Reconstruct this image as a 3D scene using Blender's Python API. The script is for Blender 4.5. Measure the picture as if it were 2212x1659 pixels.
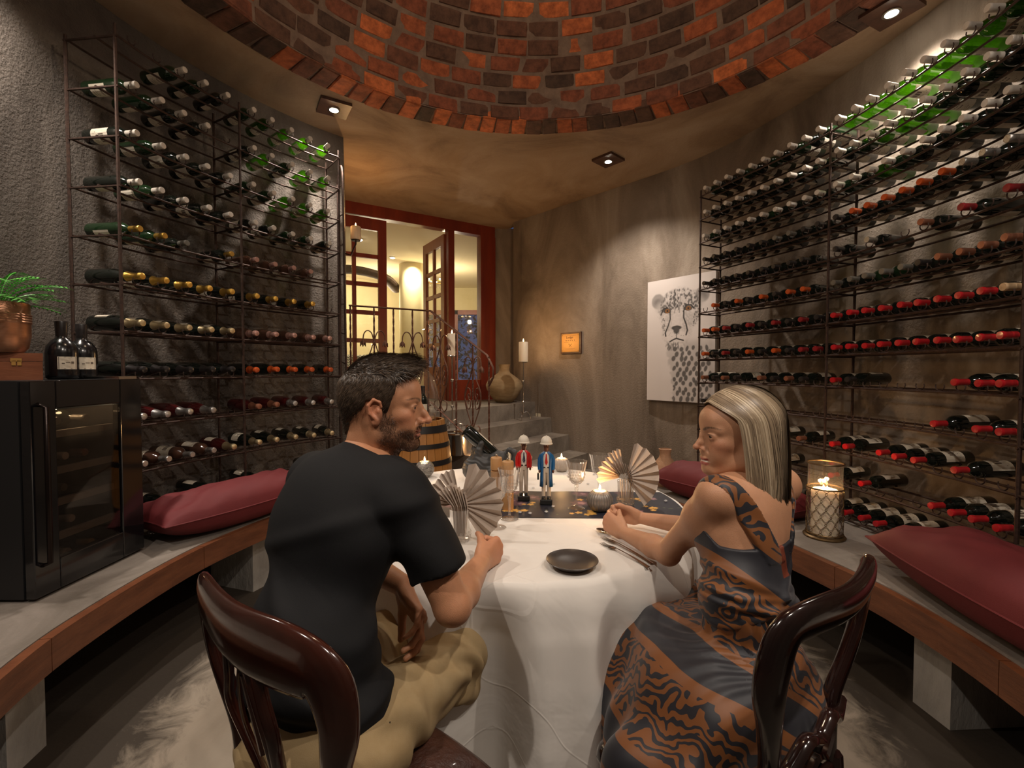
import bpy, math, random
import numpy as np
from mathutils import Vector as V, Matrix, Quaternion, Euler
R = random.Random(7)
S = bpy.context.scene
COL = S.collection
pi = math.pi
for o in list(bpy.data.objects): bpy.data.objects.remove(o)

# ---------------------------------------------------------------- camera
FPX = 1000.0
PITCH = math.radians(1.69)
CAMZ = 1.34
cd = bpy.data.cameras.new('camera'); cam = bpy.data.objects.new('camera', cd); COL.objects.link(cam)
cd.sensor_fit = 'HORIZONTAL'; cd.sensor_width = 36; cd.lens = FPX/2212*36
cam.location = (0, 0, CAMZ); cam.rotation_euler = (pi/2-PITCH, 0, 0)
cd.clip_start = .02; cd.clip_end = 100
S.camera = cam

# ---------------------------------------------------------------- world, exposure
S.view_settings.view_transform = 'Standard'; S.view_settings.look = 'None'
S.view_settings.gamma = 1; S.view_settings.use_curve_mapping = False
S.view_settings.exposure = 0.42
w = bpy.data.worlds.new('world'); S.world = w; w.use_nodes = True
w.node_tree.nodes['Background'].inputs[0].default_value = (.12, .20, .45, 1)
w.node_tree.nodes['Background'].inputs[1].default_value = .25

CEIL = 3.34
def lamp(kind, name, loc, power, color=(1, .82, .62), **kw):
    d = bpy.data.lights.new(name, kind); d.energy = power; d.color = color
    for k, v in kw.items(): setattr(d, k, v)
    o = bpy.data.objects.new(name, d); o.location = loc; COL.objects.link(o); return o
def aim(o, tgt):
    o.rotation_euler = (V(tgt)-o.location).to_track_quat('-Z', 'Y').to_euler()
WARM = (1, .88, .76)
# downlights set in the ceiling ring: (x, y, aim x, aim y, aim z, power, cone degrees)
SPOTS = [(-1.35, 3.57, -1.60, 3.4, 0, 110, 112), (.91, 4.44, 1.0, 4.45, 0, 125, 118), (2.10, 2.62, 2.3, 2.45, 0, 110, 112),
         (-2.08, 1.72, -2.2, 1.7, 0, 125, 125), (1.75, .55, 1.3, .9, 0, 60, 150), (-1.0, -.1, -.5, .9, .4, 70, 150), (.8, -.2, .4, 1.2, .5, 78, 150)]
for i, (x, y, ax, ay, az, p, cone) in enumerate(SPOTS):
    l = lamp('SPOT', 'downlight_lamp', (x, y, CEIL-.05), p, WARM, spot_size=math.radians(cone), spot_blend=1.0, shadow_soft_size=.03)
    aim(l, (ax, ay, az))
lamp('POINT', 'dome_fill', (.15, 1.8, 4.25), 27, (1, .76, .52), shadow_soft_size=.12)  # unseen fill light added to lift the dome bricks and the table
# hall behind the doors
l = lamp('SPOT', 'hall_lamp', (-1.75, 8.2, 3.25), 90, (1, .86, .58), spot_size=2.4, spot_blend=.8, shadow_soft_size=.05)
l = lamp('POINT', 'hall_lamp', (-2.6, 9.0, 2.6), 55, (1, .84, .58), shadow_soft_size=.3)
l = lamp('POINT', 'hall_lamp', (-1.2, 8.8, 2.7), 35, (1, .84, .58), shadow_soft_size=.05)

# ---------------------------------------------------------------- unprojection
def ray(px, py):
    a, b = (px-1106)/FPX, -(py-829.5)/FPX
    return V((a, math.cos(PITCH)+b*math.sin(PITCH), b*math.cos(PITCH)-math.sin(PITCH)))
def at_z(px, py, z):
    r = ray(px, py); t = (z-CAMZ)/r.z; return V((0, 0, CAMZ))+r*t
def at_y(px, py, y):
    r = ray(px, py); return V((0, 0, CAMZ))+r*(y/r.y)
def on_line(px, py, A, B):      # vertical plane through A, B
    r = ray(px, py); n = V((B[1]-A[1], -(B[0]-A[0]), 0)); A = V((A[0], A[1], 0))
    t = n.dot(A)/n.dot(r); return V((0, 0, CAMZ))+r*t

# ---------------------------------------------------------------- materials
def nt(name):
    m = bpy.data.materials.new(name); m.use_nodes = True; t = m.node_tree; b = t.nodes['Principled BSDF']; return m, t, b
def N(t, ty, **kw):
    n = t.nodes.new(ty)
    for k, v in kw.items():
        if k in n.inputs.keys(): n.inputs[k].default_value = v
        else: setattr(n, k, v)
    return n
def c4(c): return (c[0], c[1], c[2], 1)
def mat(name, col, rough=.5, metal=0, col2=None, scale=8, bump=0, bscale=60, coat=0, stretch=None, spec=.5, detail=6, **kw):
    m, t, b = nt(name)
    b.inputs['Base Color'].default_value = c4(col); b.inputs['Roughness'].default_value = rough
    b.inputs['Metallic'].default_value = metal; b.inputs['Coat Weight'].default_value = coat; b.inputs['Coat Roughness'].default_value = .08
    b.inputs['Specular IOR Level'].default_value = spec
    for k, v in kw.items(): b.inputs[k].default_value = v
    tc = t.nodes.new('ShaderNodeTexCoord'); src = tc.outputs['Object']
    if stretch:
        mp = t.nodes.new('ShaderNodeMapping'); mp.inputs['Scale'].default_value = stretch; t.links.new(src, mp.inputs[0]); src = mp.outputs[0]
    if col2:
        n = N(t, 'ShaderNodeTexNoise', Scale=scale, Detail=detail, Roughness=.65); t.links.new(src, n.inputs['Vector'])
        r = t.nodes.new('ShaderNodeValToRGB'); r.color_ramp.elements[0].position = .35; r.color_ramp.elements[1].position = .68
        r.color_ramp.elements[0].color = c4(col); r.color_ramp.elements[1].color = c4(col2)
        t.links.new(n.outputs['Fac'], r.inputs[0]); t.links.new(r.outputs[0], b.inputs['Base Color'])
    if bump:
        n = N(t, 'ShaderNodeTexNoise', Scale=bscale, Detail=8, Roughness=.6); t.links.new(src, n.inputs['Vector'])
        bp = N(t, 'ShaderNodeBump', Strength=bump, Distance=.01); t.links.new(n.outputs['Fac'], bp.inputs['Height']); t.links.new(bp.outputs[0], b.inputs['Normal'])
    return m
def vcmat(name, rough=.5, spec=.5, bump=0, bscale=200, sss=0, **kw):
    m, t, b = nt(name); a = t.nodes.new('ShaderNodeAttribute'); a.attribute_name = 'Col'
    t.links.new(a.outputs['Color'], b.inputs['Base Color']); b.inputs['Roughness'].default_value = rough; b.inputs['Specular IOR Level'].default_value = spec
    if sss: b.inputs['Subsurface Weight'].default_value = sss; b.inputs['Subsurface Radius'].default_value = (.012, .005, .003); b.inputs['Subsurface Scale'].default_value = .6
    for k, v in kw.items(): b.inputs[k].default_value = v
    if bump:
        tc = t.nodes.new('ShaderNodeTexCoord'); n = N(t, 'ShaderNodeTexNoise', Scale=bscale, Detail=4); t.links.new(tc.outputs['Object'], n.inputs['Vector'])
        bp = N(t, 'ShaderNodeBump', Strength=bump, Distance=.002); t.links.new(n.outputs['Fac'], bp.inputs['Height']); t.links.new(bp.outputs[0], b.inputs['Normal'])
    return m
def emit(name, col, power, base=(0, 0, 0)):
    m, t, b = nt(name); b.inputs['Base Color'].default_value = c4(base); b.inputs['Emission Color'].default_value = c4(col); b.inputs['Emission Strength'].default_value = power; return m
def glassy(name, col, tr=.55, trans=.25, rough=.03, pwr=2.5, amt=.45):      # tinted see-through shell: clear part, light-scattering part, gloss on top
    m, t, b = nt(name); t.nodes.remove(b); out = t.nodes['Material Output']
    tp = N(t, 'ShaderNodeBsdfTransparent', Color=c4(col)); tl = N(t, 'ShaderNodeBsdfTranslucent', Color=c4(col)); gl = N(t, 'ShaderNodeBsdfGlossy', Color=(1, 1, 1, 1), Roughness=rough)
    m1 = N(t, 'ShaderNodeMixShader', Fac=trans); t.links.new(tp.outputs[0], m1.inputs[1]); t.links.new(tl.outputs[0], m1.inputs[2])
    lw = N(t, 'ShaderNodeLayerWeight', Blend=.5); pw = N(t, 'ShaderNodeMath', operation='POWER'); pw.inputs[1].default_value = pwr; t.links.new(lw.outputs['Facing'], pw.inputs[0]); fr = N(t, 'ShaderNodeMath', operation='MULTIPLY_ADD'); fr.inputs[1].default_value = amt; fr.inputs[2].default_value = .04; t.links.new(pw.outputs[0], fr.inputs[0]); m2 = t.nodes.new('ShaderNodeMixShader')
    t.links.new(fr.outputs[0], m2.inputs[0]); t.links.new(m1.outputs[0], m2.inputs[1]); t.links.new(gl.outputs[0], m2.inputs[2]); t.links.new(m2.outputs[0], out.inputs[0]); return m

def plaster(name, c1, c2, c3, bump, fine=90, streak=(1, 1, .35)):
    m, t, b = nt(name); b.inputs['Roughness'].default_value = .75; b.inputs['Specular IOR Level'].default_value = .3
    tc = t.nodes.new('ShaderNodeTexCoord'); mp = t.nodes.new('ShaderNodeMapping'); mp.inputs['Scale'].default_value = streak; t.links.new(tc.outputs['Object'], mp.inputs[0])
    n1 = N(t, 'ShaderNodeTexNoise', Scale=1.3, Detail=9, Roughness=.62, Distortion=1.2); t.links.new(mp.outputs[0], n1.inputs['Vector'])
    r = t.nodes.new('ShaderNodeValToRGB'); e = r.color_ramp.elements; e[0].position = .33; e[0].color = c4(c1); e[1].position = .7; e[1].color = c4(c3); x = e.new(.5); x.color = c4(c2)
    t.links.new(n1.outputs['Fac'], r.inputs[0]); t.links.new(r.outputs[0], b.inputs['Base Color'])
    n2 = N(t, 'ShaderNodeTexNoise', Scale=fine, Detail=6, Roughness=.6); t.links.new(tc.outputs['Object'], n2.inputs['Vector'])
    n3 = N(t, 'ShaderNodeTexNoise', Scale=7, Detail=5, Distortion=.8); t.links.new(mp.outputs[0], n3.inputs['Vector'])
    ad = N(t, 'ShaderNodeMath', operation='MULTIPLY_ADD'); ad.inputs[1].default_value = .9; t.links.new(n3.outputs['Fac'], ad.inputs[0]); t.links.new(n2.outputs['Fac'], ad.inputs[2])
    bp = N(t, 'ShaderNodeBump', Strength=bump, Distance=.02); t.links.new(ad.outputs[0], bp.inputs['Height']); t.links.new(bp.outputs[0], b.inputs['Normal'])
    return m
M = {}
M['wallL'] = plaster('rough_plaster', (.075, .062, .052), (.17, .145, .125), (.27, .235, .20), .9, 70)
M['wallR'] = plaster('troweled_plaster', (.12, .092, .068), (.22, .175, .135), (.37, .31, .25), .30, 60)
M['ceil'] = plaster('ceiling_plaster', (.22, .15, .10), (.34, .24, .16), (.42, .32, .23), .25, 50, (1, 1, 1))
M['floor'] = plaster('screed_floor', (.17, .135, .10), (.27, .225, .175), (.33, .285, .23), .15, 40, (1, .5, 1))
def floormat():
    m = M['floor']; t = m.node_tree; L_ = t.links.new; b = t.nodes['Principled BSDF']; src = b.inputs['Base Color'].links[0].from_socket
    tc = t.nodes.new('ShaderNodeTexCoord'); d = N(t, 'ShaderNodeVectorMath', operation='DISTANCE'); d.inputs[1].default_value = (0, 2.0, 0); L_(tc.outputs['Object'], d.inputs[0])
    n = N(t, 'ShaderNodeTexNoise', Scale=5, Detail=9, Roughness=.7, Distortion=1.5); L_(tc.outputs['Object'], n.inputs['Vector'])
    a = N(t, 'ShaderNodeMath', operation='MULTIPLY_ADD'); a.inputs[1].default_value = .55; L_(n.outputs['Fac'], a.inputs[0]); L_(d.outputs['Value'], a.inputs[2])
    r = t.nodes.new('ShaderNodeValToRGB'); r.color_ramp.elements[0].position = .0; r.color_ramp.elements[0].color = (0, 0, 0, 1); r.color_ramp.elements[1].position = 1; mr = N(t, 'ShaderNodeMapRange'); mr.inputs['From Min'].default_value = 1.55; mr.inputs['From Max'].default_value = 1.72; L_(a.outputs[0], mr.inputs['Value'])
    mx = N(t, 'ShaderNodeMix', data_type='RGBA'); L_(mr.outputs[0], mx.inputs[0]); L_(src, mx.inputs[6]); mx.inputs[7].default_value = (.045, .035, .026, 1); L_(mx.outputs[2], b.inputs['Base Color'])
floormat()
M['slab'] = plaster('screed_slab', (.13, .11, .09), (.21, .18, .155), (.30, .27, .235), .25, 50, (1, 1, 1))
M['pier'] = mat('white_pier', (.30, .28, .25), .85, 0, (.46, .43, .39), 6, .6, 40, stretch=(1, 1, .4))
M['fascia'] = mat('timber', (.105, .033, .013), .38, 0, (.19, .066, .027), 5, .15, 30, stretch=(1, 1, 6))
M['step'] = plaster('step_screed', (.13, .105, .085), (.21, .175, .14), (.30, .255, .21), .2, 60, (1, 1, 1))
M['iron'] = mat('rusty_iron', (.035, .021, .017), .55, .6, (.075, .042, .030), 60, .3, 300)
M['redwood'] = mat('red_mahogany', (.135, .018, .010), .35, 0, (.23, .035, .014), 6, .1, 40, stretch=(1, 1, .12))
M['litwood'] = mat('lit_mahogany', (.26, .085, .04), .35, 0, (.34, .12, .06), 6, .1, 40, stretch=(1, 1, .12))  # brighter copy of redwood: light on the open door leaf put into colour
M['mortar'] = mat('mortar', (.16, .11, .085), .9, 0, (.25, .18, .14), 12, .6, 60)
M['hallwall'] = mat('cream_wall', (.62, .54, .32), .8, 0, (.68, .60, .38), 3)
M['hallceil'] = mat('cream_ceiling', (.66, .57, .38), .85)
M['black'] = mat('black_lacquer', (.006, .006, .007), .22, 0, coat=.4)
M['blackmat'] = mat('black_matt', (.012, .012, .013), .5)
M['gold'] = mat('gold_foil', (.75, .46, .10), .28, .9, bump=.3, bscale=250)
M['palegold'] = mat('pale_foil', (.70, .56, .33), .3, .85, bump=.3, bscale=250)
M['silver'] = mat('silver_foil', (.62, .6, .58), .25, .9, bump=.3, bscale=250)
M['steel'] = mat('steel', (.6, .58, .55), .15, 1)
M['white'] = mat('white_capsule', (.55, .50, .44), .45)
M['red'] = mat('red_capsule', (.42, .010, .016), .25, 0, coat=.5)
M['dkred'] = mat('dark_red_capsule', (.22, .012, .016), .3)
M['orange'] = mat('orange_capsule', (.46, .075, .014), .3, .1)
M['copper'] = mat('copper_capsule', (.30, .12, .07), .35, .5)
M['blackcap'] = mat('black_capsule', (.02, .017, .017), .3)
M['pink'] = mat('rose_foil', (.50, .28, .23), .35, .5)
M['grey'] = mat('grey_capsule', (.16, .15, .13), .35, .3)
M['cork'] = mat('cork', (.55, .38, .22), .8, 0, (.42, .27, .14), 60)
M['paper'] = mat('cream_label', (.58, .51, .40), .6, 0, (.66, .60, .50), 30)
M['greenglass'] = glassy('green_glass', (.11, .23, .018), .5, .28)
M['darkglass'] = mat('dark_bottle_glass', (.006, .008, .006), .07, 0, coat=.5)
M['dkgreen'] = mat('dark_green_glass', (.008, .022, .008), .08, 0, coat=.4)
M['winered'] = mat('wine_red_glass', (.05, .006, .006), .08, 0, coat=.4)
M['brownglass'] = mat('brown_glass', (.06, .028, .018), .12, 0, coat=.3)
M['clear'] = glassy('clear_glass', (.98, .98, .98), .9, .02, .02, 2.0, .65)
M['pane'] = glassy('window_pane', (.95, .95, .95), .9, .02)
M['crystal'] = None

# ---------------------------------------------------------------- mesh builders
class MB:
    def __init__(s): s.v = []; s.f = []; s.m = []; s.mi = 0
    def add(s, vs, fs):
        b = len(s.v); s.v += [tuple(x) for x in vs]; s.f += [tuple(i+b for i in f) for f in fs]; s.m += [s.mi]*len(fs); return s
    def box(s, c, d, rot=0, mtx=None):
        x, y, z = d[0]/2, d[1]/2, d[2]/2
        P = [V((i*x, j*y, k*z)) for k in (-1, 1) for j in (-1, 1) for i in (-1, 1)]
        m = mtx or Matrix.Rotation(rot, 3, 'Z'); c = V(c)
        return s.add([c+m@p for p in P], [(0, 2, 3, 1), (4, 5, 7, 6), (0, 1, 5, 4), (1, 3, 7, 5), (3, 2, 6, 7), (2, 0, 4, 6)])
    def bar(s, a, b, w, h, up=(0, 0, 1)):       # box between two points
        a, b = V(a), V(b); d = b-a; L = d.length; z = d.normalized(); u = V(up); x = u.cross(z)
        if x.length < 1e-4: x = V((1, 0, 0))
        x.normalize(); y = z.cross(x); m = Matrix((x, y, z)).transposed()
        return s.box((a+b)/2, (w, h, L), mtx=m)
    def tube(s, pts, r, n=6, cap=True, closed=False, flat=1.0):
        pts = [V(p) for p in pts]; k = len(pts); rr = r if isinstance(r, (list, tuple)) else [r]*k
        base = len(s.v); prev = None; vs = []
        for i, p in enumerate(pts):
            a = pts[(i-1) % k] if (closed or i > 0) else p; b = pts[(i+1) % k] if (closed or i < k-1) else p
            t = (b-a).normalized()
            if prev is None:
                u = t.cross(V((0, 0, 1)))
                if u.length < .05: u = t.cross(V((0, 1, 0)))
            else: u = prev-t*prev.dot(t)
            u.normalize(); prev = u; w_ = t.cross(u)
            for j in range(n):
                an = 2*pi*j/n; vs.append(p+(u*math.cos(an)+w_*math.sin(an)*flat)*rr[i])
        fs = []
        for i in range(k if closed else k-1):
            for j in range(n):
                a = i*n+j; b = i*n+(j+1) % n; c = ((i+1) % k)*n+(j+1) % n; d = ((i+1) % k)*n+j; fs.append((a, b, c, d))
        if cap and not closed: fs.append(tuple(range(n-1, -1, -1))); fs.append(tuple((k-1)*n+j for j in range(n)))
        return s.add(vs, fs)
    def lathe(s, prof, n=24, c=(0, 0, 0), mod=None, mtx=None):
        vs = []; fs = []; c = V(c)
        for i, (r, z) in enumerate(prof):
            for j in range(n):
                a = 2*pi*j/n; q = r*(mod(a, z) if mod else 1); p = V((q*math.cos(a), q*math.sin(a), z))
                if mtx: p = mtx@p
                vs.append(c+p)
        for i in range(len(prof)-1):
            for j in range(n): fs.append((i*n+j, i*n+(j+1) % n, (i+1)*n+(j+1) % n, (i+1)*n+j))
        if prof[0][0] > 1e-5: fs.append(tuple(range(n-1, -1, -1)))
        if prof[-1][0] > 1e-5: fs.append(tuple((len(prof)-1)*n+j for j in range(n)))
        return s.add(vs, fs)
    def prism(s, poly, z0, z1):
        n = len(poly); vs = [(p[0], p[1], z0) for p in poly]+[(p[0], p[1], z1) for p in poly]
        return s.add(vs, [tuple(range(n-1, -1, -1)), tuple(range(n, 2*n))]+[(i, (i+1) % n, n+(i+1) % n, n+i) for i in range(n)])
    def ball(s, c, r, n=12, sc=(1, 1, 1)):
        m = n//2+1; pr = [(max(r*math.sin(pi*i/m), 1e-6), -r*math.cos(pi*i/m)) for i in range(m+1)]
        b = len(s.v); s.lathe(pr, n); 
        for i in range(b, len(s.v)):
            v = s.v[i]; s.v[i] = (c[0]+v[0]*sc[0], c[1]+v[1]*sc[1], c[2]+v[2]*sc[2])
        return s
    def grid(s, fn, nu, nv, wrapu=False):
        vs = [fn(i/(nu if wrapu else nu-1), j/(nv-1)) for j in range(nv) for i in range(nu)]
        fs = [(j*nu+i, j*nu+(i+1) % nu, (j+1)*nu+(i+1) % nu, (j+1)*nu+i) for j in range(nv-1) for i in range(nu if wrapu else nu-1)]
        return s.add(vs, fs)
    def mesh(s, name, mats, smooth=False, off=None):
        me = bpy.data.meshes.new(name); vs = s.v
        if off: vs = [(v[0]-off[0], v[1]-off[1], v[2]-off[2]) for v in vs]
        me.from_pydata(vs, [], s.f)
        for m in (mats if isinstance(mats, (list, tuple)) else [mats]): me.materials.append(m)
        if any(s.m): me.polygons.foreach_set('material_index', s.m)
        if smooth:
            me.polygons.foreach_set('use_smooth', [True]*len(me.polygons))
            if smooth != 2: me.set_sharp_from_angle(angle=math.radians(50))
        me.update(); return me
    def build(s, name, mats, parent=None, smooth=False, world=False):
        """world=True: the vertices are in world space; subtract the (unrotated) parents' offset"""
        off = None
        if world and parent is not None:
            off = V((0, 0, 0)); q = parent
            while q: off += q.location; q = q.parent
        return obj(name, s.mesh(name, mats, smooth, off), parent)
def obj(name, me, parent=None):
    o = bpy.data.objects.new(name, me); COL.objects.link(o)
    if parent: o.parent = parent
    return o
def empty(name, loc=(0, 0, 0), rz=0):
    o = bpy.data.objects.new(name, None); COL.objects.link(o); o.location = loc; o.rotation_euler = (0, 0, rz); o.empty_display_size = .1; return o
def tag(o, label=None, cat=None, group=None, kind=None):
    if label: o['label'] = label
    if cat: o['category'] = cat
    if group: o['group'] = group
    if kind: o['kind'] = kind
    return o
def struct(o, label=None, cat=None): tag(o, label, cat, kind='structure'); return o
def cm(pts, n=8, closed=False):        # catmull-rom through the points
    P = [V(p) for p in pts]; k = len(P); out = []
    for i in range(k if closed else k-1):
        a, b, c, d = P[(i-1) % k] if closed or i else P[0]*2-P[1], P[i], P[(i+1) % k], P[(i+2) % k] if closed or i < k-2 else P[-1]*2-P[-2]
        for j in range(n):
            t = j/n; out.append(.5*((2*b)+(c-a)*t+(2*a-5*b+4*c-d)*t*t+(3*b-a-3*c+d)*t**3))
    if not closed: out.append(P[-1])
    return out
ORD = ['first', 'second', 'third', 'fourth', 'fifth', 'sixth', 'seventh', 'eighth', 'ninth', 'tenth', 'eleventh', 'twelfth', 'thirteenth', 'fourteenth', 'fifteenth', 'sixteenth', 'seventeenth', 'eighteenth', 'nineteenth', 'twentieth', 'twenty-first', 'twenty-second']
# ================================================================ ROOM
RC = V((0, 2.07, 0))
def rp(deg, r): return (RC.x+r*math.cos(math.radians(deg)), RC.y+r*math.sin(math.radians(deg)))
LW = [(-1.45, 4.04)]+[rp(a, r) for a, r in cm([(132, 2.42, 0), (140, 2.38, 0), (155, 2.33, 0), (180, 2.30, 0), (205, 2.33, 0), (228, 2.40, 0)], 4) and [(p.x, p.y) for p in cm([(132, 2.42, 0), (140, 2.38, 0), (155, 2.33, 0), (180, 2.30, 0), (205, 2.33, 0), (228, 2.40, 0)], 5)]]
BW = [rp(228+i*8, 2.40+.12*math.sin(pi*i/10.5)) for i in range(0, 12)]
RWp = cm([BW[-1]+(0,), (2.33, 1.3, 0), (2.36, 2.1, 0), (2.30, 2.9, 0), (2.12, 3.64, 0), (1.75, 4.44, 0), (1.02, 5.26, 0), (.08, 6.25, 0)], 6)
RW = [(p.x, p.y) for p in RWp]
DA, DB = (-1.98, 5.56), (-.27, 6.6)
def wallmesh(path, z0, z1, th=.12):
    b = MB(); n = len(path); nor = []
    for i in range(n):
        a, c = path[max(i-1, 0)], path[min(i+1, n-1)]; d = V((c[0]-a[0], c[1]-a[1], 0)).normalized(); nor.append(V((-d.y, d.x, 0)))
    # outward side: path runs counter-clockwise seen from above, so outward = right-hand side
    inn = [V((p[0], p[1], 0)) for p in path]; out = [V((p[0], p[1], 0))-q*th for p, q in zip(path, nor)]
    vs = []
    for P in (inn, out):
        for z in (z0, z1): vs += [(p.x, p.y, z) for p in P]
    f = []
    for i in range(n-1):
        f += [(i, i+1, n+i+1, n+i), (2*n+i+1, 2*n+i, 3*n+i, 3*n+i+1), (n+i, n+i+1, 3*n+i+1, 3*n+i), (i+1, i, 2*n+i, 2*n+i+1)]
    f += [(0, n, 3*n, 2*n), (n-1, 3*n-1, 4*n-1, 2*n-1)]
    b.add(vs, f); return b
struct(wallmesh(LW, 0, CEIL).build('wall_left', M['wallL'], smooth=True), 'rough grey plaster wall curving round the left side', 'wall')
struct(wallmesh(BW, 0, CEIL).build('wall_rear', M['wallL'], smooth=True), 'curved plaster wall behind the viewpoint', 'wall')
struct(wallmesh(RW, 0, CEIL).build('wall_right', M['wallR'], smooth=True), 'troweled grey brown plaster wall curving round the right side', 'wall')
struct(wallmesh([(.12, 6.20), (.02, 6.32), (.02, 6.62), (-.27, 6.60)], .0, CEIL, .1).build('wall_back', M['wallR']), 'narrow plaster pier between the door frame and right wall', 'wall')
struct(wallmesh([DA, (-1.45, 4.04)], 0, CEIL, .1).build('wall_passage', M['wallL']), 'plaster side wall of the entrance passage', 'wall')
# floor
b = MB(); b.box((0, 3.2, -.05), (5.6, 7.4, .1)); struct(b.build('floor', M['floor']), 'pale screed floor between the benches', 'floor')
# ceiling with the round opening
DC = V((.18, 1.90, 0)); RO, RI = 2.08, 1.86
outl = LW+BW[1:]+RW[1:]+[(-.27, 6.7), (-2.05, 5.66)]
outl = [(DC.x+(x-DC.x)*1.05, DC.y+(y-DC.y)*1.05) for x, y in outl]
def cast(a):
    d = V((math.cos(a), math.sin(a), 0)); best = 0; n = len(outl)
    for i in range(n):
        x1, y1 = outl[i]; x2, y2 = outl[(i+1) % n]; ex, ey = x2-x1, y2-y1; den = d.x*ey-d.y*ex
        if abs(den) < 1e-9: continue
        t = ((x1-DC.x)*ey-(y1-DC.y)*ex)/den; u = ((x1-DC.x)*d.y-(y1-DC.y)*d.x)/den
        if t > 0 and -1e-6 <= u <= 1+1e-6: best = max(best, t)
    return max(best, RO+.05)
NC = 180; vs = []; 
for i in range(NC):
    a = 2*pi*i/NC; e = cast(a)
    for r, z in ((RO, CEIL), (e, CEIL), (e, CEIL+.14), (RO, CEIL+.14)): vs.append((DC.x+r*math.cos(a), DC.y+r*math.sin(a), z))
fs = [(4*i+k, 4*((i+1) % NC)+k, 4*((i+1) % NC)+(k+1) % 4, 4*i+(k+1) % 4) for i in range(NC) for k in range(4)]
b = MB(); b.add(vs, fs); struct(b.build('ceiling', M['ceil']), 'brown plaster ceiling around the brick dome', 'ceiling')

# ---- brick dome: a ring of radial bricks, then courses spiralling inwards
def brickmat():
    m, t, b = nt('old_red_brick'); b.inputs['Roughness'].default_value = .8
    oi = t.nodes.new('ShaderNodeObjectInfo'); r = t.nodes.new('ShaderNodeValToRGB'); r.color_ramp.interpolation = 'LINEAR'; e = r.color_ramp.elements
    e[0].color = (.08, .048, .036, 1); e[1].color = (.72, .20, .065, 1); e[1].position = 1
    for p, c in ((.3, (.15, .070, .045)), (.5, (.28, .085, .045)), (.75, (.50, .135, .05))): x = e.new(p); x.color = c4(c)
    t.links.new(oi.outputs['Random'], r.inputs[0])
    tc = t.nodes.new('ShaderNodeTexCoord'); n = N(t, 'ShaderNodeTexNoise', Scale=14, Detail=8, Roughness=.7)
    va = N(t, 'ShaderNodeVectorMath', operation='ADD'); t.links.new(tc.outputs['Object'], va.inputs[0]); t.links.new(oi.outputs['Location'], va.inputs[1]); t.links.new(va.outputs[0], n.inputs['Vector'])
    r2 = t.nodes.new('ShaderNodeValToRGB'); e = r2.color_ramp.elements; e[0].position = .36; e[0].color = (.35, .32, .3, 1); e[1].position = .62; e[1].color = (1.1, 1.1, 1.05, 1)
    t.links.new(n.outputs['Fac'], r2.inputs[0])
    mx = N(t, 'ShaderNodeMix', data_type='RGBA', blend_type='MULTIPLY'); mx.inputs[0].default_value = .8
    t.links.new(r.outputs[0], mx.inputs[6]); t.links.new(r2.outputs[0], mx.inputs[7]); t.links.new(mx.outputs[2], b.inputs['Base Color'])
    bp = N(t, 'ShaderNodeBump', Strength=.8, Distance=.012); t.links.new(n.outputs['Fac'], bp.inputs['Height']); t.links.new(bp.outputs[0], b.inputs['Normal']); return m
M['brick'] = brickmat()
def brick_mesh(L, H, D, seed):      # chamfered, slightly uneven; face towards -Y (local)
    r = random.Random(seed); j = lambda s: r.uniform(-s, s); c = .007; b = MB()
    P = []
    for y, ins in ((D, 0), (c, 0), (0, c)):
        for sx, sz in ((-1, -1), (1, -1), (1, 1), (-1, 1)): P.append((sx*(L/2-ins)+j(.005), y+(j(.004) if y < D else 0), sz*(H/2-ins)+j(.004)))
    f = [(8, 9, 10, 11)]+[(4+i, 4+(i+1) % 4, 8+(i+1) % 4, 8+i) for i in range(4)]+[(i, (i+1) % 4, 4+(i+1) % 4, 4+i) for i in range(4)]
    b.add(P, f); return b.mesh('brick', M['brick'])
dome = struct(empty('brick_dome', (DC.x, DC.y, CEIL)), 'round red brick dome over the table', 'dome')
DH = 1.45
def dpt(ph, a, r=0):
    rr = RI+r; return V(((RI*math.cos(ph)+r*math.cos(ph))*math.cos(a), (RI*math.cos(ph)+r*math.cos(ph))*math.sin(a), DH*math.sin(ph)+r*math.sin(ph)))
b = MB(); NP = 16
b.grid(lambda u, v: dpt(v*pi/2*.999, u*2*pi, .005), 72, NP, True)
for i in range(72):      # mortar bed of the ring, just above the brick faces
    a, c = 2*pi*i/72, 2*pi*(i+1)/72
    b.add([(RI*math.cos(a), RI*math.sin(a), .008), (RI*math.cos(c), RI*math.sin(c), .008), ((RO+.02)*math.cos(c), (RO+.02)*math.sin(c), .008), ((RO+.02)*math.cos(a), (RO+.02)*math.sin(a), .008)], [(0, 1, 2, 3)])
tag(b.build('mortar', M['mortar'], dome, smooth=True))
ringm = [brick_mesh(.118, .212, .07, 50+i) for i in range(5)]
coursem = {}
far = MB(); cnt = 0
nring = 98
for i in range(nring):
    a = 2*pi*(i+.5)/nring; rm = (RO+RI)/2
    p = V((rm*math.cos(a), rm*math.sin(a), -.006+R.uniform(-.004, .004)))
    # local x along tangent, local y up (depth), local z radial
    X = V((-math.sin(a), math.cos(a), 0)); Y = V((0, 0, 1)); Z = V((math.cos(a), math.sin(a), 0)); mt = Matrix((X, Y, Z)).transposed()
    if -.35 < a < pi+.45:
        o = obj('brick', ringm[i % 5], dome); o.matrix_local = Matrix.Translation(p)@mt.to_4x4()@Matrix.Diagonal((R.uniform(.92, 1.03), 1, R.uniform(.97, 1.02), 1)); cnt += 1
    else: far.add([p+mt@v.co for v in ringm[i % 5].vertices], [tuple(q.vertices) for q in ringm[i % 5].polygons])
ph = .035; k = 0
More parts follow.
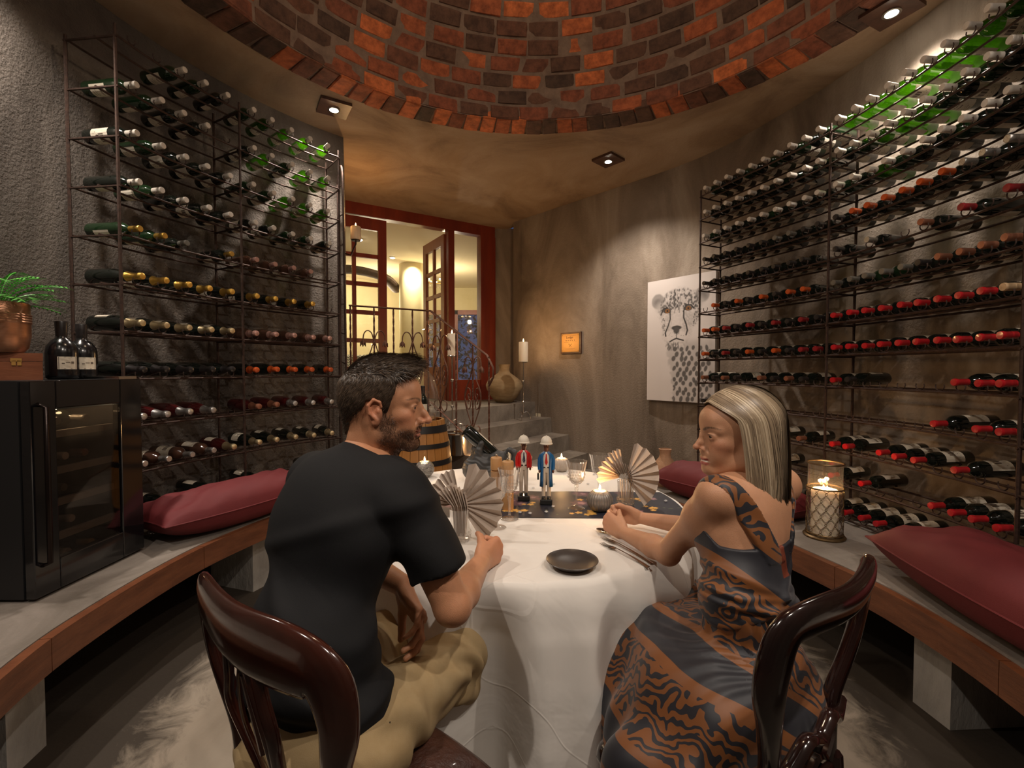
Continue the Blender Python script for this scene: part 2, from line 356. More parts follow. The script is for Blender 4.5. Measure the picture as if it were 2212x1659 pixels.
while ph < 1.35:
    rr = RI*math.cos(ph); n = max(6, int(2*pi*rr/.243)); L = 2*pi*rr/n-.016
    ms = [brick_mesh(L, .098, .07, 100+k*7+i) for i in range(4)]
    for i in range(n):
        a = 2*pi*(i+(k % 2)*.5+R.uniform(-.04, .04))/n % (2*pi); p = dpt(ph, a, -.004+R.uniform(-.004, .004)); T = V((-math.sin(a), math.cos(a), 0))
        U = (dpt(ph+.01, a)-dpt(ph-.01, a)).normalized(); O = U.cross(T)*-1
        if O.dot(V((math.cos(a), math.sin(a), 0))) < 0: O = -O
        X = O.cross(U)*-1 if False else U.cross(O)*-1; mt = Matrix((X, O, U)).transposed()
        if mt.determinant() < 0: mt = Matrix((-X, O, U)).transposed()
        vis = (k < 9 and .12 < a < pi-.12) or (k < 4 and (a < .12 and a > -.1 or pi-.12 <= a < pi+.25))
        if vis and cnt < 300:
            o = obj('brick', ms[i % 4], dome); o.matrix_local = Matrix.Translation(p)@mt.to_4x4(); cnt += 1
        else: far.add([p+mt@v.co for v in ms[i % 4].vertices], [tuple(q.vertices) for q in ms[i % 4].polygons])
    ph += .113/math.sqrt((RI*math.sin(ph))**2+(DH*math.cos(ph))**2); k += 1
tag(far.build('brick_remainder', M['brick'], dome), kind='stuff')

# ---- downlights on dark wooden plates
M['lampglow'] = emit('lamp_glow', (1, .88, .72), 60)
M['plate'] = mat('dark_wood_plate', (.05, .022, .014), .4, 0, (.11, .05, .03), 12)
LP = ['square wood-plated ceiling downlight above the left rack', 'square wood-plated ceiling downlight nearest the entrance doors', 'large square wood-plated ceiling downlight above the right rack']
for i, (x, y, *_s) in enumerate(SPOTS[:3]):
    t = tag(empty('ceiling_downlight', (x, y, CEIL), [.55, .75, .45][i]), LP[i], 'light')
    MB().box((0, 0, -.011), (.22, .22, .022)).build('plate', M['plate'], t)
    b = MB(); b.lathe([(.036, -.03), (.045, -.03), (.045, -.018), (.036, -.018), (.036, -.03)], 20); b.build('bezel', M['steel'], t, True)
    MB().ball((0, 0, -.026), .034, 14, (1, 1, .35)).build('bulb', M['lampglow'], t, True)

# ================================================================ BENCHES
BZ = .46
LF = cm([(-1.10, 3.35, 0), (-1.30, 3.10, 0), (-1.43, 2.88, 0), (-1.58, 2.30, 0), (-1.58, 1.70, 0), (-1.50, 1.30, 0), (-1.28, .80, 0), (-.95, .40, 0)], 6)
RF = cm([(.72, 3.75, 0), (.95, 3.42, 0), (1.10, 3.12, 0), (1.30, 2.72, 0), (1.43, 2.30, 0), (1.53, 1.83, 0), (1.52, 1.38, 0), (1.40, .90, 0), (1.15, .45, 0)], 6)
def bench(name, front, wallpts, label, fx):
    pos = V((front[12].x, front[12].y, 0)); t = tag(empty(name, pos), label, 'bench')
    def back(p):       # nearest wall point, a little off the plaster
        q = min(wallpts, key=lambda w_: (V((w_[0], w_[1], 0))-p).length); d = V((q[0], q[1], 0))-p; return p+d*((d.length-.012)/d.length)
    dens = []
    for i in range(len(wallpts)-1):
        for k in range(8): dens.append((wallpts[i][0]+(wallpts[i+1][0]-wallpts[i][0])*k/8, wallpts[i][1]+(wallpts[i+1][1]-wallpts[i][1])*k/8))
    wallpts = dens
    bk = [back(p) for p in front]; n = len(front); b = MB()
    for z in (BZ-.11, BZ): b.add([(p.x, p.y, z) for p in front]+[(p.x, p.y, z) for p in bk], [])
    F = []
    for i in range(n-1): F += [(2*n+i, 2*n+i+1, 3*n+i+1, 3*n+i), (i+1, i, n+i, n+i+1), (i, i+1, 2*n+i+1, 2*n+i), (n+i+1, n+i, 3*n+i, 3*n+i+1)]
    F += [(0, 2*n, 3*n, n), (n-1, 2*n-1, 4*n-1, 3*n-1)]
    b.f += F; b.m += [0]*len(F); b.build('seat_slab', M['slab'], t, world=True)
    # timber fascia boards along the front edge
    nor = []
    for i in range(n):
        a, c = front[max(i-1, 0)], front[min(i+1, n-1)]; d = (c-a).normalized(); q = V((-d.y, d.x, 0)); q = q if q.dot(RC-front[i]) > 0 else -q; nor.append(q)
    for s0 in range(0, n-1, 9):
        e = min(s0+9, n-1); b = MB(); vs = []; m = e-s0+1
        for o_, z in ((0, BZ-.115), (.035, BZ-.115), (.035, BZ-.004), (0, BZ-.004)):
            for i in range(s0, e+1):
                p = front[i]+nor[i]*o_; 
                if i == e and e < n-1: p = p+(front[i-1]-front[i]).normalized()*.003
                vs.append((p.x, p.y, z))
        fs = [(k*m+i, k*m+i+1, ((k+1) % 4)*m+i+1, ((k+1) % 4)*m+i) for k in range(4) for i in range(m-1)]+[(0, m, 2*m, 3*m), (m-1, 4*m-1, 3*m-1, 2*m-1)]
        b.add(vs, fs); b.build('fascia_board', M['fascia'], t, world=True)
    for i in fx:       # plastered piers
        p = front[i]-nor[i]*.26; a = math.atan2(nor[i].y, nor[i].x)
        b = MB(); b.box((p.x, p.y, (BZ-.11)/2), (.34, .15, BZ-.11), a); b.build('pier', M['pier'], t, world=True)
    return t
bench('bench', LF, LW+BW[1:4], 'built-in curved screed bench with timber edge along the left wall', (13, 26))
bench('bench', RF, list(reversed(RW[:])) , 'built-in curved screed bench with timber edge along the right wall', (31, 46))
# ================================================================ BOTTLES (base at the origin, neck along +Z, label facing +Y)
def prof_bordeaux(): return [(0, .006), (.02, .012), (.030, .0), (.0355, .003), (.037, .010), (.037, .185), (.035, .200), (.028, .215), (.018, .228), (.0150, .240), (.0142, .262)]
def prof_champ(): return [(0, .008), (.02, .012), (.034, .0), (.041, .004), (.0425, .014), (.0425, .130), (.040, .155), (.033, .185), (.024, .215), (.0175, .240), (.0155, .262)]
CAPB = [(.0150, .236), (.0152, .238), (.0155, .285), (.0165, .287), (.0165, .296), (.0150, .300), (0, .3005)]
CAPC = [(.0250, .213), (.0258, .214), (.0182, .240), (.0162, .272), (.0185, .276), (.0190, .292), (.0165, .302), (.007, .306), (0, .306)]
def label_mesh(rad, z0, z1, span, mt, marks):
    b = MB(); n = 8; rr = rad+.0006
    def pt(a, z, r): return (r*math.sin(a), r*math.cos(a), z)
    b.add([pt(-span+2*span*i/n, z, rr) for z in (z0, z1) for i in range(n+1)], [(n+1+i, n+2+i, 1+i, i) for i in range(n)])
    b.mi = 1
    for (u0, u1, w0, w1) in marks:
        a0, a1 = -span+2*span*u0, -span+2*span*u1; q0, q1 = z0+(z1-z0)*w0, z0+(z1-z0)*w1; k = 3
        b.add([pt(a0+(a1-a0)*i/k, z, rr+.0004) for z in (q0, q1) for i in range(k+1)], [(k+1+i, k+2+i, 1+i, i) for i in range(k)])
    return b.mesh('label', mt)
M['ink'] = mat('label_print', (.12, .09, .07), .6)
MK1 = [(.25, .75, .80, .86), (.3, .7, .60, .66), (.2, .8, .38, .40), (.28, .72, .28, .31), (.35, .65, .14, .17)]
MK2 = [(.3, .7, .45, .75), (.2, .8, .25, .28), (.25, .75, .16, .18)]
gm = lambda pr, mt: (lambda b: (b.lathe(pr, 18), b.mesh('glass', mt, True))[1])(MB())
GL = {}
def glass(kind, mt):
    if (kind, mt) not in GL: GL[(kind, mt)] = gm(prof_bordeaux() if kind == 'b' else prof_champ(), M[mt])
    return GL[(kind, mt)]
CP = {}
def capm(kind, mt):
    if (kind, mt) not in CP:
        b = MB(); b.lathe(CAPB if kind == 'b' else CAPC, 16); CP[(kind, mt)] = b.mesh('capsule', M[mt], True)
    return CP[(kind, mt)]
LB = {('b', 0): label_mesh(.037, .055, .145, 1.15, [M['paper'], M['ink']], MK1), ('b', 1): label_mesh(.037, .06, .16, 1.4, [M['paper'], M['ink']], MK2),
      ('c', 0): label_mesh(.0425, .045, .12, 1.2, [M['paper'], M['ink']], MK1), ('c', 1): label_mesh(.0425, .045, .12, 1.2, [M['paper'], M['ink']], MK2)}
def bottle(name, kind, gmat, cmat, loc, d, roll=0, lab=0):
    t = empty(name, loc); t.rotation_mode = 'QUATERNION'
    d = V(d).normalized(); Z = d; X = Z.cross(V((0, 0, 1)))
    if X.length < .1: X = V((1, 0, 0))
    X.normalize(); Y = Z.cross(X)*-1       # +Y upward when lying
    if abs(d.z) > .95: X = V((1, 0, 0)); Y = V((0, 1, 0)) if d.z > 0 else V((0, -1, 0))
    X = Y.cross(Z)
    t.rotation_quaternion = Matrix((X, Y, Z)).transposed().to_quaternion() @ Quaternion((0, 0, 1), roll)
    obj('glass', glass(kind, gmat), t); obj('capsule', capm(kind, cmat), t)
    if lab is not None: obj('label', LB[(kind, lab)], t)
    return t
# ================================================================ RACKS
def rack(front, depthdir, depth, rows, ztop, dz, nslot, label, postbot):
    """front: point function of s (0..nbay); depthdir: outward unit function; posts at whole s"""
    nb = len(nslot); t = tag(empty('wine_rack', (front(nb/2).x, front(nb/2).y, postbot)), label, 'wine rack', )
    def P(s, dd, z): p = front(s)+depthdir(s)*dd; return V((p.x, p.y, z))
    zb = postbot
    for k in range(nb+1):
        for dd in (0, depth):
            top = ztop+(.05 if dd == 0 or k else .02)
            b = MB(); n = 26; b.tube([P(k, dd, zb+(top-zb)*i/n) for i in range(n+1)], [.0085 if i % 2 else .0075 for i in range(n+1)], 6); b.build('post', M['iron'], t, True, world=True)
    for r in range(rows):
        z = ztop-dz*r
        for dd in (0, depth*.42, depth):
            b = MB(); b.tube([P(nb*i/24.0, dd, z if dd else z) for i in range(25)], .006, 5); b.build('rail', M['iron'], t, True, world=True)
        for k in range(nb+1):
            b = MB(); b.tube([P(k, -.012, z-.008), P(k, depth+.01, z-.008)], .006, 5); b.build('cross_bar', M['iron'], t, world=True)
    return t, P
def cradle_mesh():
    b = MB(); b.tube([(.021*math.cos(a), 0, .027+.021*math.sin(a)) for a in [pi*1.0-.45+(pi+.9)*i/8 for i in range(9)]], .0032, 4); return b.mesh('cradle', M['iron'], True)
CRA = cradle_mesh()
def fill(t, P, depthdir, spec, ztop, dz, nslot, which, skipcr=()):
    """spec[r][bay] = list per slot: None or (kind, glass, cap, label index)"""
    for r, bays in enumerate(spec):
        z = ztop-dz*r; pos = 0
        for k, slots in enumerate(bays):
            for i in range(nslot[k]):
                s = k+(i+.62)/(nslot[k]+.25)
                dd = depthdir(s); base = P(s, .272, z+.048); o = obj('cradle', CRA, t)
                q = P(s, .0, z); o.location = q-t.location; o.rotation_euler = (0, 0, math.atan2(dd.y, dd.x)+pi/2)
                c = slots[i] if i < len(slots) else None
                if not c: continue
                kind, g, cp, lb = c[:4]; pos += 1
                dirv = -dd+V((R.uniform(-.02, .02), R.uniform(-.02, .02), -.012))
                back = base+V((0, 0, R.uniform(-.002, .004)))
                if kind == 'c': back.z += .004
                nm = 'champagne_bottle' if kind == 'c' else 'wine_bottle'
                bt = bottle(nm, kind, g, cp, back+dirv*-.0, dirv, (pi+R.uniform(-.9, .9)) if z > 1.62 else R.uniform(-.5, .5), lb)
                tag(bt, '%s %s, %s from the left, %s row from the top, %s rack' % (CAPNAME[cp], 'champagne bottle' if kind == 'c' else 'wine bottle', ORD[pos-1], ORD[r], which), 'bottle', 'bottles lying in the %s rack' % which)
CAPNAME = dict(white='white-capped', gold='gold-foiled', palegold='pale gold-foiled', silver='silver-foiled', red='red-capped', dkred='dark red-capped', orange='orange-capped', copper='copper-capped', blackcap='black-capped', pink='rose-foiled', grey='grey-capped', cork='cork-topped')
# left rack
LZ, LD = 2.975, .24
LA = [(173.2, 1.945), (152.5, 1.937), (131.0, 2.03)]
def lfront(s):
    x = max(0, min(2, s)); k = 0 if x < 1 else 1; f = x-k; a = LA[k][0]+(LA[k+1][0]-LA[k][0])*f; r = LA[k][1]+(LA[k+1][1]-LA[k][1])*f
    return V((*rp(a, r), 0))
def ldir(s): p = lfront(s)-RC; return V((p.x, p.y, 0)).normalized()
tL, PL = rack(lfront, ldir, .275, 11, LZ, LD, [5, 5], 'tall rusty iron wine rack with twisted posts along the left wall', BZ)
b_ = lambda c, g='darkglass', l=0: ('b', g, c, l)
c_ = lambda c, g='darkglass', l=0: ('c', g, c, l)
W, WG, WD = b_('white', 'darkglass', 1), b_('white', 'greenglass', 1), b_('white', 'dkgreen', 0)
SL = [
 [[None, None, WD, WD, W], [WD, WG, WG, WG, WG]],
 [[WD, WD, W, W, None], [W, WG, WD, WG, WG]],
 [[W, WD, W, W, W], [WD, WD, WG, WG, WG]],
 [[W, WD, W, W, W], [W, W, WD, WD, W]],
 [[b_('gold', 'dkgreen'), b_('gold', 'dkgreen'), b_('grey'), None, b_('gold')], [b_('pink', 'brownglass'), b_('pink', 'brownglass'), b_('pink', 'brownglass'), b_('pink', 'brownglass')]],
 [[c_('gold')]*5, [c_('gold')]*4],
 [[c_('palegold')]*5, [c_('pink', 'brownglass', None)]*5],
 [[c_('blackcap', l=None)]*5, [c_('orange', l=None)]*5],
 [[c_('silver', 'winered', None)]*4, [c_('copper', 'winered', None), c_('copper', 'winered', None)]+[c_('silver', 'winered', None)]*3],
 [[b_('silver', 'brownglass', 1)]*4+[c_('palegold', 'winered', 1)], [c_('palegold')]*5],
 [[None, b_('white', 'darkglass'), None, b_('white', 'darkglass'), None], [b_('white'), None, None, b_('white'), None]],
]
# gold foil under the orange row is glossy orange; keep slots as written
fill(tL, PL, ldir, SL, LZ, LD, [5, 5], 'left')
# right rack
RZ, RD = 2.76, .19
RQ = [V((1.546, 3.83, 0)), V((1.90, 2.80, 0)), V((1.935, 1.757, 0)), V((1.62, .80, 0))]
RAng = [26, 20, -5, -32]
RC4 = cm(RQ, 16)
def rfront(s): x = max(0, min(3, s))*16; k = min(int(x), 47); return RC4[k].lerp(RC4[k+1], x-k)
def rdir(s):
    x = max(0, min(2.999, s)); k = int(x); a = math.radians(RAng[k]+(RAng[k+1]-RAng[k])*(x-k)); return V((math.cos(a), math.sin(a), 0))
tR, PR = rack(rfront, rdir, .235, 13, RZ, RD, [10, 10, 8], 'long rusty iron wine rack along the right wall', BZ)
RED, ORG, BLK, DKR, GRY, COP, CRK = b_('red', l=1), b_('orange', l=0), b_('blackcap', l=0), b_('dkred', l=0), b_('silver', l=0), b_('copper', l=0), b_('cork', 'dkgreen', 1)
n_ = None
SR = [
 [[WD, W, W, WD, W, WD, W, WD, W, WD], [WG, WG, WG, WG, WG, WG, WG, WG, WG, WG]],
 [[W]*10, [W, WD, WG, WG, WG, WD, W, WD, W, W]],
 [[WD, W, W, W, W, WD, W, W, W, W], [WD, W, WG, WD, W, W, WD, W, W, WD]],
 [[BLK, BLK, BLK, BLK, BLK, BLK, b_('grey'), b_('grey'), BLK, BLK], [BLK, ORG, ORG, ORG, ORG, ORG, ORG, GRY, GRY, GRY]],
 [[BLK]*9+[n_], [BLK, n_, GRY, n_, n_, b_('copper'), n_, DKR, n_, DKR]],
 [[n_, ORG, BLK, ORG, BLK, ORG, BLK, ORG, ORG, n_], [b_('grey'), b_('grey'), b_('grey', 'dkgreen'), b_('grey', 'dkgreen'), b_('grey'), BLK, COP, COP, COP, COP]],
 [[ORG, ORG, DKR, BLK, DKR, BLK, DKR, BLK, DKR, BLK], [RED]*9+[CRK]],
 [[ORG, BLK, DKR, BLK, ORG, BLK, ORG, BLK, DKR, DKR], [RED]*10],
 [[COP, BLK, COP, BLK, n_, COP, BLK, COP, BLK, n_], [RED, BLK, n_, n_, n_, n_, n_, RED, RED, RED]],
 [[BLK, n_, n_, n_, b_('white'), n_, n_, n_, n_, n_], [n_, n_, n_, n_, n_, n_, RED, n_, RED, RED]],
 [[BLK, n_, n_, n_, n_, n_, W, n_, b_('copper'), n_], [RED, RED, n_, RED, RED, RED, n_, RED, n_, n_]],
 [[n_, n_, n_, n_, n_, n_, W, n_, n_, n_], [RED, n_, RED, n_, n_, n_, RED, RED, RED, RED]],
 [[n_]*8+[BLK, n_], [RED]*10],
]
for r in range(13): SR[r].append([WG if r == 0 else RED if r > 8 else W][:1] if r in (0, 1, 11, 12) else [])
def fill_right():
    for r in range(13): pass
fill(tR, PR, rdir, SR, RZ, RD, [10, 10, 1], 'right')

# slender iron frame at the far end of the left rack
t = tag(empty('iron_frame', (-1.40, 3.72, BZ-.46)), 'slender leaning iron frame beside the far end of the left rack', 'frame')
fa, fb = V((-1.315, 3.66, 0)), V((-1.43, 3.84, 0)); up1 = cm([(fb.x, fb.y, 2.86), (fb.x+.03, fb.y-.05, 2.95), (fa.x-.02, fa.y+.02, 2.92), (fa.x-.005, fa.y, 2.6), (fa.x, fa.y, 1.8), (fa.x+.02, fa.y-.02, .9), (fa.x+.03, fa.y-.03, 0)], 8)
b = MB(); b.tube(up1, .008, 6); b.build('upright', M['iron'], t, True, world=True)
b = MB(); b.tube([(fb.x, fb.y, 2.86), (fb.x, fb.y, 0)], .008, 6); b.build('upright', M['iron'], t, True, world=True)
for i in range(11): z = .45+.235*i; b = MB(); b.tube([(fa.x, fa.y, z), (fb.x, fb.y, z+.03)], .005, 5); b.build('rung', M['iron'], t, world=True)
# ================================================================ ENTRANCE: landing, steps, door frame
LZN = .93
DA2 = on_line(690, 800, DA, DB); DDIR = (V((DB[0], DB[1], 0))-V((DA[0], DA[1], 0))).normalized(); DNOR = V((-DDIR.y, DDIR.x, 0))   # DNOR points away into the hall
P0 = V((-.79, 4.5, 0)); PLn = V((-1.455, 4.10, 0)); SN = V((.81, -.58, 0)).normalized(); SE = V((.58, .81, 0)).normalized()
def lineX(p, d, A, B):
    A = V((A[0], A[1], 0)); B = V((B[0], B[1], 0)); e = B-A; den = d.x*e.y-d.y*e.x; t = ((A.x-p.x)*e.y-(A.y-p.y)*e.x)/den; return p+d*t
def onwall(p): return lineX(p, SE, (1.02, 5.26), (.08, 6.25))
b = MB(); w0 = onwall(P0)
poly = [PLn, P0, w0, V((.06, 6.3, 0)), V((.0, 6.7, 0)), V((DA2.x, DA2.y+.1, 0)), V((-1.55, 4.15, 0))]
b.prism([(p.x, p.y) for p in poly], 0, LZN); struct(b.build('trim_1', M['step']), 'screed landing in front of the red doors', 'landing')
for k in range(1, 5):
    a = P0+SN*(.28*(k-1)); c = P0+SN*(.28*k); a2, c2 = onwall(a), onwall(c)
    b = MB(); b.prism([(a.x, a.y), (c.x, c.y), (c2.x, c2.y), (a2.x, a2.y)], 0, LZN-.186*k)
    struct(b.build('trim_%d' % (k+1), M['step']), 'screed step %s below the landing' % ORD[k-1], 'step')
def dpix(px): q = on_line(px, 800, DA, DB); return V((q.x, q.y, 0))
HT = CEIL
fr = struct(empty('door_1', (DA2.x, DA2.y, LZN)), 'dark red wooden door frame spanning the entrance', 'door frame')
def fbar(a, c, z0, z1, th=.09, name='frame_post', m='redwood', off=0, parent=fr):
    mid = (a+c)/2+DNOR*off; w_ = (c-a).length; b = MB(); b.box((mid.x, mid.y, (z0+z1)/2), (w_, th, z1-z0), math.atan2(DDIR.y, DDIR.x)); return b.build(name, M[m], parent, world=True)
top = on_line(900, 490, DA, DB).z
fbar(dpix(690), dpix(1065), 3.20, HT, .12, 'frame_head')
fbar(dpix(1035), dpix(1066), LZN, 3.20, .12)
fbar(dpix(966), dpix(979), LZN, 3.20, .11)
fbar(dpix(979), dpix(1035), LZN, LZN+.28, .07, 'bottom_panel')
fbar(dpix(979), dpix(1035), LZN+.28, 3.20, .008, 'pane', 'pane')
def leaf(name, org, d, w_, h, cols, rows, label, m, hz):
    t = tag(empty(name, (org.x, org.y, LZN+.005)), label, 'door', kind='structure'); ang = math.atan2(d.y, d.x); th = .045; st = .10
    def bx(u0, u1, z0, z1, nm, mm, tt=th):
        b = MB(); c = d*((u0+u1)/2); b.box((c.x, c.y, (z0+z1)/2), (u1-u0, tt, z1-z0), ang); o = obj(nm, b.mesh(nm, M[mm]), t); return o
    bx(0, st, 0, h, 'stile', m); bx(w_-st, w_, 0, h, 'stile', m); bx(st, w_-st, h-.14, h, 'top_rail', m); bx(st, w_-st, 0, .45, 'bottom_panel', m)
    pw = (w_-2*st-.045*(cols-1))/cols; ph_ = (h-.14-.45-.05*(rows-1))/rows
    for i in range(1, cols): bx(st+i*pw+(i-1)*.045, st+i*pw+i*.045, .45, h-.14, 'muntin', m, .035)
    for j in range(1, rows): bx(st, w_-st, .45+j*ph_+(j-1)*.05, .45+j*(ph_+.05), 'glazing_bar', m, .035)
    for i in range(cols):
        for j in range(rows): bx(st+i*(pw+.045), st+i*(pw+.045)+pw, .45+j*(ph_+.05), .45+j*(ph_+.05)+ph_, 'pane', 'pane', .006)
    if hz:
        q = d*(w_-.05); n = V((-d.y, d.x, 0)); b = MB()
        for s in (-1, 1): b.tube([(q.x, q.y, 1.0), (q+n*.05*s).to_tuple()[:2]+(1.0,), (q+n*.055*s-d*.1).to_tuple()[:2]+(1.0,)], .009, 6)
        b.build('handle', M['steel'], t)
    return t
LH = 3.195-LZN-.01
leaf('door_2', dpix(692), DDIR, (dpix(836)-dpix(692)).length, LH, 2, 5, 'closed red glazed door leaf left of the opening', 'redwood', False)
hg = dpix(966); fe = V((-1.27, 6.86, 0)); dd_ = (fe-hg).normalized()
leaf('door_3', hg+DNOR*.05, dd_, .74, LH-.02, 2, 5, 'glazed door leaf standing open into the hall', 'litwood', True)

# ---- hall beyond
b = MB(); hp = [(-.05, 6.72), (DA2.x-.2, DA2.y+.2), (-3.6, 5.6), (-4.6, 8.5), (-3.4, 11.0), (.9, 11.0), (.9, 6.9)]
b.prism(hp, LZN-.1, LZN-.003); struct(b.build('floor_hall', M['step']), 'hall floor beyond the doors', 'floor')
b = MB(); b.prism(hp, 3.28, 3.38); struct(b.build('ceiling_hall', M['hallceil']), 'cream hall ceiling beyond the doors', 'ceiling')
def wallbox(name, A, B, z0, z1, m='hallwall', th=.1, lab='cream hall wall'):
    A = V((*A, 0)); B = V((*B, 0)); c = (A+B)/2; d = B-A; b = MB(); b.box((c.x, c.y, (z0+z1)/2), (d.length, th, z1-z0), math.atan2(d.y, d.x)); return struct(b.build(name, M[m]), lab, 'wall')
wallbox('wall_hall_left', (-4.6, 8.5), (-3.6, 5.6), LZN, 3.28, lab='cream hall wall on the left')
wallbox('wall_hall_back', (-4.6, 8.5), (-2.35, 10.9), LZN, 3.28, lab='cream hall wall behind the column')
wallbox('wall_hall_front', (-3.6, 5.6), (DA2.x-.15, DA2.y+.12), LZN, 3.28, lab='hall side of the cellar wall')
wallbox('wall_hall_lintel', (-2.3, 11.0), (.9, 11.0), 2.75, 3.28, lab='cream band above the hall window')
wallbox('wall_hall_right', (.9, 11.0), (.9, 6.9), LZN, 3.28, lab='cream hall wall on the right')
wn = struct(empty('window_1', (-.7, 10.95, LZN)), 'tall hall window showing blue dusk outside', 'window')
for x in (-2.28, -1.32, -.3, .85): b = MB(); b.box((x, 10.95, (LZN+2.75)/2), (.09, .08, 2.75-LZN)); b.build('window_frame', M['redwood'], wn, world=True)
for z in (LZN+.05, 2.70): b = MB(); b.box((-.7, 10.95, z), (3.2, .08, .1)); b.build('window_rail', M['redwood'], wn, world=True)
for x0, x1 in ((-2.28, -1.32), (-1.32, -.3), (-.3, .85)): b = MB(); b.box(((x0+x1)/2, 10.95, (LZN+2.75)/2), (x1-x0-.09, .006, 2.75-LZN-.2)); b.build('pane', M['pane'], wn, world=True)
b = MB(); b.lathe([(.25, 0), (.25, 2.35)], 32); o = b.build('column', M['hallwall'], None, True); o.location = (-1.83, 8.6, LZN); struct(o, 'round cream column in the hall', 'column')
M['thatch'] = mat('dark_beam', (.05, .03, .02), .8, 0, (.12, .075, .05), 20, .5, 40)
b = MB(); b.tube(cm([(-3.3, 7.6, 2.95), (-2.75, 7.9, 3.05), (-2.3, 8.3, 3.0), (-2.15, 8.7, 2.85)], 6), .11, 8, flat=.7); tag(b.build('driftwood_beam', M['thatch'], smooth=True), 'dark gnarled timber beam under the hall ceiling', 'beam')
M['tree'] = mat('dusk_leaves', (.006, .012, .008), .8, 0, (.02, .035, .02), 3)
b = MB(); rr = random.Random(3)
for i in range(2600):
    c = V((rr.uniform(-3.2, 1.6), rr.uniform(12.6, 13.6), rr.uniform(.6, 3.6))); u = V((rr.uniform(-1, 1), rr.uniform(-1, 1), rr.uniform(-1, 1))).normalized(); v_ = u.orthogonal().normalized(); s = rr.uniform(.05, .11)
    b.add([c, c+u*s+v_*s*.4, c+u*2*s, c+u*s-v_*s*.4], [(0, 1, 2, 3)])
t = tag(empty('garden_tree', (-.8, 13.1, 0)), 'dark leafy tree outside the hall window at dusk', 'tree'); b.build('foliage', M['tree'], t, world=True)
b = MB(); b.tube([(-.8, 13.1, 0), (-.75, 13.1, 1.5), (-.9, 13.1, 3)], [.12, .09, .04], 7); b.build('trunk', M['tree'], t, world=True)
# hall furniture
def zig():
    m, t, b = nt('zigzag_fabric'); tc = t.nodes.new('ShaderNodeTexCoord'); sp = t.nodes.new('ShaderNodeSeparateXYZ'); t.links.new(tc.outputs['Object'], sp.inputs[0])
    a = N(t, 'ShaderNodeMath', operation='PINGPONG'); a.inputs[1].default_value = .03; t.links.new(sp.outputs['X'], a.inputs[0])
    ad = N(t, 'ShaderNodeMath', operation='ADD'); t.links.new(a.outputs[0], ad.inputs[0]); t.links.new(sp.outputs['Z'], ad.inputs[1])
    w_ = N(t, 'ShaderNodeMath', operation='MULTIPLY'); w_.inputs[1].default_value = 150; t.links.new(ad.outputs[0], w_.inputs[0])
    s = N(t, 'ShaderNodeMath', operation='SINE'); t.links.new(w_.outputs[0], s.inputs[0]); g = N(t, 'ShaderNodeMath', operation='GREATER_THAN'); g.inputs[1].default_value = 0; t.links.new(s.outputs[0], g.inputs[0])
    mx = N(t, 'ShaderNodeMix', data_type='RGBA'); mx.inputs[6].default_value = (.12, .12, .09, 1); mx.inputs[7].default_value = (.6, .57, .45, 1); t.links.new(g.outputs[0], mx.inputs[0]); t.links.new(mx.outputs[2], b.inputs['Base Color']); b.inputs['Roughness'].default_value = .9; return m
M['zig'] = zig()
t = tag(empty('armchair', (-2.35, 7.45, LZN-.1), .3), 'zigzag patterned armchair standing in the hall', 'armchair')
b = MB(); b.box((0, 0, .25), (.62, .62, .3)); b.build('seat', M['zig'], t)
b = MB(); b.grid(lambda u, v: (.38*math.cos(pi*u), .30*math.sin(pi*u), .1+.62*v), 16, 4); b.grid(lambda u, v: (.30*math.cos(pi*u), .22*math.sin(pi*u), .1+.62*v), 16, 4); b.tube([(.34*math.cos(pi*i/15), .26*math.sin(pi*i/15), .72) for i in range(16)], .045, 8); b.build('backrest', M['zig'], t, True)
t = tag(empty('chandelier', (-1.35, 8.2, 3.27)), 'small glowing crystal chandelier in the hall', 'chandelier'); M['amber'] = emit('amber_bulb', (1, .72, .32), 14)
b = MB(); b.tube([(0, 0, 0), (0, 0, -.38)], .006, 6); b.tube([(.13*math.cos(a), .13*math.sin(a), -.38) for a in [2*pi*i/16 for i in range(16)]], .008, 5, closed=True); b.build('frame', M['gold'], t)
for i in range(8): b = MB(); a = 2*pi*i/8; b.ball((.13*math.cos(a), .13*math.sin(a), -.345), .016, 8); b.build('bulb', M['amber'], t)
for i in range(10): b = MB(); a = 2*pi*i/10; b.ball((.1*math.cos(a), .1*math.sin(a), -.44), .018, 6, (.6, .6, 1.6)); b.build('crystal', M['clear'], t)
for i, (x, y, lb) in enumerate([(-2.05, 8.0, 'bright round hall downlight beside the column'), (-2.25, 6.9, 'bright round hall downlight seen through the upper door pane')]):
    t = tag(empty('hall_downlight', (x, y, 3.28)), lb, 'light'); b = MB(); b.lathe([(.05, -.012), (.05, 0)], 20); b.build('bezel', M['hallceil'], t); b = MB(); b.ball((0, 0, -.014), .036, 12, (1, 1, .4)); b.build('bulb', M['lampglow'], t)

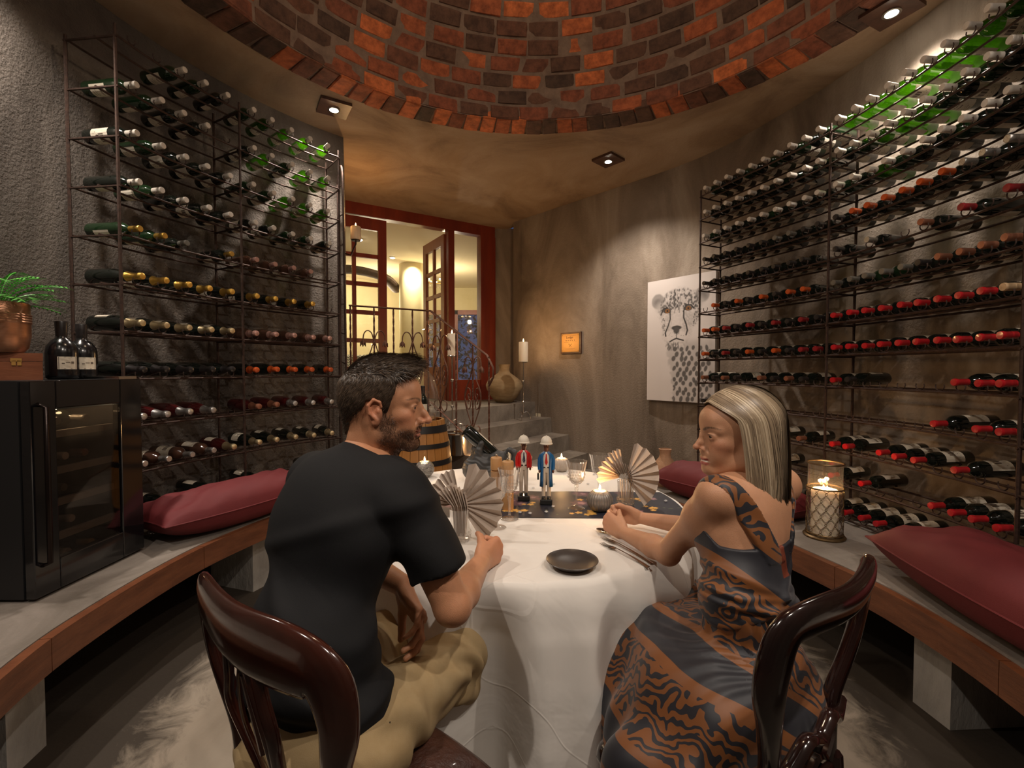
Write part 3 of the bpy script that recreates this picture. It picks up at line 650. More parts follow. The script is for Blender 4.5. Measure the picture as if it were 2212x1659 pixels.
# ================================================================ RAILING
rl = tag(empty('wrought_iron_railing', (P0.x, P0.y, LZN)), 'rust-brown wrought iron stair railing with scrolls and flowers', 'railing')
RTOP = 1.915
def rb(fn, name): b = MB(); fn(b); return b.build(name, M['rail'], rl, True, world=True)
M['rail'] = mat('rail_iron', (.10, .042, .026), .5, .5, (.17, .08, .05), 50, .3, 200)
PR_ = PLn+V((.01, .02, 0)); e0 = P0+V((0, 0, RTOP)); endt = .80
def sl(t, z0=RTOP): p = P0+SN*t; return V((p.x, p.y, z0-t*.63))
rb(lambda b: b.tube([PR_+V((0, 0, RTOP)), e0], .014, 6, flat=.6), 'top_rail')
rb(lambda b: b.tube([e0]+[sl(.05*i) for i in range(1, 15)]+[sl(.72)+SN*.05+V((0, 0, -.10)), sl(.72)+SN*.05+V((0, 0, -.18)), sl(.72)+SN*.0+V((0, 0, -.26))], .014, 6, flat=.6), 'sloping_handrail')
rb(lambda b: b.tube([sl(0, 1.03), sl(.98, 1.03)], .012, 6, flat=.6), 'lower_rail')
rb(lambda b: b.tube([PR_+V((0, 0, 1.0)), P0+V((0, 0, 1.0))], .010, 6), 'lower_rail')
def twist(p, z0, z1, name='baluster'):
    b = MB(); n = 40; vs = []
    for i in range(n+1):
        a = i*.5; z = z0+(z1-z0)*i/n
        for j in range(4): vs.append((p.x+.009*math.cos(a+j*pi/2), p.y+.009*math.sin(a+j*pi/2), z))
    b.add(vs, [(4*i+j, 4*i+(j+1) % 4, 4*i+4+(j+1) % 4, 4*i+4+j) for i in range(n) for j in range(4)]); b.build(name, M['rail'], rl, world=True)
def motif(p, e, zt, h=.70, w_=.095, zc=None):
    for s in (-1, 1):
        def q(u, z): return p+e*(u*s)+V((0, 0, zt+z))
        A = [q(.0, -.10), q(.25*w_, -.02), q(.65*w_, .0), q(.95*w_, -.03), q(1.05*w_, -.09)]
        B = [q(.0, -.08), q(.35*w_, -.19), q(.9*w_, -.30), q(1.0*w_, -.38), q(.8*w_, -.47), q(.25*w_, -.60), q(0, -.66)]
        C = [q(.95*w_, -.36), q(.75*w_, -.29), q(.4*w_, -.29), q(.28*w_, -.34), q(.45*w_, -.38), q(.6*w_, -.35), q(.48*w_, -.335)]
        D = [q(.95*w_, -.38), q(.7*w_, -.46), q(.4*w_, -.47), q(.28*w_, -.42), q(.45*w_, -.385), q(.6*w_, -.415), q(.5*w_, -.43)]
        E = [q(0, -.66), q(.4*w_, -.72), q(.8*w_, -.70), q(.85*w_, -.64), q(.6*w_, -.62)]
        rb(lambda b: [b.tube(cm(c_, 5), .0055, 5) for c_ in (A, B, C, D, E)], 'scroll')
        b = MB(); f = q(1.05*w_, -.11)
        for k in range(4):
            a = k*pi/2+.4; o_ = V((math.cos(a), math.sin(a), 0))*.02
            b.tube([f+V((0, 0, .02)), f+o_*.7+V((0, 0, -.005)), f+o_*1.2+V((0, 0, -.035))], [.006, .012, .003], 5)
        b.build('iron_flower', M['rail'], rl, True, world=True)
RE = (P0-PR_).normalized()
def rline(px): q = on_line(px, 700, PR_, P0); return V((q.x, q.y, 0))
def sline(px): q = on_line(px, 700, P0, P0+SN); return V((q.x, q.y, 0))
for px in (757, 808, 850, 891, 925): twist(rline(px), LZN, RTOP)
for px in (808, 891): motif(rline(px), RE, 1.70)
for px in (951, 985, 1021, 1056):
    q = sline(px); t_ = (q-P0).dot(SN); k = int(t_/.28)+1; twist(q, max(LZN-.186*k, .0), RTOP-t_*.63)
for px in (951, 1021): q = sline(px); t_ = (q-P0).dot(SN); motif(q, SN, 1.74-t_*.52)

# ================================================================ candle stands, basket, socket, plaque
M['wax'] = mat('ivory_wax', (.78, .66, .50), .45, **{'Subsurface Weight': .3, 'Subsurface Radius': (.03, .018, .008)})
M['flame'] = emit('flame', (1, .62, .22), 30)
def flame(parent, x, y, z, s=1, power=1.2, nm='flame'):
    b = MB(); b.lathe([(.0001, 0), (.004*s, .004*s), (.0058*s, .010*s), (.004*s, .020*s), (.0001, .032*s)], 10, (x, y, z)); o = b.build(nm, M['flame'], parent, True)
    b = MB(); b.tube([(x, y, z-.006*s), (x, y, z+.004*s)], .001*s, 5); b.build('wick', M['blackmat'], parent)
    l = lamp('POINT', 'flame_light', (x, y, z+.03*s), power, (1, .55, .22), shadow_soft_size=.012); l.parent = parent
    return o
def stand(x, y, z, zc, lab):
    t = tag(empty('candle_stand', (x, y, z)), lab, 'candle stand'); h = zc-z
    b = MB(); b.tube([(0, 0, .07), (0, 0, h)], .007, 8); b.build('stem', M['steel'], t, True)
    for zz in (h*.32, h*.68): b = MB(); b.ball((0, 0, zz), .018, 10); b.build('ball', M['steel'], t, True)
    for i in range(3):
        a = 2*pi*i/3+.3; b = MB(); b.tube(cm([(0, 0, .09), (.05*math.cos(a), .05*math.sin(a), .10), (.09*math.cos(a), .09*math.sin(a), .05), (.095*math.cos(a), .095*math.sin(a), .004)], 4), .005, 6); b.build('leg', M['steel'], t, True)
    b = MB(); b.lathe([(.03, h), (.05, h+.008), (.048, h+.012), (0, h+.012)], 16); b.build('drip_plate', M['steel'], t, True)
    return t
def candle(x, y, z, r, h, lab, power=2.5, s=1.2):
    t = tag(empty('pillar_candle', (x, y, z)), lab, 'candle'); b = MB(); b.lathe([(r, 0), (r, h-.006), (r-.006, h), (r*.5, h-.006), (0, h-.008)], 20); b.build('wax', M['wax'], t, True); flame(t, 0, 0, h, s, power); return t
stand(-.60, 4.76-.12, .744, 1.475, 'tall slim steel candle stand behind the iron railing'); candle(-.60, 4.64, 1.487, .045, .22, 'white pillar candle burning on the stand behind the railing', 5)
stand(.135, 5.50, .744, 1.43, 'tall slim steel candle stand beside the right wall'); candle(.135, 5.50, 1.442, .055, .235, 'white pillar candle burning close to the right wall', 7)
t = tag(empty('candle_sconce', (-1.545, 4.62, 2.62)), 'iron wall sconce behind the left wall end', 'sconce'); b = MB(); b.tube([(-.12, 0, -.12), (-.05, 0, -.14), (0, 0, -.03), (0, 0, 0)], .008, 6); b.lathe([(.04, 0), (.045, .008), (0, .008)], 12); b.build('bracket', M['iron'], t)
candle(-1.545, 4.62, 2.63, .05, .13, 'pillar candle glowing on the sconce beside the doors', 6)
# woven basket vase
b = MB(); b.lathe([(0, 0), (.10, 0), (.16, .06), (.225, .17), (.235, .22), (.21, .28), (.14, .335), (.075, .38), (.062, .42), (.07, .47), (.078, .485), (.066, .483), (.05, .42)], 40)
M['basket'] = mat('woven_reed', (.36, .24, .12), .75, 0, (.50, .36, .20), 8, .9, 160, stretch=(1, 1, 4))
o = b.build('basket_vase', M['basket'], None, True); o.location = (-.10, 5.93, LZN); tag(o, 'round woven reed vase with narrow neck on the landing', 'vase')
# double socket on the right wall
WD2 = (V((1.02, 5.26, 0))-V((.08, 6.25, 0))).normalized(); WN2 = V((-WD2.y, WD2.x, 0)); WN2 = WN2 if WN2.dot(RC-V((.5, 5.8, 0))) > 0 else -WN2
def wallthing(name, px, py, lab, cat, z_off=0, push=.0):
    r0, r1 = None, None; best = None
    for i in range(len(RW)-1):
        A, B = RW[i], RW[i+1]; q = on_line(px, py, A, B); d = V((B[0]-A[0], B[1]-A[1], 0)); s = (V((q.x-A[0], q.y-A[1], 0))).dot(d)/d.length_squared
        if -.01 <= s <= 1.01 and q.y > 0: best = (q, d.normalized()); break
    q, d = best; n = V((-d.y, d.x, 0)); n = n if n.dot(RC-q) > 0 else -n
    t = tag(empty(name, q+n*push, math.atan2(n.y, n.x)+pi/2), lab, cat); return t     # local -Y faces the room
t = wallthing('light_switch', 1163, 904, 'cream wall socket with a plug near the steps', 'socket')
M['cream'] = mat('cream_plastic', (.62, .56, .42), .4)
b = MB(); b.box((0, -.006, 0), (.075, .012, .13)); b.build('face_plate', M['cream'], t); b = MB(); b.box((-.005, -.03, -.01), (.05, .045, .05)); b.build('plug', M['cream'], t); b = MB(); b.box((-.005, -.054, .0), (.03, .004, .02)); b.build('switch', M['blackmat'], t)
b = MB(); b.tube(cm([(0, -.02, .01), (.01, -.02, .08), (.02, -.012, .2), (.015, -.01, .45)], 5), .003, 5); b.build('cable', M['step'], t)
# ---- brass plaque
def font_obj(name, body, size, m, parent, loc, rot, extrude=.0006, sx=1):
    cu = bpy.data.curves.new(name, 'FONT'); cu.body = body; cu.size = size; cu.align_x = 'CENTER'; cu.align_y = 'CENTER'; cu.extrude = extrude; cu.resolution_u = 2
    o0 = bpy.data.objects.new(name, cu); COL.objects.link(o0); bpy.context.view_layer.update()
    me = bpy.data.meshes.new_from_object(o0.evaluated_get(bpy.context.evaluated_depsgraph_get())); bpy.data.objects.remove(o0); bpy.data.curves.remove(cu)
    me.materials.clear(); me.materials.append(m); o = obj(name, me, parent); o.location = loc; o.rotation_euler = rot; o.scale = (sx, 1, 1); return o
t = wallthing('award_plaque', 1235, 741, 'brass award plaque with five stars on dark wood board', 'plaque')
M['brass'] = mat('brass_plate', (.40, .21, .045), .45, .3, (.46, .25, .06), 6)
M['etch'] = mat('etched_print', (.07, .04, .02), .6)
b = MB(); b.box((0, -.012, 0), (.31, .024, .255)); b.build('board', M['plate'], t)
b = MB(); b.box((0, -.026, 0), (.265, .005, .215)); b.build('plate', M['brass'], t)
font_obj('lettering', 'Lodge', .042, M['etch'], t, (-.01, -.0290, .066), (pi/2, 0, 0))
for i in range(5):
    b = MB(); P = []
    for k in range(10): a = pi/2+k*pi/5; r = .009 if k % 2 == 0 else .004; P.append((r*math.cos(a)+(i-2)*.031, -.0291, .030+r*math.sin(a)))
    b.add(P, [tuple(range(10))]); b.build('star', M['etch'], t)
b = MB(); b.box((0, -.0288, .088), (.17, .0008, .0018)); b.box((0, -.0288, .010), (.19, .0008, .0018)); b.box((0, -.0288, -.068), (.15, .0008, .0018)); b.box((0, -.0288, -.077), (.08, .0008, .0012)); b.build('ruled_line', M['etch'], t)
b = MB(); b.bar((-.018, -.0292, -.046), (.018, -.0292, -.012), .003, .001); b.bar((.018, -.0292, -.046), (-.018, -.0292, -.012), .003, .001)
for s in (-1, 1): b.bar((s*.018, -.0292, -.012), (s*.024, -.0292, -.016), .006, .001)
b.build('crossed_cutlery', M['etch'], t)
for x in (-.12, .12):
    for z in (-.094, .094): b = MB(); b.ball((x, -.029, z), .004, 6); b.build('screw', M['etch'], t)

# ---- cheetah canvas on the right wall
A_, B_ = V((1.40, 4.80, 0)), V((1.845, 4.215, 0)); zc0, zc1 = 1.035, 2.245
dv = (B_-A_).normalized(); nn = V((-dv.y, dv.x, 0)); nn = nn if nn.dot(RC-A_) > 0 else -nn
Wc = (B_-A_).length; Hc = zc1-zc0
t = tag(empty('cheetah_canvas', ((A_.x+B_.x)/2, (A_.y+B_.y)/2, (zc0+zc1)/2), math.atan2(nn.y, nn.x)+pi/2), 'unframed canvas print of a cheetah in grey tones on wall', 'picture')
M['canvas'] = mat('canvas_edge', (.62, .58, .55), .8)
b = MB(); b.box((0, .017, 0), (Wc, .03, Hc)); b.build('stretcher', M['canvas'], t)
nu, nv = 220, 380; U, Vv = np.meshgrid(np.linspace(0, 1, nu), np.linspace(0, 1, nv)); asp = Hc/Wc
rs = np.random.RandomState(5)
def vnoise(X, Y, sc, seed):
    r = np.random.RandomState(seed).rand(64, 64); x = X*sc; y = Y*sc; xi = np.floor(x).astype(int); yi = np.floor(y).astype(int); fx = x-xi; fy = y-yi; fx = fx*fx*(3-2*fx); fy = fy*fy*(3-2*fy)
    g = lambda a, c: r[(yi+c) % 64, (xi+a) % 64]
    return (g(0, 0)*(1-fx)+g(1, 0)*fx)*(1-fy)+(g(0, 1)*(1-fx)+g(1, 1)*fx)*fy
ss = lambda x, a, c: np.clip((x-a)/(c-a), 0, 1)**2*(3-2*np.clip((x-a)/(c-a), 0, 1))
Y = Vv*asp; X = U; wb = (vnoise(X, Y, 30, 1)-.5)*.02
img = .80-.05*vnoise(X, Y, 3, 2)-.03*Vv
def blob(cx, cy, rx, ry, rot=0, soft=.15):
    c, s = math.cos(rot), math.sin(rot); dx = X-cx; dy = Y-cy*asp; a = dx*c+dy*s; e = -dx*s+dy*c; return 1-ss(np.sqrt((a/rx)**2+(e/ry)**2)+wb*4, 1-soft, 1+soft)
def paint(mask, val, al=1.0):
    global img; img = img*(1-mask*al)+val*mask*al
head = np.maximum(blob(.5, .27, .30, .30), blob(.46, .42, .22, .22)); head = np.maximum(head, blob(.46, .5, .17, .13))
ns = vnoise(X, Y, 60, 3)
nl = .41-.10*ss(Vv, .95, .5)+.0; neck = ss(U+wb*3, nl-.02, nl+.02)*ss(Vv, .48, .56)*(1-ss(U, .99-.12*ss(Vv, .3, .7)*0, 1.0))
paint(neck, .60+.10*vnoise(X, Y, 8, 9)); paint(head, .56+.20*ns)
for cx, cy in ((.17, .175), (.82, .165)): paint(blob(cx, cy, .10, .10), .45); paint(blob(cx, cy+.01, .06, .05, 0, .6), .25, .7); paint(blob(cx+(.04 if cx < .5 else -.04), cy+.05, .07, .07, 0, .7), .6, .8)
paint(blob(.46, .40, .09, .20, 0, .5), .76, .8); paint(blob(.37, .47, .09, .07, 0, .4), .80, .8); paint(blob(.55, .475, .09, .07, 0, .4), .80, .8)
for i in range(150):      # small forehead and cheek spots
    cx = .22+.58*rs.rand(); cy = .10+.13*rs.rand()*1.2; paint(blob(cx, cy, .008+.006*rs.rand(), .012+.01*rs.rand(), rs.uniform(-.6, .6), .4)*head, .15, .8)
for i in range(90):
    sd = rs.rand() < .5; cx = (.16+.12*rs.rand()) if sd else (.70+.12*rs.rand()); cy = .24+.22*rs.rand(); paint(blob(cx, cy, .010, .010, 0, .4)*head, .2, .75)
for i in range(24): paint(blob(.33+.24*rs.rand(), .44+.035*rs.rand(), .004, .004), .2, .6)
def line(pts, wd, val=.08):
    for i in range(len(pts)-1):
        for k in range(10):
            f = k/10; paint(blob(pts[i][0]*(1-f)+pts[i+1][0]*f, pts[i][1]*(1-f)+pts[i+1][1]*f, wd, wd, 0, .4), val, .8)
line([(.36, .275), (.365, .33), (.33, .39), (.29, .44), (.30, .47)], .010); line([(.565, .28), (.565, .33), (.60, .38), (.62, .43), (.60, .47)], .010)
line([(.22, .29), (.25, .245), (.31, .235), (.37, .275)], .010); line([(.56, .28), (.60, .23), (.67, .235), (.71, .265)], .010)
eyes = np.zeros_like(img)
for cx, cy in ((.315, .262), (.625, .258)):
    paint(blob(cx, cy, .060, .032, .1), .12); e = blob(cx+.005, cy, .038, .030); eyes = np.maximum(eyes, e*(1-blob(cx+.005, cy, .013, .013))); paint(blob(cx+.005, cy, .013, .013), .03); paint(blob(cx+.02, cy-.008, .007, .007), .9)
paint(blob(.46, .405, .075, .030, 0, .2), .13); paint(blob(.46, .425, .045, .045, 0, .3), .16); line([(.46, .44), (.46, .49)], .006); line([(.36, .515), (.41, .50), (.46, .49), (.51, .50), (.57, .51)], .009)
paint(blob(.46, .545, .07, .03, 0, .5), .82, .6)
line([(.47, .14), (.46, .22), (.42, .29)], .007, .35); line([(.52, .14), (.50, .22), (.50, .29)], .007, .35)
yy = .60
for r_ in range(11):        # rows of body spots
    for c_ in range(7):
        cx = .43+c_*.092+rs.uniform(-.02, .02)+(r_ % 2)*.04; cy = .575+r_*.040+rs.uniform(-.008, .008)
        if cx < .98: paint(blob(cx, cy, .020+.009*rs.rand(), .030+.012*rs.rand(), rs.uniform(-.2, .5), .25)*neck, .14, .85)
for i in range(60): paint(blob(.30+.2*rs.rand(), .53+.05*rs.rand(), .006, .02, .3, .4), .2, .6)
rgb = np.stack([img*.93, img*.87, img*.84], -1); rgb = rgb*(1-eyes[..., None])+np.array([.32, .17, .07])*eyes[..., None]
rgb = np.clip(rgb, 0, 1)**1.35
vs = np.stack([(U-.5)*Wc, np.full_like(U, .0), (.5-Vv)*Hc], -1).reshape(-1, 3); idx = np.arange(nu*nv).reshape(nv, nu)
fs = np.stack([idx[:-1, :-1], idx[1:, :-1], idx[1:, 1:], idx[:-1, 1:]], -1).reshape(-1, 4)
me = bpy.data.meshes.new('print'); me.from_pydata(vs.tolist(), [], fs.tolist()); ca = me.color_attributes.new('Col', 'FLOAT_COLOR', 'POINT')
ca.data.foreach_set('color', np.concatenate([rgb.reshape(-1, 3), np.ones((nu*nv, 1))], 1).astype(np.float32).ravel()); me.materials.append(vcmat('print_ink', .7)); obj('print', me, t)

# ================================================================ BARREL with things on it
BX, BY, BH = -.76, 3.70, .95
t = tag(empty('wine_barrel', (BX, BY, 0)), 'oak wine barrel with black hoops standing beside the steps', 'barrel')
M['oak'] = mat('oak_staves', (.30, .125, .028), .42, 0, (.42, .19, .05), 5, .2, 60, stretch=(1, 1, .15), coat=.15)
M['hoop'] = mat('black_hoop', (.018, .017, .018), .45, .4)
rad = lambda z: .215+.062*(1-((z-.475)/.475)**2)
NS = 26; b = MB(); g = .0035/2
for i in range(9):
    z = .0+BH*i/8; r = rad(z); a = pi/NS-g/r
    for s in (-a, 0, a): b.v.append((r*math.cos(s), r*math.sin(s), z))
    for s in (-a, a): b.v.append(((r-.02)*math.cos(s), (r-.02)*math.sin(s), z))
for i in range(8):
    o_ = i*5; n_x = o_+5; b.f += [(o_, o_+1, n_x+1, n_x), (o_+1, o_+2, n_x+2, n_x+1), (o_+2, o_+4, n_x+4, n_x+2), (o_+3, o_, n_x, n_x+3)]
b.f += [(40, 41, 42, 44, 43), (0, 3, 4, 2, 1)]; b.m = [0]*len(b.f); sm = b.mesh('stave', M['oak'], True)
for i in range(NS): o = obj('stave', sm, t); o.rotation_euler = (0, 0, 2*pi*i/NS)
b = MB(); b.lathe([(.2, .03), (.2, .035)], 26); b.lathe([(.2, BH-.04), (.2, BH-.03)], 26); b.build('head', M['oak'], t)
for z, h in ((.04, .045), (.14, .035), (.28, .04), (.63, .04), (.76, .035), (.885, .055)):
    b = MB(); b.lathe([(rad(z-h/2)+.0005, z-h/2), (rad(z-h/2)+.004, z-h/2), (rad(z+h/2)+.004, z+h/2), (rad(z+h/2)+.0005, z+h/2)], 40); b.build('hoop', M['hoop'], t, True)
b = MB(); b.tube([(rad(.3)*1.005*math.cos(-.75+.22*math.cos(a)), rad(.3)*1.005*math.sin(-.75+.22*math.cos(a)), .40+.075*math.sin(a)) for a in [2*pi*i/24 for i in range(24)]], .003, 4, closed=True); b.build('burnt_mark', M['plate'], t)
TB = BH-.028
b = MB(); b.lathe([(.07, 0), (.135, .03), (.165, .12), (.165, .25), (.13, .36), (.07, .43), (.05, .47), (.055, .50)], 36)
o = b.build('glass_demijohn', M['clear'], None, True); o.location = (BX+.0, BY+.03, TB); tag(o, 'large rounded clear glass jar standing on the barrel', 'jar')
b = MB(); b.lathe([(.035, 0), (.042, .02), (.035, .08), (.045, .14), (.03, .2), (.035, .25)], 20, mod=lambda a, z: 1+.06*math.cos(8*a)); o = b.build('glass_carafe', M['clear'], None, True); o.location = (BX+.04, BY+.03, TB+.008); tag(o, 'cut glass carafe inside the large jar', 'carafe')
bt = bottle('wine_bottle', 'b', 'darkglass', 'blackcap', (BX+.075, BY-.145, TB), (0, 0, 1), 2.9, 1); tag(bt, 'dark wine bottle standing upright on the barrel', 'bottle')
b = MB(); b.lathe([(.0, .0), (.022, 0), (.026, .02), (.020, .05), (.024, .10), (.03, .13)], 20, mod=lambda a, z: 1+.05*math.cos(10*a)); o = b.build('shot_glass', M['clear'], None, True); o.location = (BX+.14, BY-.08, TB); tag(o, 'small cut glass tumbler beside the bottle on the barrel', 'glass')
# steel ice bucket and tea light on the step
b = MB(); b.lathe([(0, 0), (.10, 0), (.105, .01), (.125, .19), (.132, .195), (.132, .205), (.12, .205), (.1, .02)], 32); t = empty('ice_bucket', (-.52, 4.30, .558)); b.build('body', M['steel'], t, True)
b = MB(); b.tube([(.13*math.cos(a), 0, .19+.10*math.sin(a)) for a in [pi*i/14 for i in range(15)]], .004, 6); b.build('handle', M['steel'], t, True); tag(t, 'polished steel ice bucket on a step beside the barrel', 'bucket')
def tealight(x, y, z, lab, p=.6):
    t = tag(empty('tea_light', (x, y, z)), lab, 'candle'); b = MB(); b.lathe([(.018, 0), (.018, .012), (0, .012)], 16); b.build('cup', M['steel'], t, True); flame(t, 0, 0, .014, .9, p); return t
tealight(-.33, 4.22, .558, 'tea light burning on the step beside the steel bucket', 1.2)
# ================================================================ WINE COOLER
FX0, FX1, FY0, FY1, FZ0, FZ1 = -2.235, -1.80, 1.725, 2.245, BZ+.012, 1.30
t = tag(empty('wine_cooler', ((FX0+FX1)/2, (FY0+FY1)/2, BZ)), 'black wine cooler with glass door standing on the left bench', 'wine cooler')
def wb(nm, m, c, d, p=t, bev=0):
    b = MB(); b.box(c, d); o = b.build(nm, M[m], p, world=True)
    if bev: mod = o.modifiers.new('bevel', 'BEVEL'); mod.width = bev; mod.segments = 2
    return o
xm, ym, zm = (FX0+FX1-.045)/2, (FY0+FY1)/2, (FZ0+FZ1)/2; xe = FX1-.045
b = MB()
b.box(((FX0+xe)/2, FY0+.02, zm), (xe-FX0, .04, FZ1-FZ0)); b.box(((FX0+xe)/2, FY1-.02, zm), (xe-FX0, .04, FZ1-FZ0)); b.box(((FX0+xe)/2, ym, FZ0+.03), (xe-FX0, FY1-FY0-.08, .06)); b.box(((FX0+xe)/2, ym, FZ1-.02), (xe-FX0, FY1-FY0-.08, .04)); b.box((FX0+.02, ym, zm), (.04, FY1-FY0-.08, FZ1-FZ0-.1))
b.build('cabinet', M['blackmat'], t, world=True)
DX = FX1-.02
M['cooldoor'] = mat('glossy_black_door', (.005, .005, .006), .12, 0, coat=.6)
for nm, c, d in (('door_stile', (DX, FY0+.05, zm), (.038, .10, FZ1-FZ0)), ('door_stile', (DX, FY1-.06, zm), (.038, .12, FZ1-FZ0)), ('door_rail', (DX, ym-.01, FZ1-.055), (.038, .30, .11)), ('door_rail', (DX, ym-.01, FZ0+.06), (.038, .30, .12))): wb(nm, 'cooldoor', c, d, bev=.004)
M['smoke'] = glassy('smoked_glass', (.55, .50, .46), .9, .02)
wb('glass_pane', 'smoke', (DX+.008, ym-.01, zm), (.006, .30, FZ1-FZ0-.23))
M['coolsteel'] = mat('dark_handle', (.03, .022, .02), .25, .9)
b = MB(); b.tube([(FX1-.002, FY0+.03, FZ0+.12), (FX1+.03, FY0+.03, FZ0+.13), (FX1+.03, FY0+.03, FZ1-.10), (FX1-.002, FY0+.03, FZ1-.09)], .009, 8); b.build('handle', M['coolsteel'], t, True, world=True)
for i, z in enumerate((.66, .80, .93, 1.08)): wb('shelf', 'fascia' if False else 'pier', (DX-.045, ym-.01, z), (.02, .34, .028)); wb('shelf_rack', 'blackmat', ((FX0+DX)/2-.02, ym-.01, z-.004), (.34, .36, .006))
for i, (y, z, cp, g) in enumerate([(1.90, 1.094, 'grey', 'darkglass'), (2.03, 1.094, 'grey', 'darkglass'), (1.93, .944, 'white', 'darkglass'), (2.02, .944, 'copper', 'darkglass'), (1.92, .814, 'grey', 'darkglass'), (1.95, .674, 'white', 'darkglass'), (1.93, FZ0+.066, 'white', 'dkgreen'), (2.04, FZ0+.066, 'cork', 'darkglass')]):
    bt = bottle('wine_bottle', 'b', g, cp, (FX1-.37, y, z+.038), (1, 0, 0), .4, 0); tag(bt, 'wine bottle lying %s on the %s shelf inside the cooler' % (['at left', 'at right'][1 if y > 1.97 else 0], ['top', 'top', 'second', 'second', 'third', 'fourth', 'lowest', 'lowest'][i]), 'bottle', 'bottles in the wine cooler')
l = lamp('POINT', 'cooler_light', (FX0+.25, ym, FZ1-.08), 2.0, (1, .75, .45), shadow_soft_size=.03)
# on top of the cooler
M['walnut'] = mat('polished_walnut', (.16, .05, .022), .3, 0, (.26, .09, .04), 5, .1, 40, stretch=(1, 6, 6), coat=.3)
t = tag(empty('wooden_box', (-2.074, 1.865, FZ1), pi/4), 'polished wooden box with brass clasp on the wine cooler', 'box')
b = MB(); b.box((0, 0, .038), (.26, .09, .076)); b.build('body', M['walnut'], t); b = MB(); b.box((0, 0, .094), (.262, .092, .033)); b.build('lid', M['walnut'], t)
b = MB(); b.box((.055, -.048, .082), (.032, .006, .014)); b.box((.048, -.048, .070), (.012, .006, .02)); b.box((.064, -.048, .070), (.012, .006, .02)); b.build('clasp', M['brass'], t)
t = tag(empty('potted_palm', (-2.070, 1.868, FZ1+.112)), 'green palm in a ribbed copper pot on the wooden box', 'plant')
M['potcopper'] = mat('brushed_copper', (.42, .20, .11), .35, .85, (.50, .27, .17), 30, stretch=(1, 1, 8))
b = MB(); pr = [(0, 0), (.072, 0), (.088, .02), (.096, .07), (.096, .115)]+[(.097+(.003 if i % 2 else 0), .118+i*.005) for i in range(8)]+[(.095, .16), (.095, .20), (.091, .202), (.086, .16), (0, .16)]; b.lathe(pr, 36); b.build('pot', M['potcopper'], t, True)
M['leaf'] = mat('palm_leaf', (.05, .30, .025), .45, 0, (.10, .42, .05), 8, **{'Subsurface Weight': .0}); rr = random.Random(11)
for k in range(18):
    a = rr.uniform(0, 2*pi) if k > 5 else [-.5, -.15, .1, .35, -.8, -1.6][k]; L = rr.uniform(.21, .29) if k > 1 else .30; up = rr.uniform(.55, 1.3) if k > 1 else (.55, .95)[k]; L *= .6 if math.cos(a) < -.2 else 1
    d = V((math.cos(a), math.sin(a), 0)); st = []
    for i in range(9):
        s = i/8; st.append(V((0, 0, .15))+d*(L*s*math.cos(up)*(.8+.4*s))+V((0, 0, L*1.25*math.sin(up)*s-L*.55*s*s)))
    b = MB(); b.tube(st, [.0016]*9, 4); sd = d.cross(V((0, 0, 1)))
    for i in range(2, 9):
        for s in (-1, 1):
            for q in (0, .5):
                if i == 8 and q: continue
                p = st[i].lerp(st[min(i+1, 8)], q); ll = .070*math.sin(pi*min(.97, (i+q)/9))+.018; dr = (sd*s*.75+d*.7+V((0, 0, .1))).normalized(); wv = d.cross(dr).normalized().cross(dr).normalized()*.0042
                m_ = p+dr*ll*.5; b.add([p, m_+wv, p+dr*ll+V((0, 0, -.012)), m_-wv], [(0, 1, 2, 3)])
    b.build('frond', M['leaf'], t)
port = [(0, .005), (.045, 0), (.054, .006), (.056, .02), (.056, .115), (.052, .145), (.036, .170), (.021, .182), (.018, .195)]
for x, y, lb in ((-1.995, 2.055, 'squat black bottle with cream label next to the wooden box'), (-2.020, 2.178, 'squat black bottle with cream label nearer the rack post')):
    t = tag(empty('port_bottle', (x, y, FZ1)), lb, 'bottle', 'squat black bottles on the wine cooler'); t.rotation_euler = (0, 0, math.atan2(-y, -x)-pi/2+.35)
    b = MB(); b.lathe(port, 28); b.build('glass', M['black'], t, True); b = MB(); b.lathe([(.0185, .185), (.0195, .19), (.0225, .252), (.0215, .256), (0, .257)], 20); b.build('capsule', M['blackcap'], t, True)
    obj('label', label_mesh(.056, .045, .10, .62, [M['paper'], M['ink']], [(.05, .95, .03, .06), (.05, .95, .94, .97), (.05, .08, .03, .97), (.92, .95, .03, .97), (.2, .35, .45, .62), (.4, .62, .5, .56), (.66, .8, .42, .5)]), t)
b = MB(); b.box((0, 0, .006), (.16, .10, .012)); o = b.build('tray', M['steel'], None); o.location = (-1.885, 2.175, FZ1); tag(o, 'thin flat silver case lying on the cooler top', 'case')

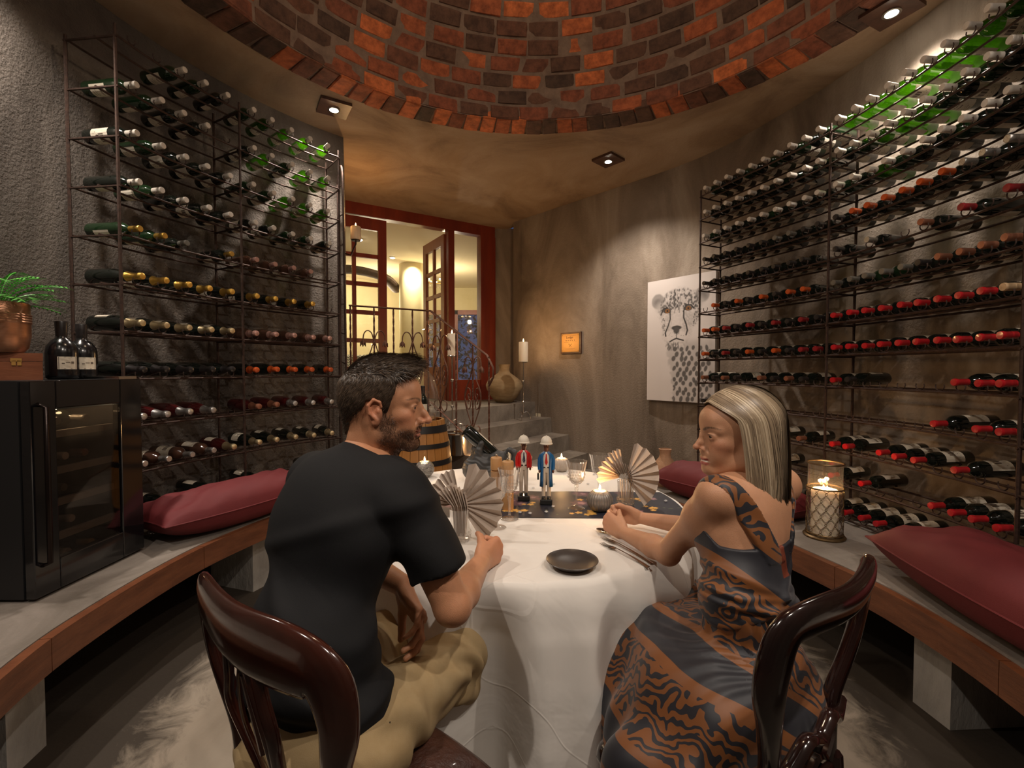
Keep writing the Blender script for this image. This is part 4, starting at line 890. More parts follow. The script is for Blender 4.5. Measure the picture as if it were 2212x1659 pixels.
# ================================================================ CUSHIONS
M['cush'] = mat('burgundy_cotton', (.115, .008, .011), .7, 0, (.145, .012, .015), 3, .25, 500)
def cushion(cx, cy, z, L, W, T, ang, bend, lab, seed, tilt=0):
    t = tag(empty('cushion', (cx, cy, z), ang), lab, 'cushion'); t.rotation_euler = (tilt, 0, ang); rs = random.Random(seed); ph_ = [rs.uniform(0, 6) for _ in range(8)]
    def prof(x, y):        # half thickness
        a = max(0, 1-abs(x)**3.2)**.5*max(0, 1-abs(y)**2.6)**.55; return a
    def sf(s):
        def f(u, v):
            x, y = u*2-1, v*2-1; x = math.sin(x*pi/2)*.35+x*.65; y = math.sin(y*pi/2)*.35+y*.65
            pin = 1-.06*(abs(x)**2)*(1-abs(y))-.0; px = x*L/2*(1-.05*(1-y*y)*abs(x)**6); py = y*W/2*(1-.10*(1-abs(x))**0*(1-x*x)*abs(y)**6*.5)
            h = prof(x, y)*T/2; e = (1-prof(x, y))
            wr = .010*math.sin(9*x+4*y+ph_[0])*abs(x)**2+.006*math.sin(17*x-11*y+ph_[1])*abs(x)+.004*math.sin(23*y+ph_[2])*(abs(x)**3)
            zz = T/2+s*h+(wr*prof(x, y) if s > 0 else 0)*2.0
            if s < 0: zz = max(zz, .004)
            return (px, py+bend*(x*x), zz)
        return f
    b = MB(); b.grid(sf(1), 40, 24); b.build('cover', M['cush'], t, 2); b = MB(); b.grid(sf(-1), 30, 18); o = b.build('underside', M['cush'], t, 2)
    f = sf(1); n = 30; pts = [f(i/n, 0) for i in range(n)]+[f(1, i/n) for i in range(n)]+[f(1-i/n, 1) for i in range(n)]+[f(0, 1-i/n) for i in range(n)]
    b = MB(); b.tube(pts, .0045, 5, closed=True); b.build('piping', M['cush'], t, True); return t
cushion(-1.60, 2.71, BZ, .98, .37, .24, math.atan2(.86, .36), .06, 'long burgundy bench cushion beside the wine cooler', 1)
cushion(1.70, 1.46, BZ, 1.20, .42, .26, math.atan2(-1, -.10), .05, 'large burgundy cushion in the foreground on the right bench', 2)
cushion(1.30, 3.15, BZ, .56, .36, .24, math.atan2(-.85, .50), .0, 'burgundy cushion at the far end of the right bench', 3)
cushion(1.63, 2.80, BZ, .36, .30, .15, math.atan2(-.9, .35), .0, 'small burgundy cushion behind the hurricane lantern', 4)
M['clay'] = mat('terracotta', (.34, .18, .10), .85, 0, (.44, .26, .15), 10, .4, 60)
b = MB(); b.lathe([(0, 0), (.07, 0), (.10, .06), (.105, .11), (.08, .17), (.045, .215), (.038, .245), (.048, .28), (.040, .282), (.03, .25)], 26); o = b.build('clay_jug', M['clay'], None, True); o.location = (1.17, 3.52, BZ); tag(o, 'unglazed terracotta jug behind the far right cushion', 'jug')
# ---- hurricane lantern
t = tag(empty('hurricane_lantern', (1.655, 2.43, BZ)), 'hurricane lantern with bronze trellis and burning candle on bench', 'lantern')
M['bronze'] = mat('antique_bronze', (.12, .075, .035), .4, .8, (.20, .13, .06), 40)
b = MB(); b.lathe([(0, 0), (.095, 0), (.098, .008), (.092, .014), (.086, .016), (0, .017)], 36); b.build('base_plate', M['bronze'], t, True)
b = MB(); b.lathe([(.079, .017), (.079, .39)], 36); b.build('glass_cylinder', M['clear'], t, True)
for z in (.392, .262, .024): b = MB(); b.tube([(.083*math.cos(a), .083*math.sin(a), z) for a in [2*pi*i/36 for i in range(36)]], .0042, 6, closed=True); b.build('ring', M['bronze'], t, True)
b = MB(); nc, nr = 12, 6
for i in range(nc):
    for j in range(nr):
        a0 = 2*pi*(i+(j % 2)*.5)/nc; z0 = .043+j*.0395
        pts = []
        for k in range(24):
            q = 2*pi*k/24; r = .0205*(1+.16*math.cos(4*q)); pts.append((.083*math.cos(a0+r*math.cos(q)*1.12/.083), .083*math.sin(a0+r*math.cos(q)*1.12/.083), z0+r*math.sin(q)*1.05))
        b.tube(pts, .0014, 4, closed=True)
b.build('trellis', M['bronze'], t, True)
c = tag(empty('pillar_candle', (1.655, 2.43, BZ+.018)), 'wide cream candle burning inside the hurricane lantern', 'candle'); b = MB(); b.lathe([(.062, 0), (.062, .225), (.055, .235), (.04, .222), (0, .22)], 30); b.build('wax', M['wax'], c, True)
flame(c, -.008, 0, .222, 1.2, 1.4); flame(c, .018, .01, .222, .9, 1.0)

# ================================================================ TABLE
TC = V((.0, 2.03, 0)); TA, TBb, TZ = .735, .78, .75
t = tag(empty('dining_table', (TC.x, TC.y, 0)), 'round dining table hidden under the long white cloth', 'table')
b = MB(); b.grid(lambda u, v: ((TA-.03)*v*math.cos(2*pi*u), (TBb-.03)*v*math.sin(2*pi*u), TZ-.012), 48, 3, True); b.grid(lambda u, v: ((TA-.03)*math.cos(2*pi*u), (TBb-.03)*math.sin(2*pi*u), TZ-.012-.03*v), 48, 3, True); b.build('tabletop', M['walnut'], t, True)
b = MB(); b.lathe([(.30, 0), (.28, .04), (.08, .10), (.05, .35), (.09, .6), (.12, .71)], 20); b.build('pedestal', M['walnut'], t, True)
def cloth(u, v):
    a = 2*pi*u; ca, sa = math.cos(a), math.sin(a); ex, ey = TA+.008, TBb+.008
    if v < .40:
        s = v/.40*.97; return (ex*s*ca, ey*s*sa, TZ+.006)
    q = (v-.40)/.60; fold = math.sin(9*a+.6)*.6+math.sin(14*a+1.9+math.sin(3*a))*.4+.25*math.sin(23*a+2*math.sin(5*a))
    # extra flare to the lower right, as in the pulled corner
    corner = max(0, math.cos(a+.92))**30*.10
    drop = q*.735; rr_ = min(1, q*9); edge = math.sin(rr_*pi/2); z = TZ+.006-(1-math.cos(min(1, q*6)*pi/2))*.02-max(0, q-.03)*.75
    out = .03*edge*.4+(.022+.095*q**.7)*fold*min(1, q*5)*.8+.01*q+corner*min(1, q*8)*.5
    s = .97+.03*edge; return (ca*(ex*s+out), sa*(ey*s+out), max(z, .008))
b = MB(); b.grid(cloth, 300, 80, True)
def clothmat():
    m, t, b = nt('white_table_linen'); b.inputs['Base Color'].default_value = (.74, .70, .65, 1); b.inputs['Roughness'].default_value = .8; b.inputs['Sheen Weight'].default_value = .2
    tc = t.nodes.new('ShaderNodeTexCoord'); n = N(t, 'ShaderNodeTexNoise', Scale=3.0, Detail=4, Distortion=.8); t.links.new(tc.outputs['Object'], n.inputs['Vector'])
    bp = N(t, 'ShaderNodeBump', Strength=.35, Distance=.03); t.links.new(n.outputs['Fac'], bp.inputs['Height'])
    w_ = N(t, 'ShaderNodeTexVoronoi', feature='DISTANCE_TO_EDGE', Scale=1.9); nn = N(t, 'ShaderNodeTexNoise', Scale=2.5, Detail=1); t.links.new(tc.outputs['Object'], nn.inputs['Vector']); vs_ = N(t, 'ShaderNodeVectorMath', operation='SCALE'); vs_.inputs['Scale'].default_value = .55; t.links.new(nn.outputs['Color'], vs_.inputs[0]); va = N(t, 'ShaderNodeVectorMath', operation='ADD'); t.links.new(tc.outputs['Object'], va.inputs[0]); t.links.new(vs_.outputs[0], va.inputs[1]); t.links.new(va.outputs[0], w_.inputs['Vector'])
    r = t.nodes.new('ShaderNodeValToRGB'); r.color_ramp.elements[0].position = 0; r.color_ramp.elements[0].color = (1, 1, 1, 1); r.color_ramp.elements[1].position = .012; r.color_ramp.elements[1].color = (0, 0, 0, 1); t.links.new(w_.outputs['Distance'], r.inputs[0])
    b2 = N(t, 'ShaderNodeBump', Strength=.25, Distance=.004); t.links.new(r.outputs[0], b2.inputs['Height']); t.links.new(bp.outputs[0], b2.inputs['Normal']); t.links.new(b2.outputs[0], b.inputs['Normal']); return m
M['cloth'] = clothmat()
o = b.build('tablecloth', M['cloth'], None, 2); o.location = (TC.x, TC.y, 0); tag(o, 'long white linen tablecloth hanging in folds to the floor', 'tablecloth')
TT = TZ+.0065
# ---- floral runner (flat print painted as vertex colours)
nu, nv = 420, 110; U, Vv = np.meshgrid(np.linspace(-.745, .745, nu), np.linspace(0, .40, nv)); X, Y = U, Vv; rs = np.random.RandomState(8)
nz = vnoise(X+2, Y+2, 22, 31)*.6+vnoise(X+2, Y+2, 60, 32)*.4
col = np.array([.010, .011, .018])*(1+1.2*nz[..., None])
def pf(cx, cy, r, c, petals, al=1, ragged=.35):
    global col
    dx, dy = X-cx, Y-cy; a = np.arctan2(dy, dx); d = np.sqrt(dx*dx+dy*dy); rr_ = r*(1-ragged+ragged*np.abs(np.cos(a*petals/2+cx*50))); m = (1-ss(d/rr_, .85, 1.1))*al*(.7+.5*nz); col = col*(1-m[..., None])+np.array(c)*m[..., None]
for i in range(26): x_, y_ = rs.uniform(-.74, .74), rs.uniform(.02, .38); pf(x_, y_, rs.uniform(.02, .05), (.20, .09, .10), 7, .55); pf(x_+.008, y_, rs.uniform(.01, .025), (.42, .24, .25), 5, .6)
for cx, cy in ((-.62, .12), (-.35, .08), (.02, .10), (.10, .20), (.30, .07), (.64, .14), (.55, .26), (.36, .25), (-.1, .3)):
    for k in range(6): pf(cx+rs.uniform(-.05, .05), cy+rs.uniform(-.03, .03), rs.uniform(.010, .02), (.72, .40, .09), 5, .95, .5)
for i in range(50): pf(rs.uniform(-.74, .74), rs.uniform(0, .4), .006, (.10, .13, .07), 3, .8)
zed = lambda x, y: TT+.0015+.0008*np.sin(x*25)*np.cos(y*30)
edge_y = lambda x: np.sqrt(np.maximum(0, 1-(x/TA)**2))
over = np.clip((np.abs(X)-.725)/.02, 0, 1)
yw = Y+1.815-.02*X; lim = TA*np.sqrt(1-((yw-TC.y)/TBb)**2)*.985; xw = X/.745*lim; vs = np.stack([xw, yw, zed(X, Y)], -1).reshape(-1, 3); idx = np.arange(nu*nv).reshape(nv, nu); fs = np.stack([idx[:-1, :-1], idx[:-1, 1:], idx[1:, 1:], idx[1:, :-1]], -1).reshape(-1, 4)
me = bpy.data.meshes.new('table_runner'); me.from_pydata(vs.tolist(), [], fs.tolist()); ca = me.color_attributes.new('Col', 'FLOAT_COLOR', 'POINT'); ca.data.foreach_set('color', np.concatenate([col.reshape(-1, 3), np.ones((nu*nv, 1))], 1).astype(np.float32).ravel())
me.materials.append(vcmat('floral_print', .45)); me.polygons.foreach_set('use_smooth', [True]*len(me.polygons)); o = obj('table_runner', me); tag(o, 'dark floral table runner laid across the white cloth', 'runner')

# ---- tableware
def crystalmat():
    m, t, b = nt('cut_crystal'); b.inputs['Transmission Weight'].default_value = 1; b.inputs['Roughness'].default_value = .02; b.inputs['IOR'].default_value = 1.35; b.inputs['Base Color'].default_value = (.97, .96, .95, 1)
    lp = None; return m
M['crystal'] = glassy('cut_crystal', (.985, .98, .97), .85, .04, .03, 1.7, .85)
M['gem'] = mat('crystal_gem', (.9, .9, .9), .05, 0, **{'Transmission Weight': .6, 'IOR': 1.6})
def wineglass(x, y, lab, s=1.0):
    t = tag(empty('wine_glass', (x, y, TT)), lab, 'wine glass', 'cut crystal wine glasses on the table'); t.scale = (s, s, s)
    b = MB(); b.lathe([(0, .004), (.034, .0015), (.036, .002), (.030, .006), (.008, .012), (.005, .02)], 28); b.build('foot', M['crystal'], t, True)
    b = MB(); b.lathe([(.005, .018), (.0042, .05), (.0060, .075), (.009, .082), (.006, .088), (.010, .096), (.007, .104)], 12); b.build('stem', M['crystal'], t, True)
    fl = lambda a, z: 1+.030*math.cos(18*a)*(1 if z > .118 else 2.2)
    b = MB(); b.lathe([(.006, .103), (.018, .108), (.027, .120), (.032, .135), (.0345, .150), (.0375, .175), (.044, .200), (.0445, .203), (.0425, .200), (.036, .174), (.033, .15), (.030, .135), (.024, .122), (.012, .112), (0, .111)], 72, mod=fl); b.build('bowl', M['crystal'], t, True)
    b = MB()
    for i in range(18):
        for j, (r, z) in enumerate(((.0285, .122), (.033, .134), (.0350, .146))):
            a = 2*pi*(i+.5*(j % 2))/18; b.ball((r*math.cos(a), r*math.sin(a), z), .0034, 6, (1, 1, 1.3))
    b.build('cut_facets', M['crystal'], t); return t
wineglass(-.056, 1.70, 'crystal wine glass nearest the man, beside his folded napkin', .98); wineglass(-.010, 1.80, 'crystal wine glass in front of the wooden pepper mills')
wineglass(.272, 1.94, 'crystal wine glass left of the ribbed grey candle ball'); wineglass(.40, 2.12, 'crystal wine glass behind the ribbed grey candle ball', .98)
def napkin(x, y, ang, lab, R0=.145, a0=-.9, a1=2.5, seed=1):
    t = tag(empty('tumbler', (x, y, TT)), 'cut glass tumbler holding the napkin '+lab, 'glass'); fl = lambda a, z: 1+.03*math.cos(14*a)
    b = MB(); b.lathe([(0, .003), (.030, 0), (.034, .006), (.036, .03), (.033, .05), (.035, .11), (.0355, .112), (.032, .11), (.030, .05), (.031, .03), (.028, .012), (0, .010)], 56, mod=fl); b.build('body', M['crystal'], t, True)
    b = MB()
    for i in range(14):
        for j in range(3): a = 2*pi*(i+.5*j)/14; b.ball((.0355*math.cos(a), .0355*math.sin(a), .010+j*.012), .0045, 6)
    b.build('cut_facets', M['crystal'], t)
    t2 = tag(empty('napkin', (x, y, TT), ang), 'beige pleated fan napkin '+lab, 'napkin'); M.setdefault('napk', mat('beige_linen', (.46, .37, .30), .8, 0, (.52, .43, .36), 10, .2, 300))
    NP_ = 22; hub = V((0, 0, .125))
    def fan(a_s, a_e, R, npl, depth, hubo=V((0, 0, 0)), hgt=0):
        b = MB(); n = npl*2+1; rows = 8
        def f(u, v):
            k = u*(n-1); zig = 1 if int(round(k)) % 2 else -1; a = a_s+(a_e-a_s)*u; r = .012+v*(R-.012)*(1-.06*(1-zig)/2*v); w_ = zig*depth*(.25+.75*v)
            p = hub+hubo+V((math.cos(a)*r, w_, math.sin(a)*r)); p.z += -.0; return p
        b.grid(f, n, rows); return b
    fan(-1.0, 1.35, R0, 8, .010).build('right_fan', M['napk'], t2)
    fan(2.15, 3.35, R0*.72, 5, .009, V((-.012, .012, 0))).build('left_fan', M['napk'], t2)
    b = MB()          # gathered pleats standing in the glass
    for i in range(9):
        u = (i-4)/4; b.add([(u*.016, -.008, .015), (u*.026, -.010-.004*(i % 2), .12), (u*.045-.03, -.008, .20-.03*abs(u)), (u*.045-.03+.006, .006, .20-.03*abs(u)), (u*.026+.004, .010, .12), (u*.016+.003, .008, .015)], [(0, 1, 4, 5), (1, 2, 3, 4)])
    b.build('pleated_stem', M['napk'], t2)
    fan(1.75, 2.25, R0*.82, 3, .006, V((0, .014, .0))).build('top_fan', M['napk'], t2)
napkin(-.178, 1.57, -.05, 'beside the man\'s hand', .150); napkin(.487, 1.97, .12, 'beside the woman\'s hands', .155)
def ball_holder(x, y, r, lab, m, ribs, p):
    t = tag(empty('candle_holder', (x, y, TT)), lab, 'candle holder'); b = MB(); pr = []
    for i in range(13): a = -pi/2+.35+(pi-.35-.55)*i/12; pr.append((r*math.cos(a), r*.92*math.sin(a)+r*.86))
    pr = [(0, pr[0][1])]+pr; top_ = pr[-1]; pr += [(top_[0]-.004, top_[1]-.002), (top_[0]-.006, top_[1]-.014), (0, top_[1]-.014)]
    if ribs: b.lathe(pr, ribs*6, mod=lambda a, z: 1+.035*math.cos(ribs*a)); b.build('body', m, t, True)
    else:
        p2 = []
        for i in range(48): a = -pi/2+.35+(pi-.9)*i/47; q = r*(1+.018*math.sin(i*2.2)); p2.append((q*math.cos(a), q*.92*math.sin(a)+r*.86))
        b.lathe([(0, p2[0][1])]+p2+[(p2[-1][0]-.006, p2[-1][1]-.012), (0, p2[-1][1]-.012)], 36, mod=lambda a, z: 1+.008*math.sin(5*a+z*300)); b.build('body', m, t, True)
    zt = top_[1]-.014; b = MB(); b.lathe([(top_[0]*.75, zt), (top_[0]*.75, zt+.010), (0, zt+.009)], 16); b.build('tea_light', M['wax'], t, True); flame(t, 0, 0, zt+.013, .9, p)
M['crackle'] = mat('silvered_glass', (.45, .43, .40), .22, .9, (.12, .11, .10), 60, .6, 90, stretch=(1, 1, 6)); M['grey_cer'] = mat('grey_ceramic', (.17, .145, .125), .35, .3, (.26, .23, .20), 30)
M['pale_cer'] = mat('pale_grey_ceramic', (.34, .29, .25), .5, 0, (.42, .37, .32), 30)
ball_holder(-.478, 2.52, .052, 'silvered cracked glass candle ball at the back left of table', M['crackle'], 0, .8)
ball_holder(.286, 2.66, .047, 'pale ribbed candle ball at the back of the table', M['pale_cer'], 26, .8)
ball_holder(.364, 1.905, .052, 'dark grey ribbed candle ball on the floral runner', M['grey_cer'], 26, 1.0)
# pepper mills
M['beech'] = mat('beech_wood', (.40, .20, .075), .45, 0, (.50, .27, .11), 6, .1, 40, stretch=(1, 1, .2))
for x, y, h, lb in ((-.068, 2.00, .215, 'tall beech pepper mill on the left of the pair'), (-.018, 1.93, .212, 'tall beech pepper mill on the right of the pair')):
    t = tag(empty('pepper_mill', (x, y, TT)), lb, 'pepper mill', 'beech pepper mills'); b = MB(); b.lathe([(0, 0), (.0245, 0), (.025, .003), (.025, h-.068), (.021, h-.066)], 24); b.build('body', M['beech'], t, True)
    b = MB(); b.lathe([(.021, h-.064), (.025, h-.061), (.025, h-.012), (.022, h-.008), (0, h-.006)], 24); b.build('head', M['beech'], t, True); b = MB(); b.ball((0, 0, h), .007, 8); b.build('knob', M['steel'], t, True)
# carved figurines in coats and pith helmets
PAINT = lambda n, c, r=.35: mat(n, c, r, 0, coat=.25)
M['p_red'], M['p_blue'], M['p_cream'], M['p_skin'], M['p_black'], M['p_white'], M['p_helm'] = PAINT('red_paint', (.52, .012, .012)), PAINT('blue_paint', (.008, .09, .24)), PAINT('cream_paint', (.55, .46, .36), .6), PAINT('brown_paint', (.11, .03, .012)), PAINT('black_paint', (.012, .012, .012)), PAINT('white_paint', (.7, .64, .56)), PAINT('helmet_paint', (.62, .56, .47), .6)
def oval(b, rings, n=18):        # rings: (z, cx, cy, rx, ry)
    base = len(b.v)
    for z, cx, cy, rx, ry in rings: b.v += [(cx+rx*math.cos(2*pi*j/n), cy+ry*math.sin(2*pi*j/n), z) for j in range(n)]
    k = len(rings); fs = [(base+i*n+j, base+i*n+(j+1) % n, base+(i+1)*n+(j+1) % n, base+(i+1)*n+j) for i in range(k-1) for j in range(n)]+[tuple(base+j for j in range(n-1, -1, -1)), tuple(base+(k-1)*n+j for j in range(n))]
    b.f += fs; b.m += [b.mi]*len(fs); return b
def figurine(x, y, H, coat, tie, longcoat, lab, ang):
    s = H/.30; t = tag(empty('carved_figurine', (x, y, TT+.002), ang), lab, 'figurine'); t.scale = (s, s, s)
    P = lambda nm, m, *rg: oval_build(nm, m, t, rg)
    b = MB(); b.box((0, 0, .0115), (.052, .040, .023)); o = b.build('plinth', M['p_black'], t); md = o.modifiers.new('bevel', 'BEVEL'); md.width = .004; md.segments = 2
    for sx in (-1, 1):
        b = MB(); oval(b, [(.022, sx*.011, -.004, .0085, .014), (.031, sx*.011, -.004, .008, .013), (.036, sx*.011, 0, .006, .007)]); b.build('shoe', M['p_black'], t, True)
        b = MB(); oval(b, [(.034, sx*.011, 0, .0078, .0085), (.07, sx*.011, 0, .0085, .010), (.12, sx*.010, 0, .0105, .012), (.148, sx*.0085, 0, .0125, .014)]); b.build('trouser_leg', M['p_cream'], t, True)
    b = MB(); oval(b, [(.135, 0, 0, .019, .013), (.15, 0, 0, .0205, .015), (.16, 0, 0, .019, .014)]); b.build('trouser_seat', M['p_cream'], t, True)
    b = MB(); oval(b, [(.155, 0, -.001, .0185, .0145), (.19, 0, -.001, .019, .0145), (.215, 0, 0, .014, .012), (.222, 0, 0, .008, .009)]); b.build('shirt', M['p_white'], t, True)
    b = MB(); oval(b, [(.155, 0, 0, .0195, .0155), (.160, 0, 0, .0195, .0155)]); b.build('belt', M['p_black'], t, True)
    zb = .075 if longcoat else .145; n = 20; b = MB(); vs = []; gap = .55
    rg = [(zb, .026, .018), (.11 if longcoat else .155, .024, .018), (.16, .022, .0175), (.19, .024, .0175), (.208, .025, .0155), (.217, .016, .012), (.221, .010, .010)]
    for k, (z, rx, ry) in enumerate(rg):
        g_ = gap*(1.0 if k < 5 else .6)
        for i in range(n+1): a = -pi/2+g_+(2*pi-2*g_)*i/n; vs.append((rx*math.cos(a), ry*math.sin(a), z))
    b.add(vs, [(k*(n+1)+i, k*(n+1)+i+1, (k+1)*(n+1)+i+1, (k+1)*(n+1)+i) for k in range(len(rg)-1) for i in range(n)]); o = b.build('coat', M[coat], t, True); md = o.modifiers.new('thick', 'SOLIDIFY'); md.thickness = .0022; md.offset = 1
    for sx in (-1, 1):
        b = MB(); b.tube([(sx*.021, 0, .208), (sx*.0285, .002, .19), (sx*.030, .001, .165), (sx*.0285, -.004, .145)], [.0075, .0078, .0072, .0068], 10); b.build('sleeve', M[coat], t, True)
        b = MB(); b.ball((sx*.0285, -.005, .140), .0062, 8, (.8, 1, 1.3)); b.build('hand', M['p_skin'], t, True)
    b = MB(); b.add([(-.0032, -.0160, .214), (.0032, -.0160, .214), (.0022, -.0168, .208), (.006, -.0175, .178), (0, -.0178, .166), (-.006, -.0175, .178), (-.0022, -.0168, .208)], [(6, 5, 4, 3, 2, 1, 0)]); b.build('tie', M['p_red' if tie == 'red' else 'p_navy'], t)
    rr = random.Random(4)
    b = MB()
    for i in range(7): b.ball((rr.uniform(-.003, .003), -.0180, .172+i*.0055), .0011, 5)
    b.build('tie_dots', M['p_white' if tie != 'red' else 'p_green'], t)
    b = MB(); oval(b, [(.218, 0, 0, .0075, .0075), (.226, 0, -.001, .0085, .009), (.234, 0, -.002, .0105, .012), (.25, 0, -.001, .0118, .0128), (.262, 0, 0, .0112, .012), (.27, 0, 0, .008, .009)]); b.ball((0, -.0145, .243), .0026, 6, (.9, 1, 1.6)); b.build('head', M['p_skin'], t, True)
    b = MB(); [b.ball((sx*.0045, -.0125, .248), .0021, 6, (1, .5, .9)) for sx in (-1, 1)]; b.build('eyes', M['p_white'], t); b = MB(); [b.ball((sx*.0045, -.0135, .248), .0011, 5) for sx in (-1, 1)]; b.build('pupils', M['p_black'], t)
    b = MB(); oval(b, [(.254, 0, -.001, .0265, .0285), (.2575, 0, -.001, .0268, .0288), (.2595, 0, 0, .0235, .0250), (.268, 0, 0, .0232, .0245), (.277, 0, 0, .0195, .0205), (.284, 0, 0, .0125, .013), (.2872, 0, 0, .004, .004)], 24); b.tube([(0, .023*math.cos(a), .262+.0255*math.sin(a)) for a in [pi*i/12 for i in range(13)]], .0013, 4); b.tube([(.0222*math.cos(a), 0, .262+.0255*math.sin(a)) for a in [pi*i/12 for i in range(13)]], .0013, 4); b.ball((0, 0, .288), .003, 6); b.tube([(.0195*math.cos(a), .0205*math.sin(a), .2615) for a in [2*pi*i/20 for i in range(20)]], .0014, 4, closed=True); b.build('pith_helmet', M['p_helm'], t, True)
    if longcoat: b = MB(); b.box((-.034, -.004, .118), (.008, .020, .026)); b.build('briefcase', M['p_black'], t)
M['p_navy'], M['p_green'] = PAINT('navy_paint', (.01, .02, .05)), PAINT('green_paint', (.02, .25, .08))
figurine(.052, 2.06, .305, 'p_red', 'navy', False, 'carved figurine in a red coat and white pith helmet', .05)
figurine(.149, 2.00, .310, 'p_blue', 'red', True, 'carved figurine in a long blue coat and white pith helmet', -.08)
# plate, cutlery, gems
b = MB(); b.lathe([(0, .002), (.045, .002), (.050, 0), (.053, .003), (.074, .017), (.0775, .0205), (.0765, .0215), (.070, .0175), (.045, .0095), (0, .008)], 64)
M['plate_d'] = mat('dark_stoneware', (.045, .036, .032), .32, .15, (.060, .047, .041), 20); o = b.build('side_plate', M['plate_d'], None, True); q = at_z(1236, 1209, TT+.02); o.location = (q.x, q.y, TT+.0015); tag(o, 'round dark stoneware side plate at the near table edge', 'plate')
def cutlery(p0, p1, kind, lab):
    a, c = at_z(*p0, TT), at_z(*p1, TT); d = (c-a); L = d.length; t = tag(empty(kind, (a.x, a.y, TT+.0008), math.atan2(d.y, d.x)), lab, kind, 'silver cutlery on the cloth'); b = MB()
    z = lambda x: .002+.006*math.sin(pi*min(1, x/L*1.1))*.6
    if kind == 'fork':
        for k in range(4): y = (k-1.5)*.0056; b.tube([(0, y, .004), (.02, y, .002), (.042, y*1.05, .004), (.05, y*.95, .006)], [.0008, .0013, .0015, .0016], 5)
        b.grid(lambda u, v: (.045+.028*v, (u-.5)*.022*(1-.72*v*v), .005+.004*v), 6, 6); b.grid(lambda u, v: (.045+.028*v, (u-.5)*.022*(1-.72*v*v), .0035+.004*v), 6, 6); x0 = .070
    else:
        b.grid(lambda u, v: (.055*v, (u-.5)*2*.017*math.sqrt(max(0, 1-(2*v-1)**2))*.98, .0085-.007*math.cos((u-.5)*pi)*math.sin(pi*v)), 12, 12); x0 = .052
    n = 10; vs = []
    for i in range(n+1):
        s = i/n; x = x0+(L-x0)*s; w_ = .0028+.0042*s**1.5; zz = .009*(1-s)+.0015+.003*math.sin(pi*s)
        vs += [(x, -w_, zz), (x, 0, zz+.0016), (x, w_, zz), (x, 0, zz-.001)]
    b.add(vs, [(4*i+j, 4*i+(j+1) % 4, 4*i+4+(j+1) % 4, 4*i+4+j) for i in range(n) for j in range(4)]+[(0, 3, 2, 1), (4*n, 4*n+1, 4*n+2, 4*n+3)]); obj('body', b.mesh('body', M['steel'], True), t)
cutlery((1301, 1162), (1408, 1219), 'fork', 'silver fork closest to the woman\'s forearm'); cutlery((1299, 1175), (1401, 1227), 'fork', 'silver fork closest to the dark plate')
cutlery((1289, 1146), (1385, 1176), 'spoon', 'silver spoon under the woman\'s hands'); cutlery((972, 1160), (925, 1172), 'spoon', 'silver spoon handle beside the man\'s tumbler')
GEMW = ['behind the left napkin, farther one', 'behind the left napkin, nearer one', 'in front of the silvered candle ball', 'behind the red-coated figurine', 'right of the red-coated figurine', 'right of the blue-coated figurine', 'in front of the pale candle ball', 'left of the rear wine glass on white cloth', 'on the runner right of the right napkin', 'right of the pale candle ball', 'on the runner in front of the blue-coated figurine', 'on the near runner edge below the blue-coated figurine', 'on the near runner edge below the red-coated figurine', 'on the runner between the two figurines, near edge', 'behind the right napkin', 'on the runner behind the woman\'s hands']
for i, (px, py) in enumerate([(970, 1026), (975, 1043), (916, 1050), (1150, 1010), (1152, 1056), (1196, 1047), (1227, 1030), (1270, 1047), (1438, 1085), (1283, 1026), (1195, 1097), (1180, 1109), (1123, 1110), (1145, 1112), (1385, 1028), (1400, 1120)]):
    q = at_z(px, py, TT); b = MB(); b.lathe([(0, 0), (.004, .0005), (.008, .004), (.0045, .0075), (0, .0075)], 8); o = b.build('crystal_gem', M['gem'], None); o.location = (q.x, q.y, TT+(.003 if 1.8 < q.y < 2.22 else .0003)); tag(o, 'small faceted clear crystal '+GEMW[i], 'crystal', 'scattered table crystals')
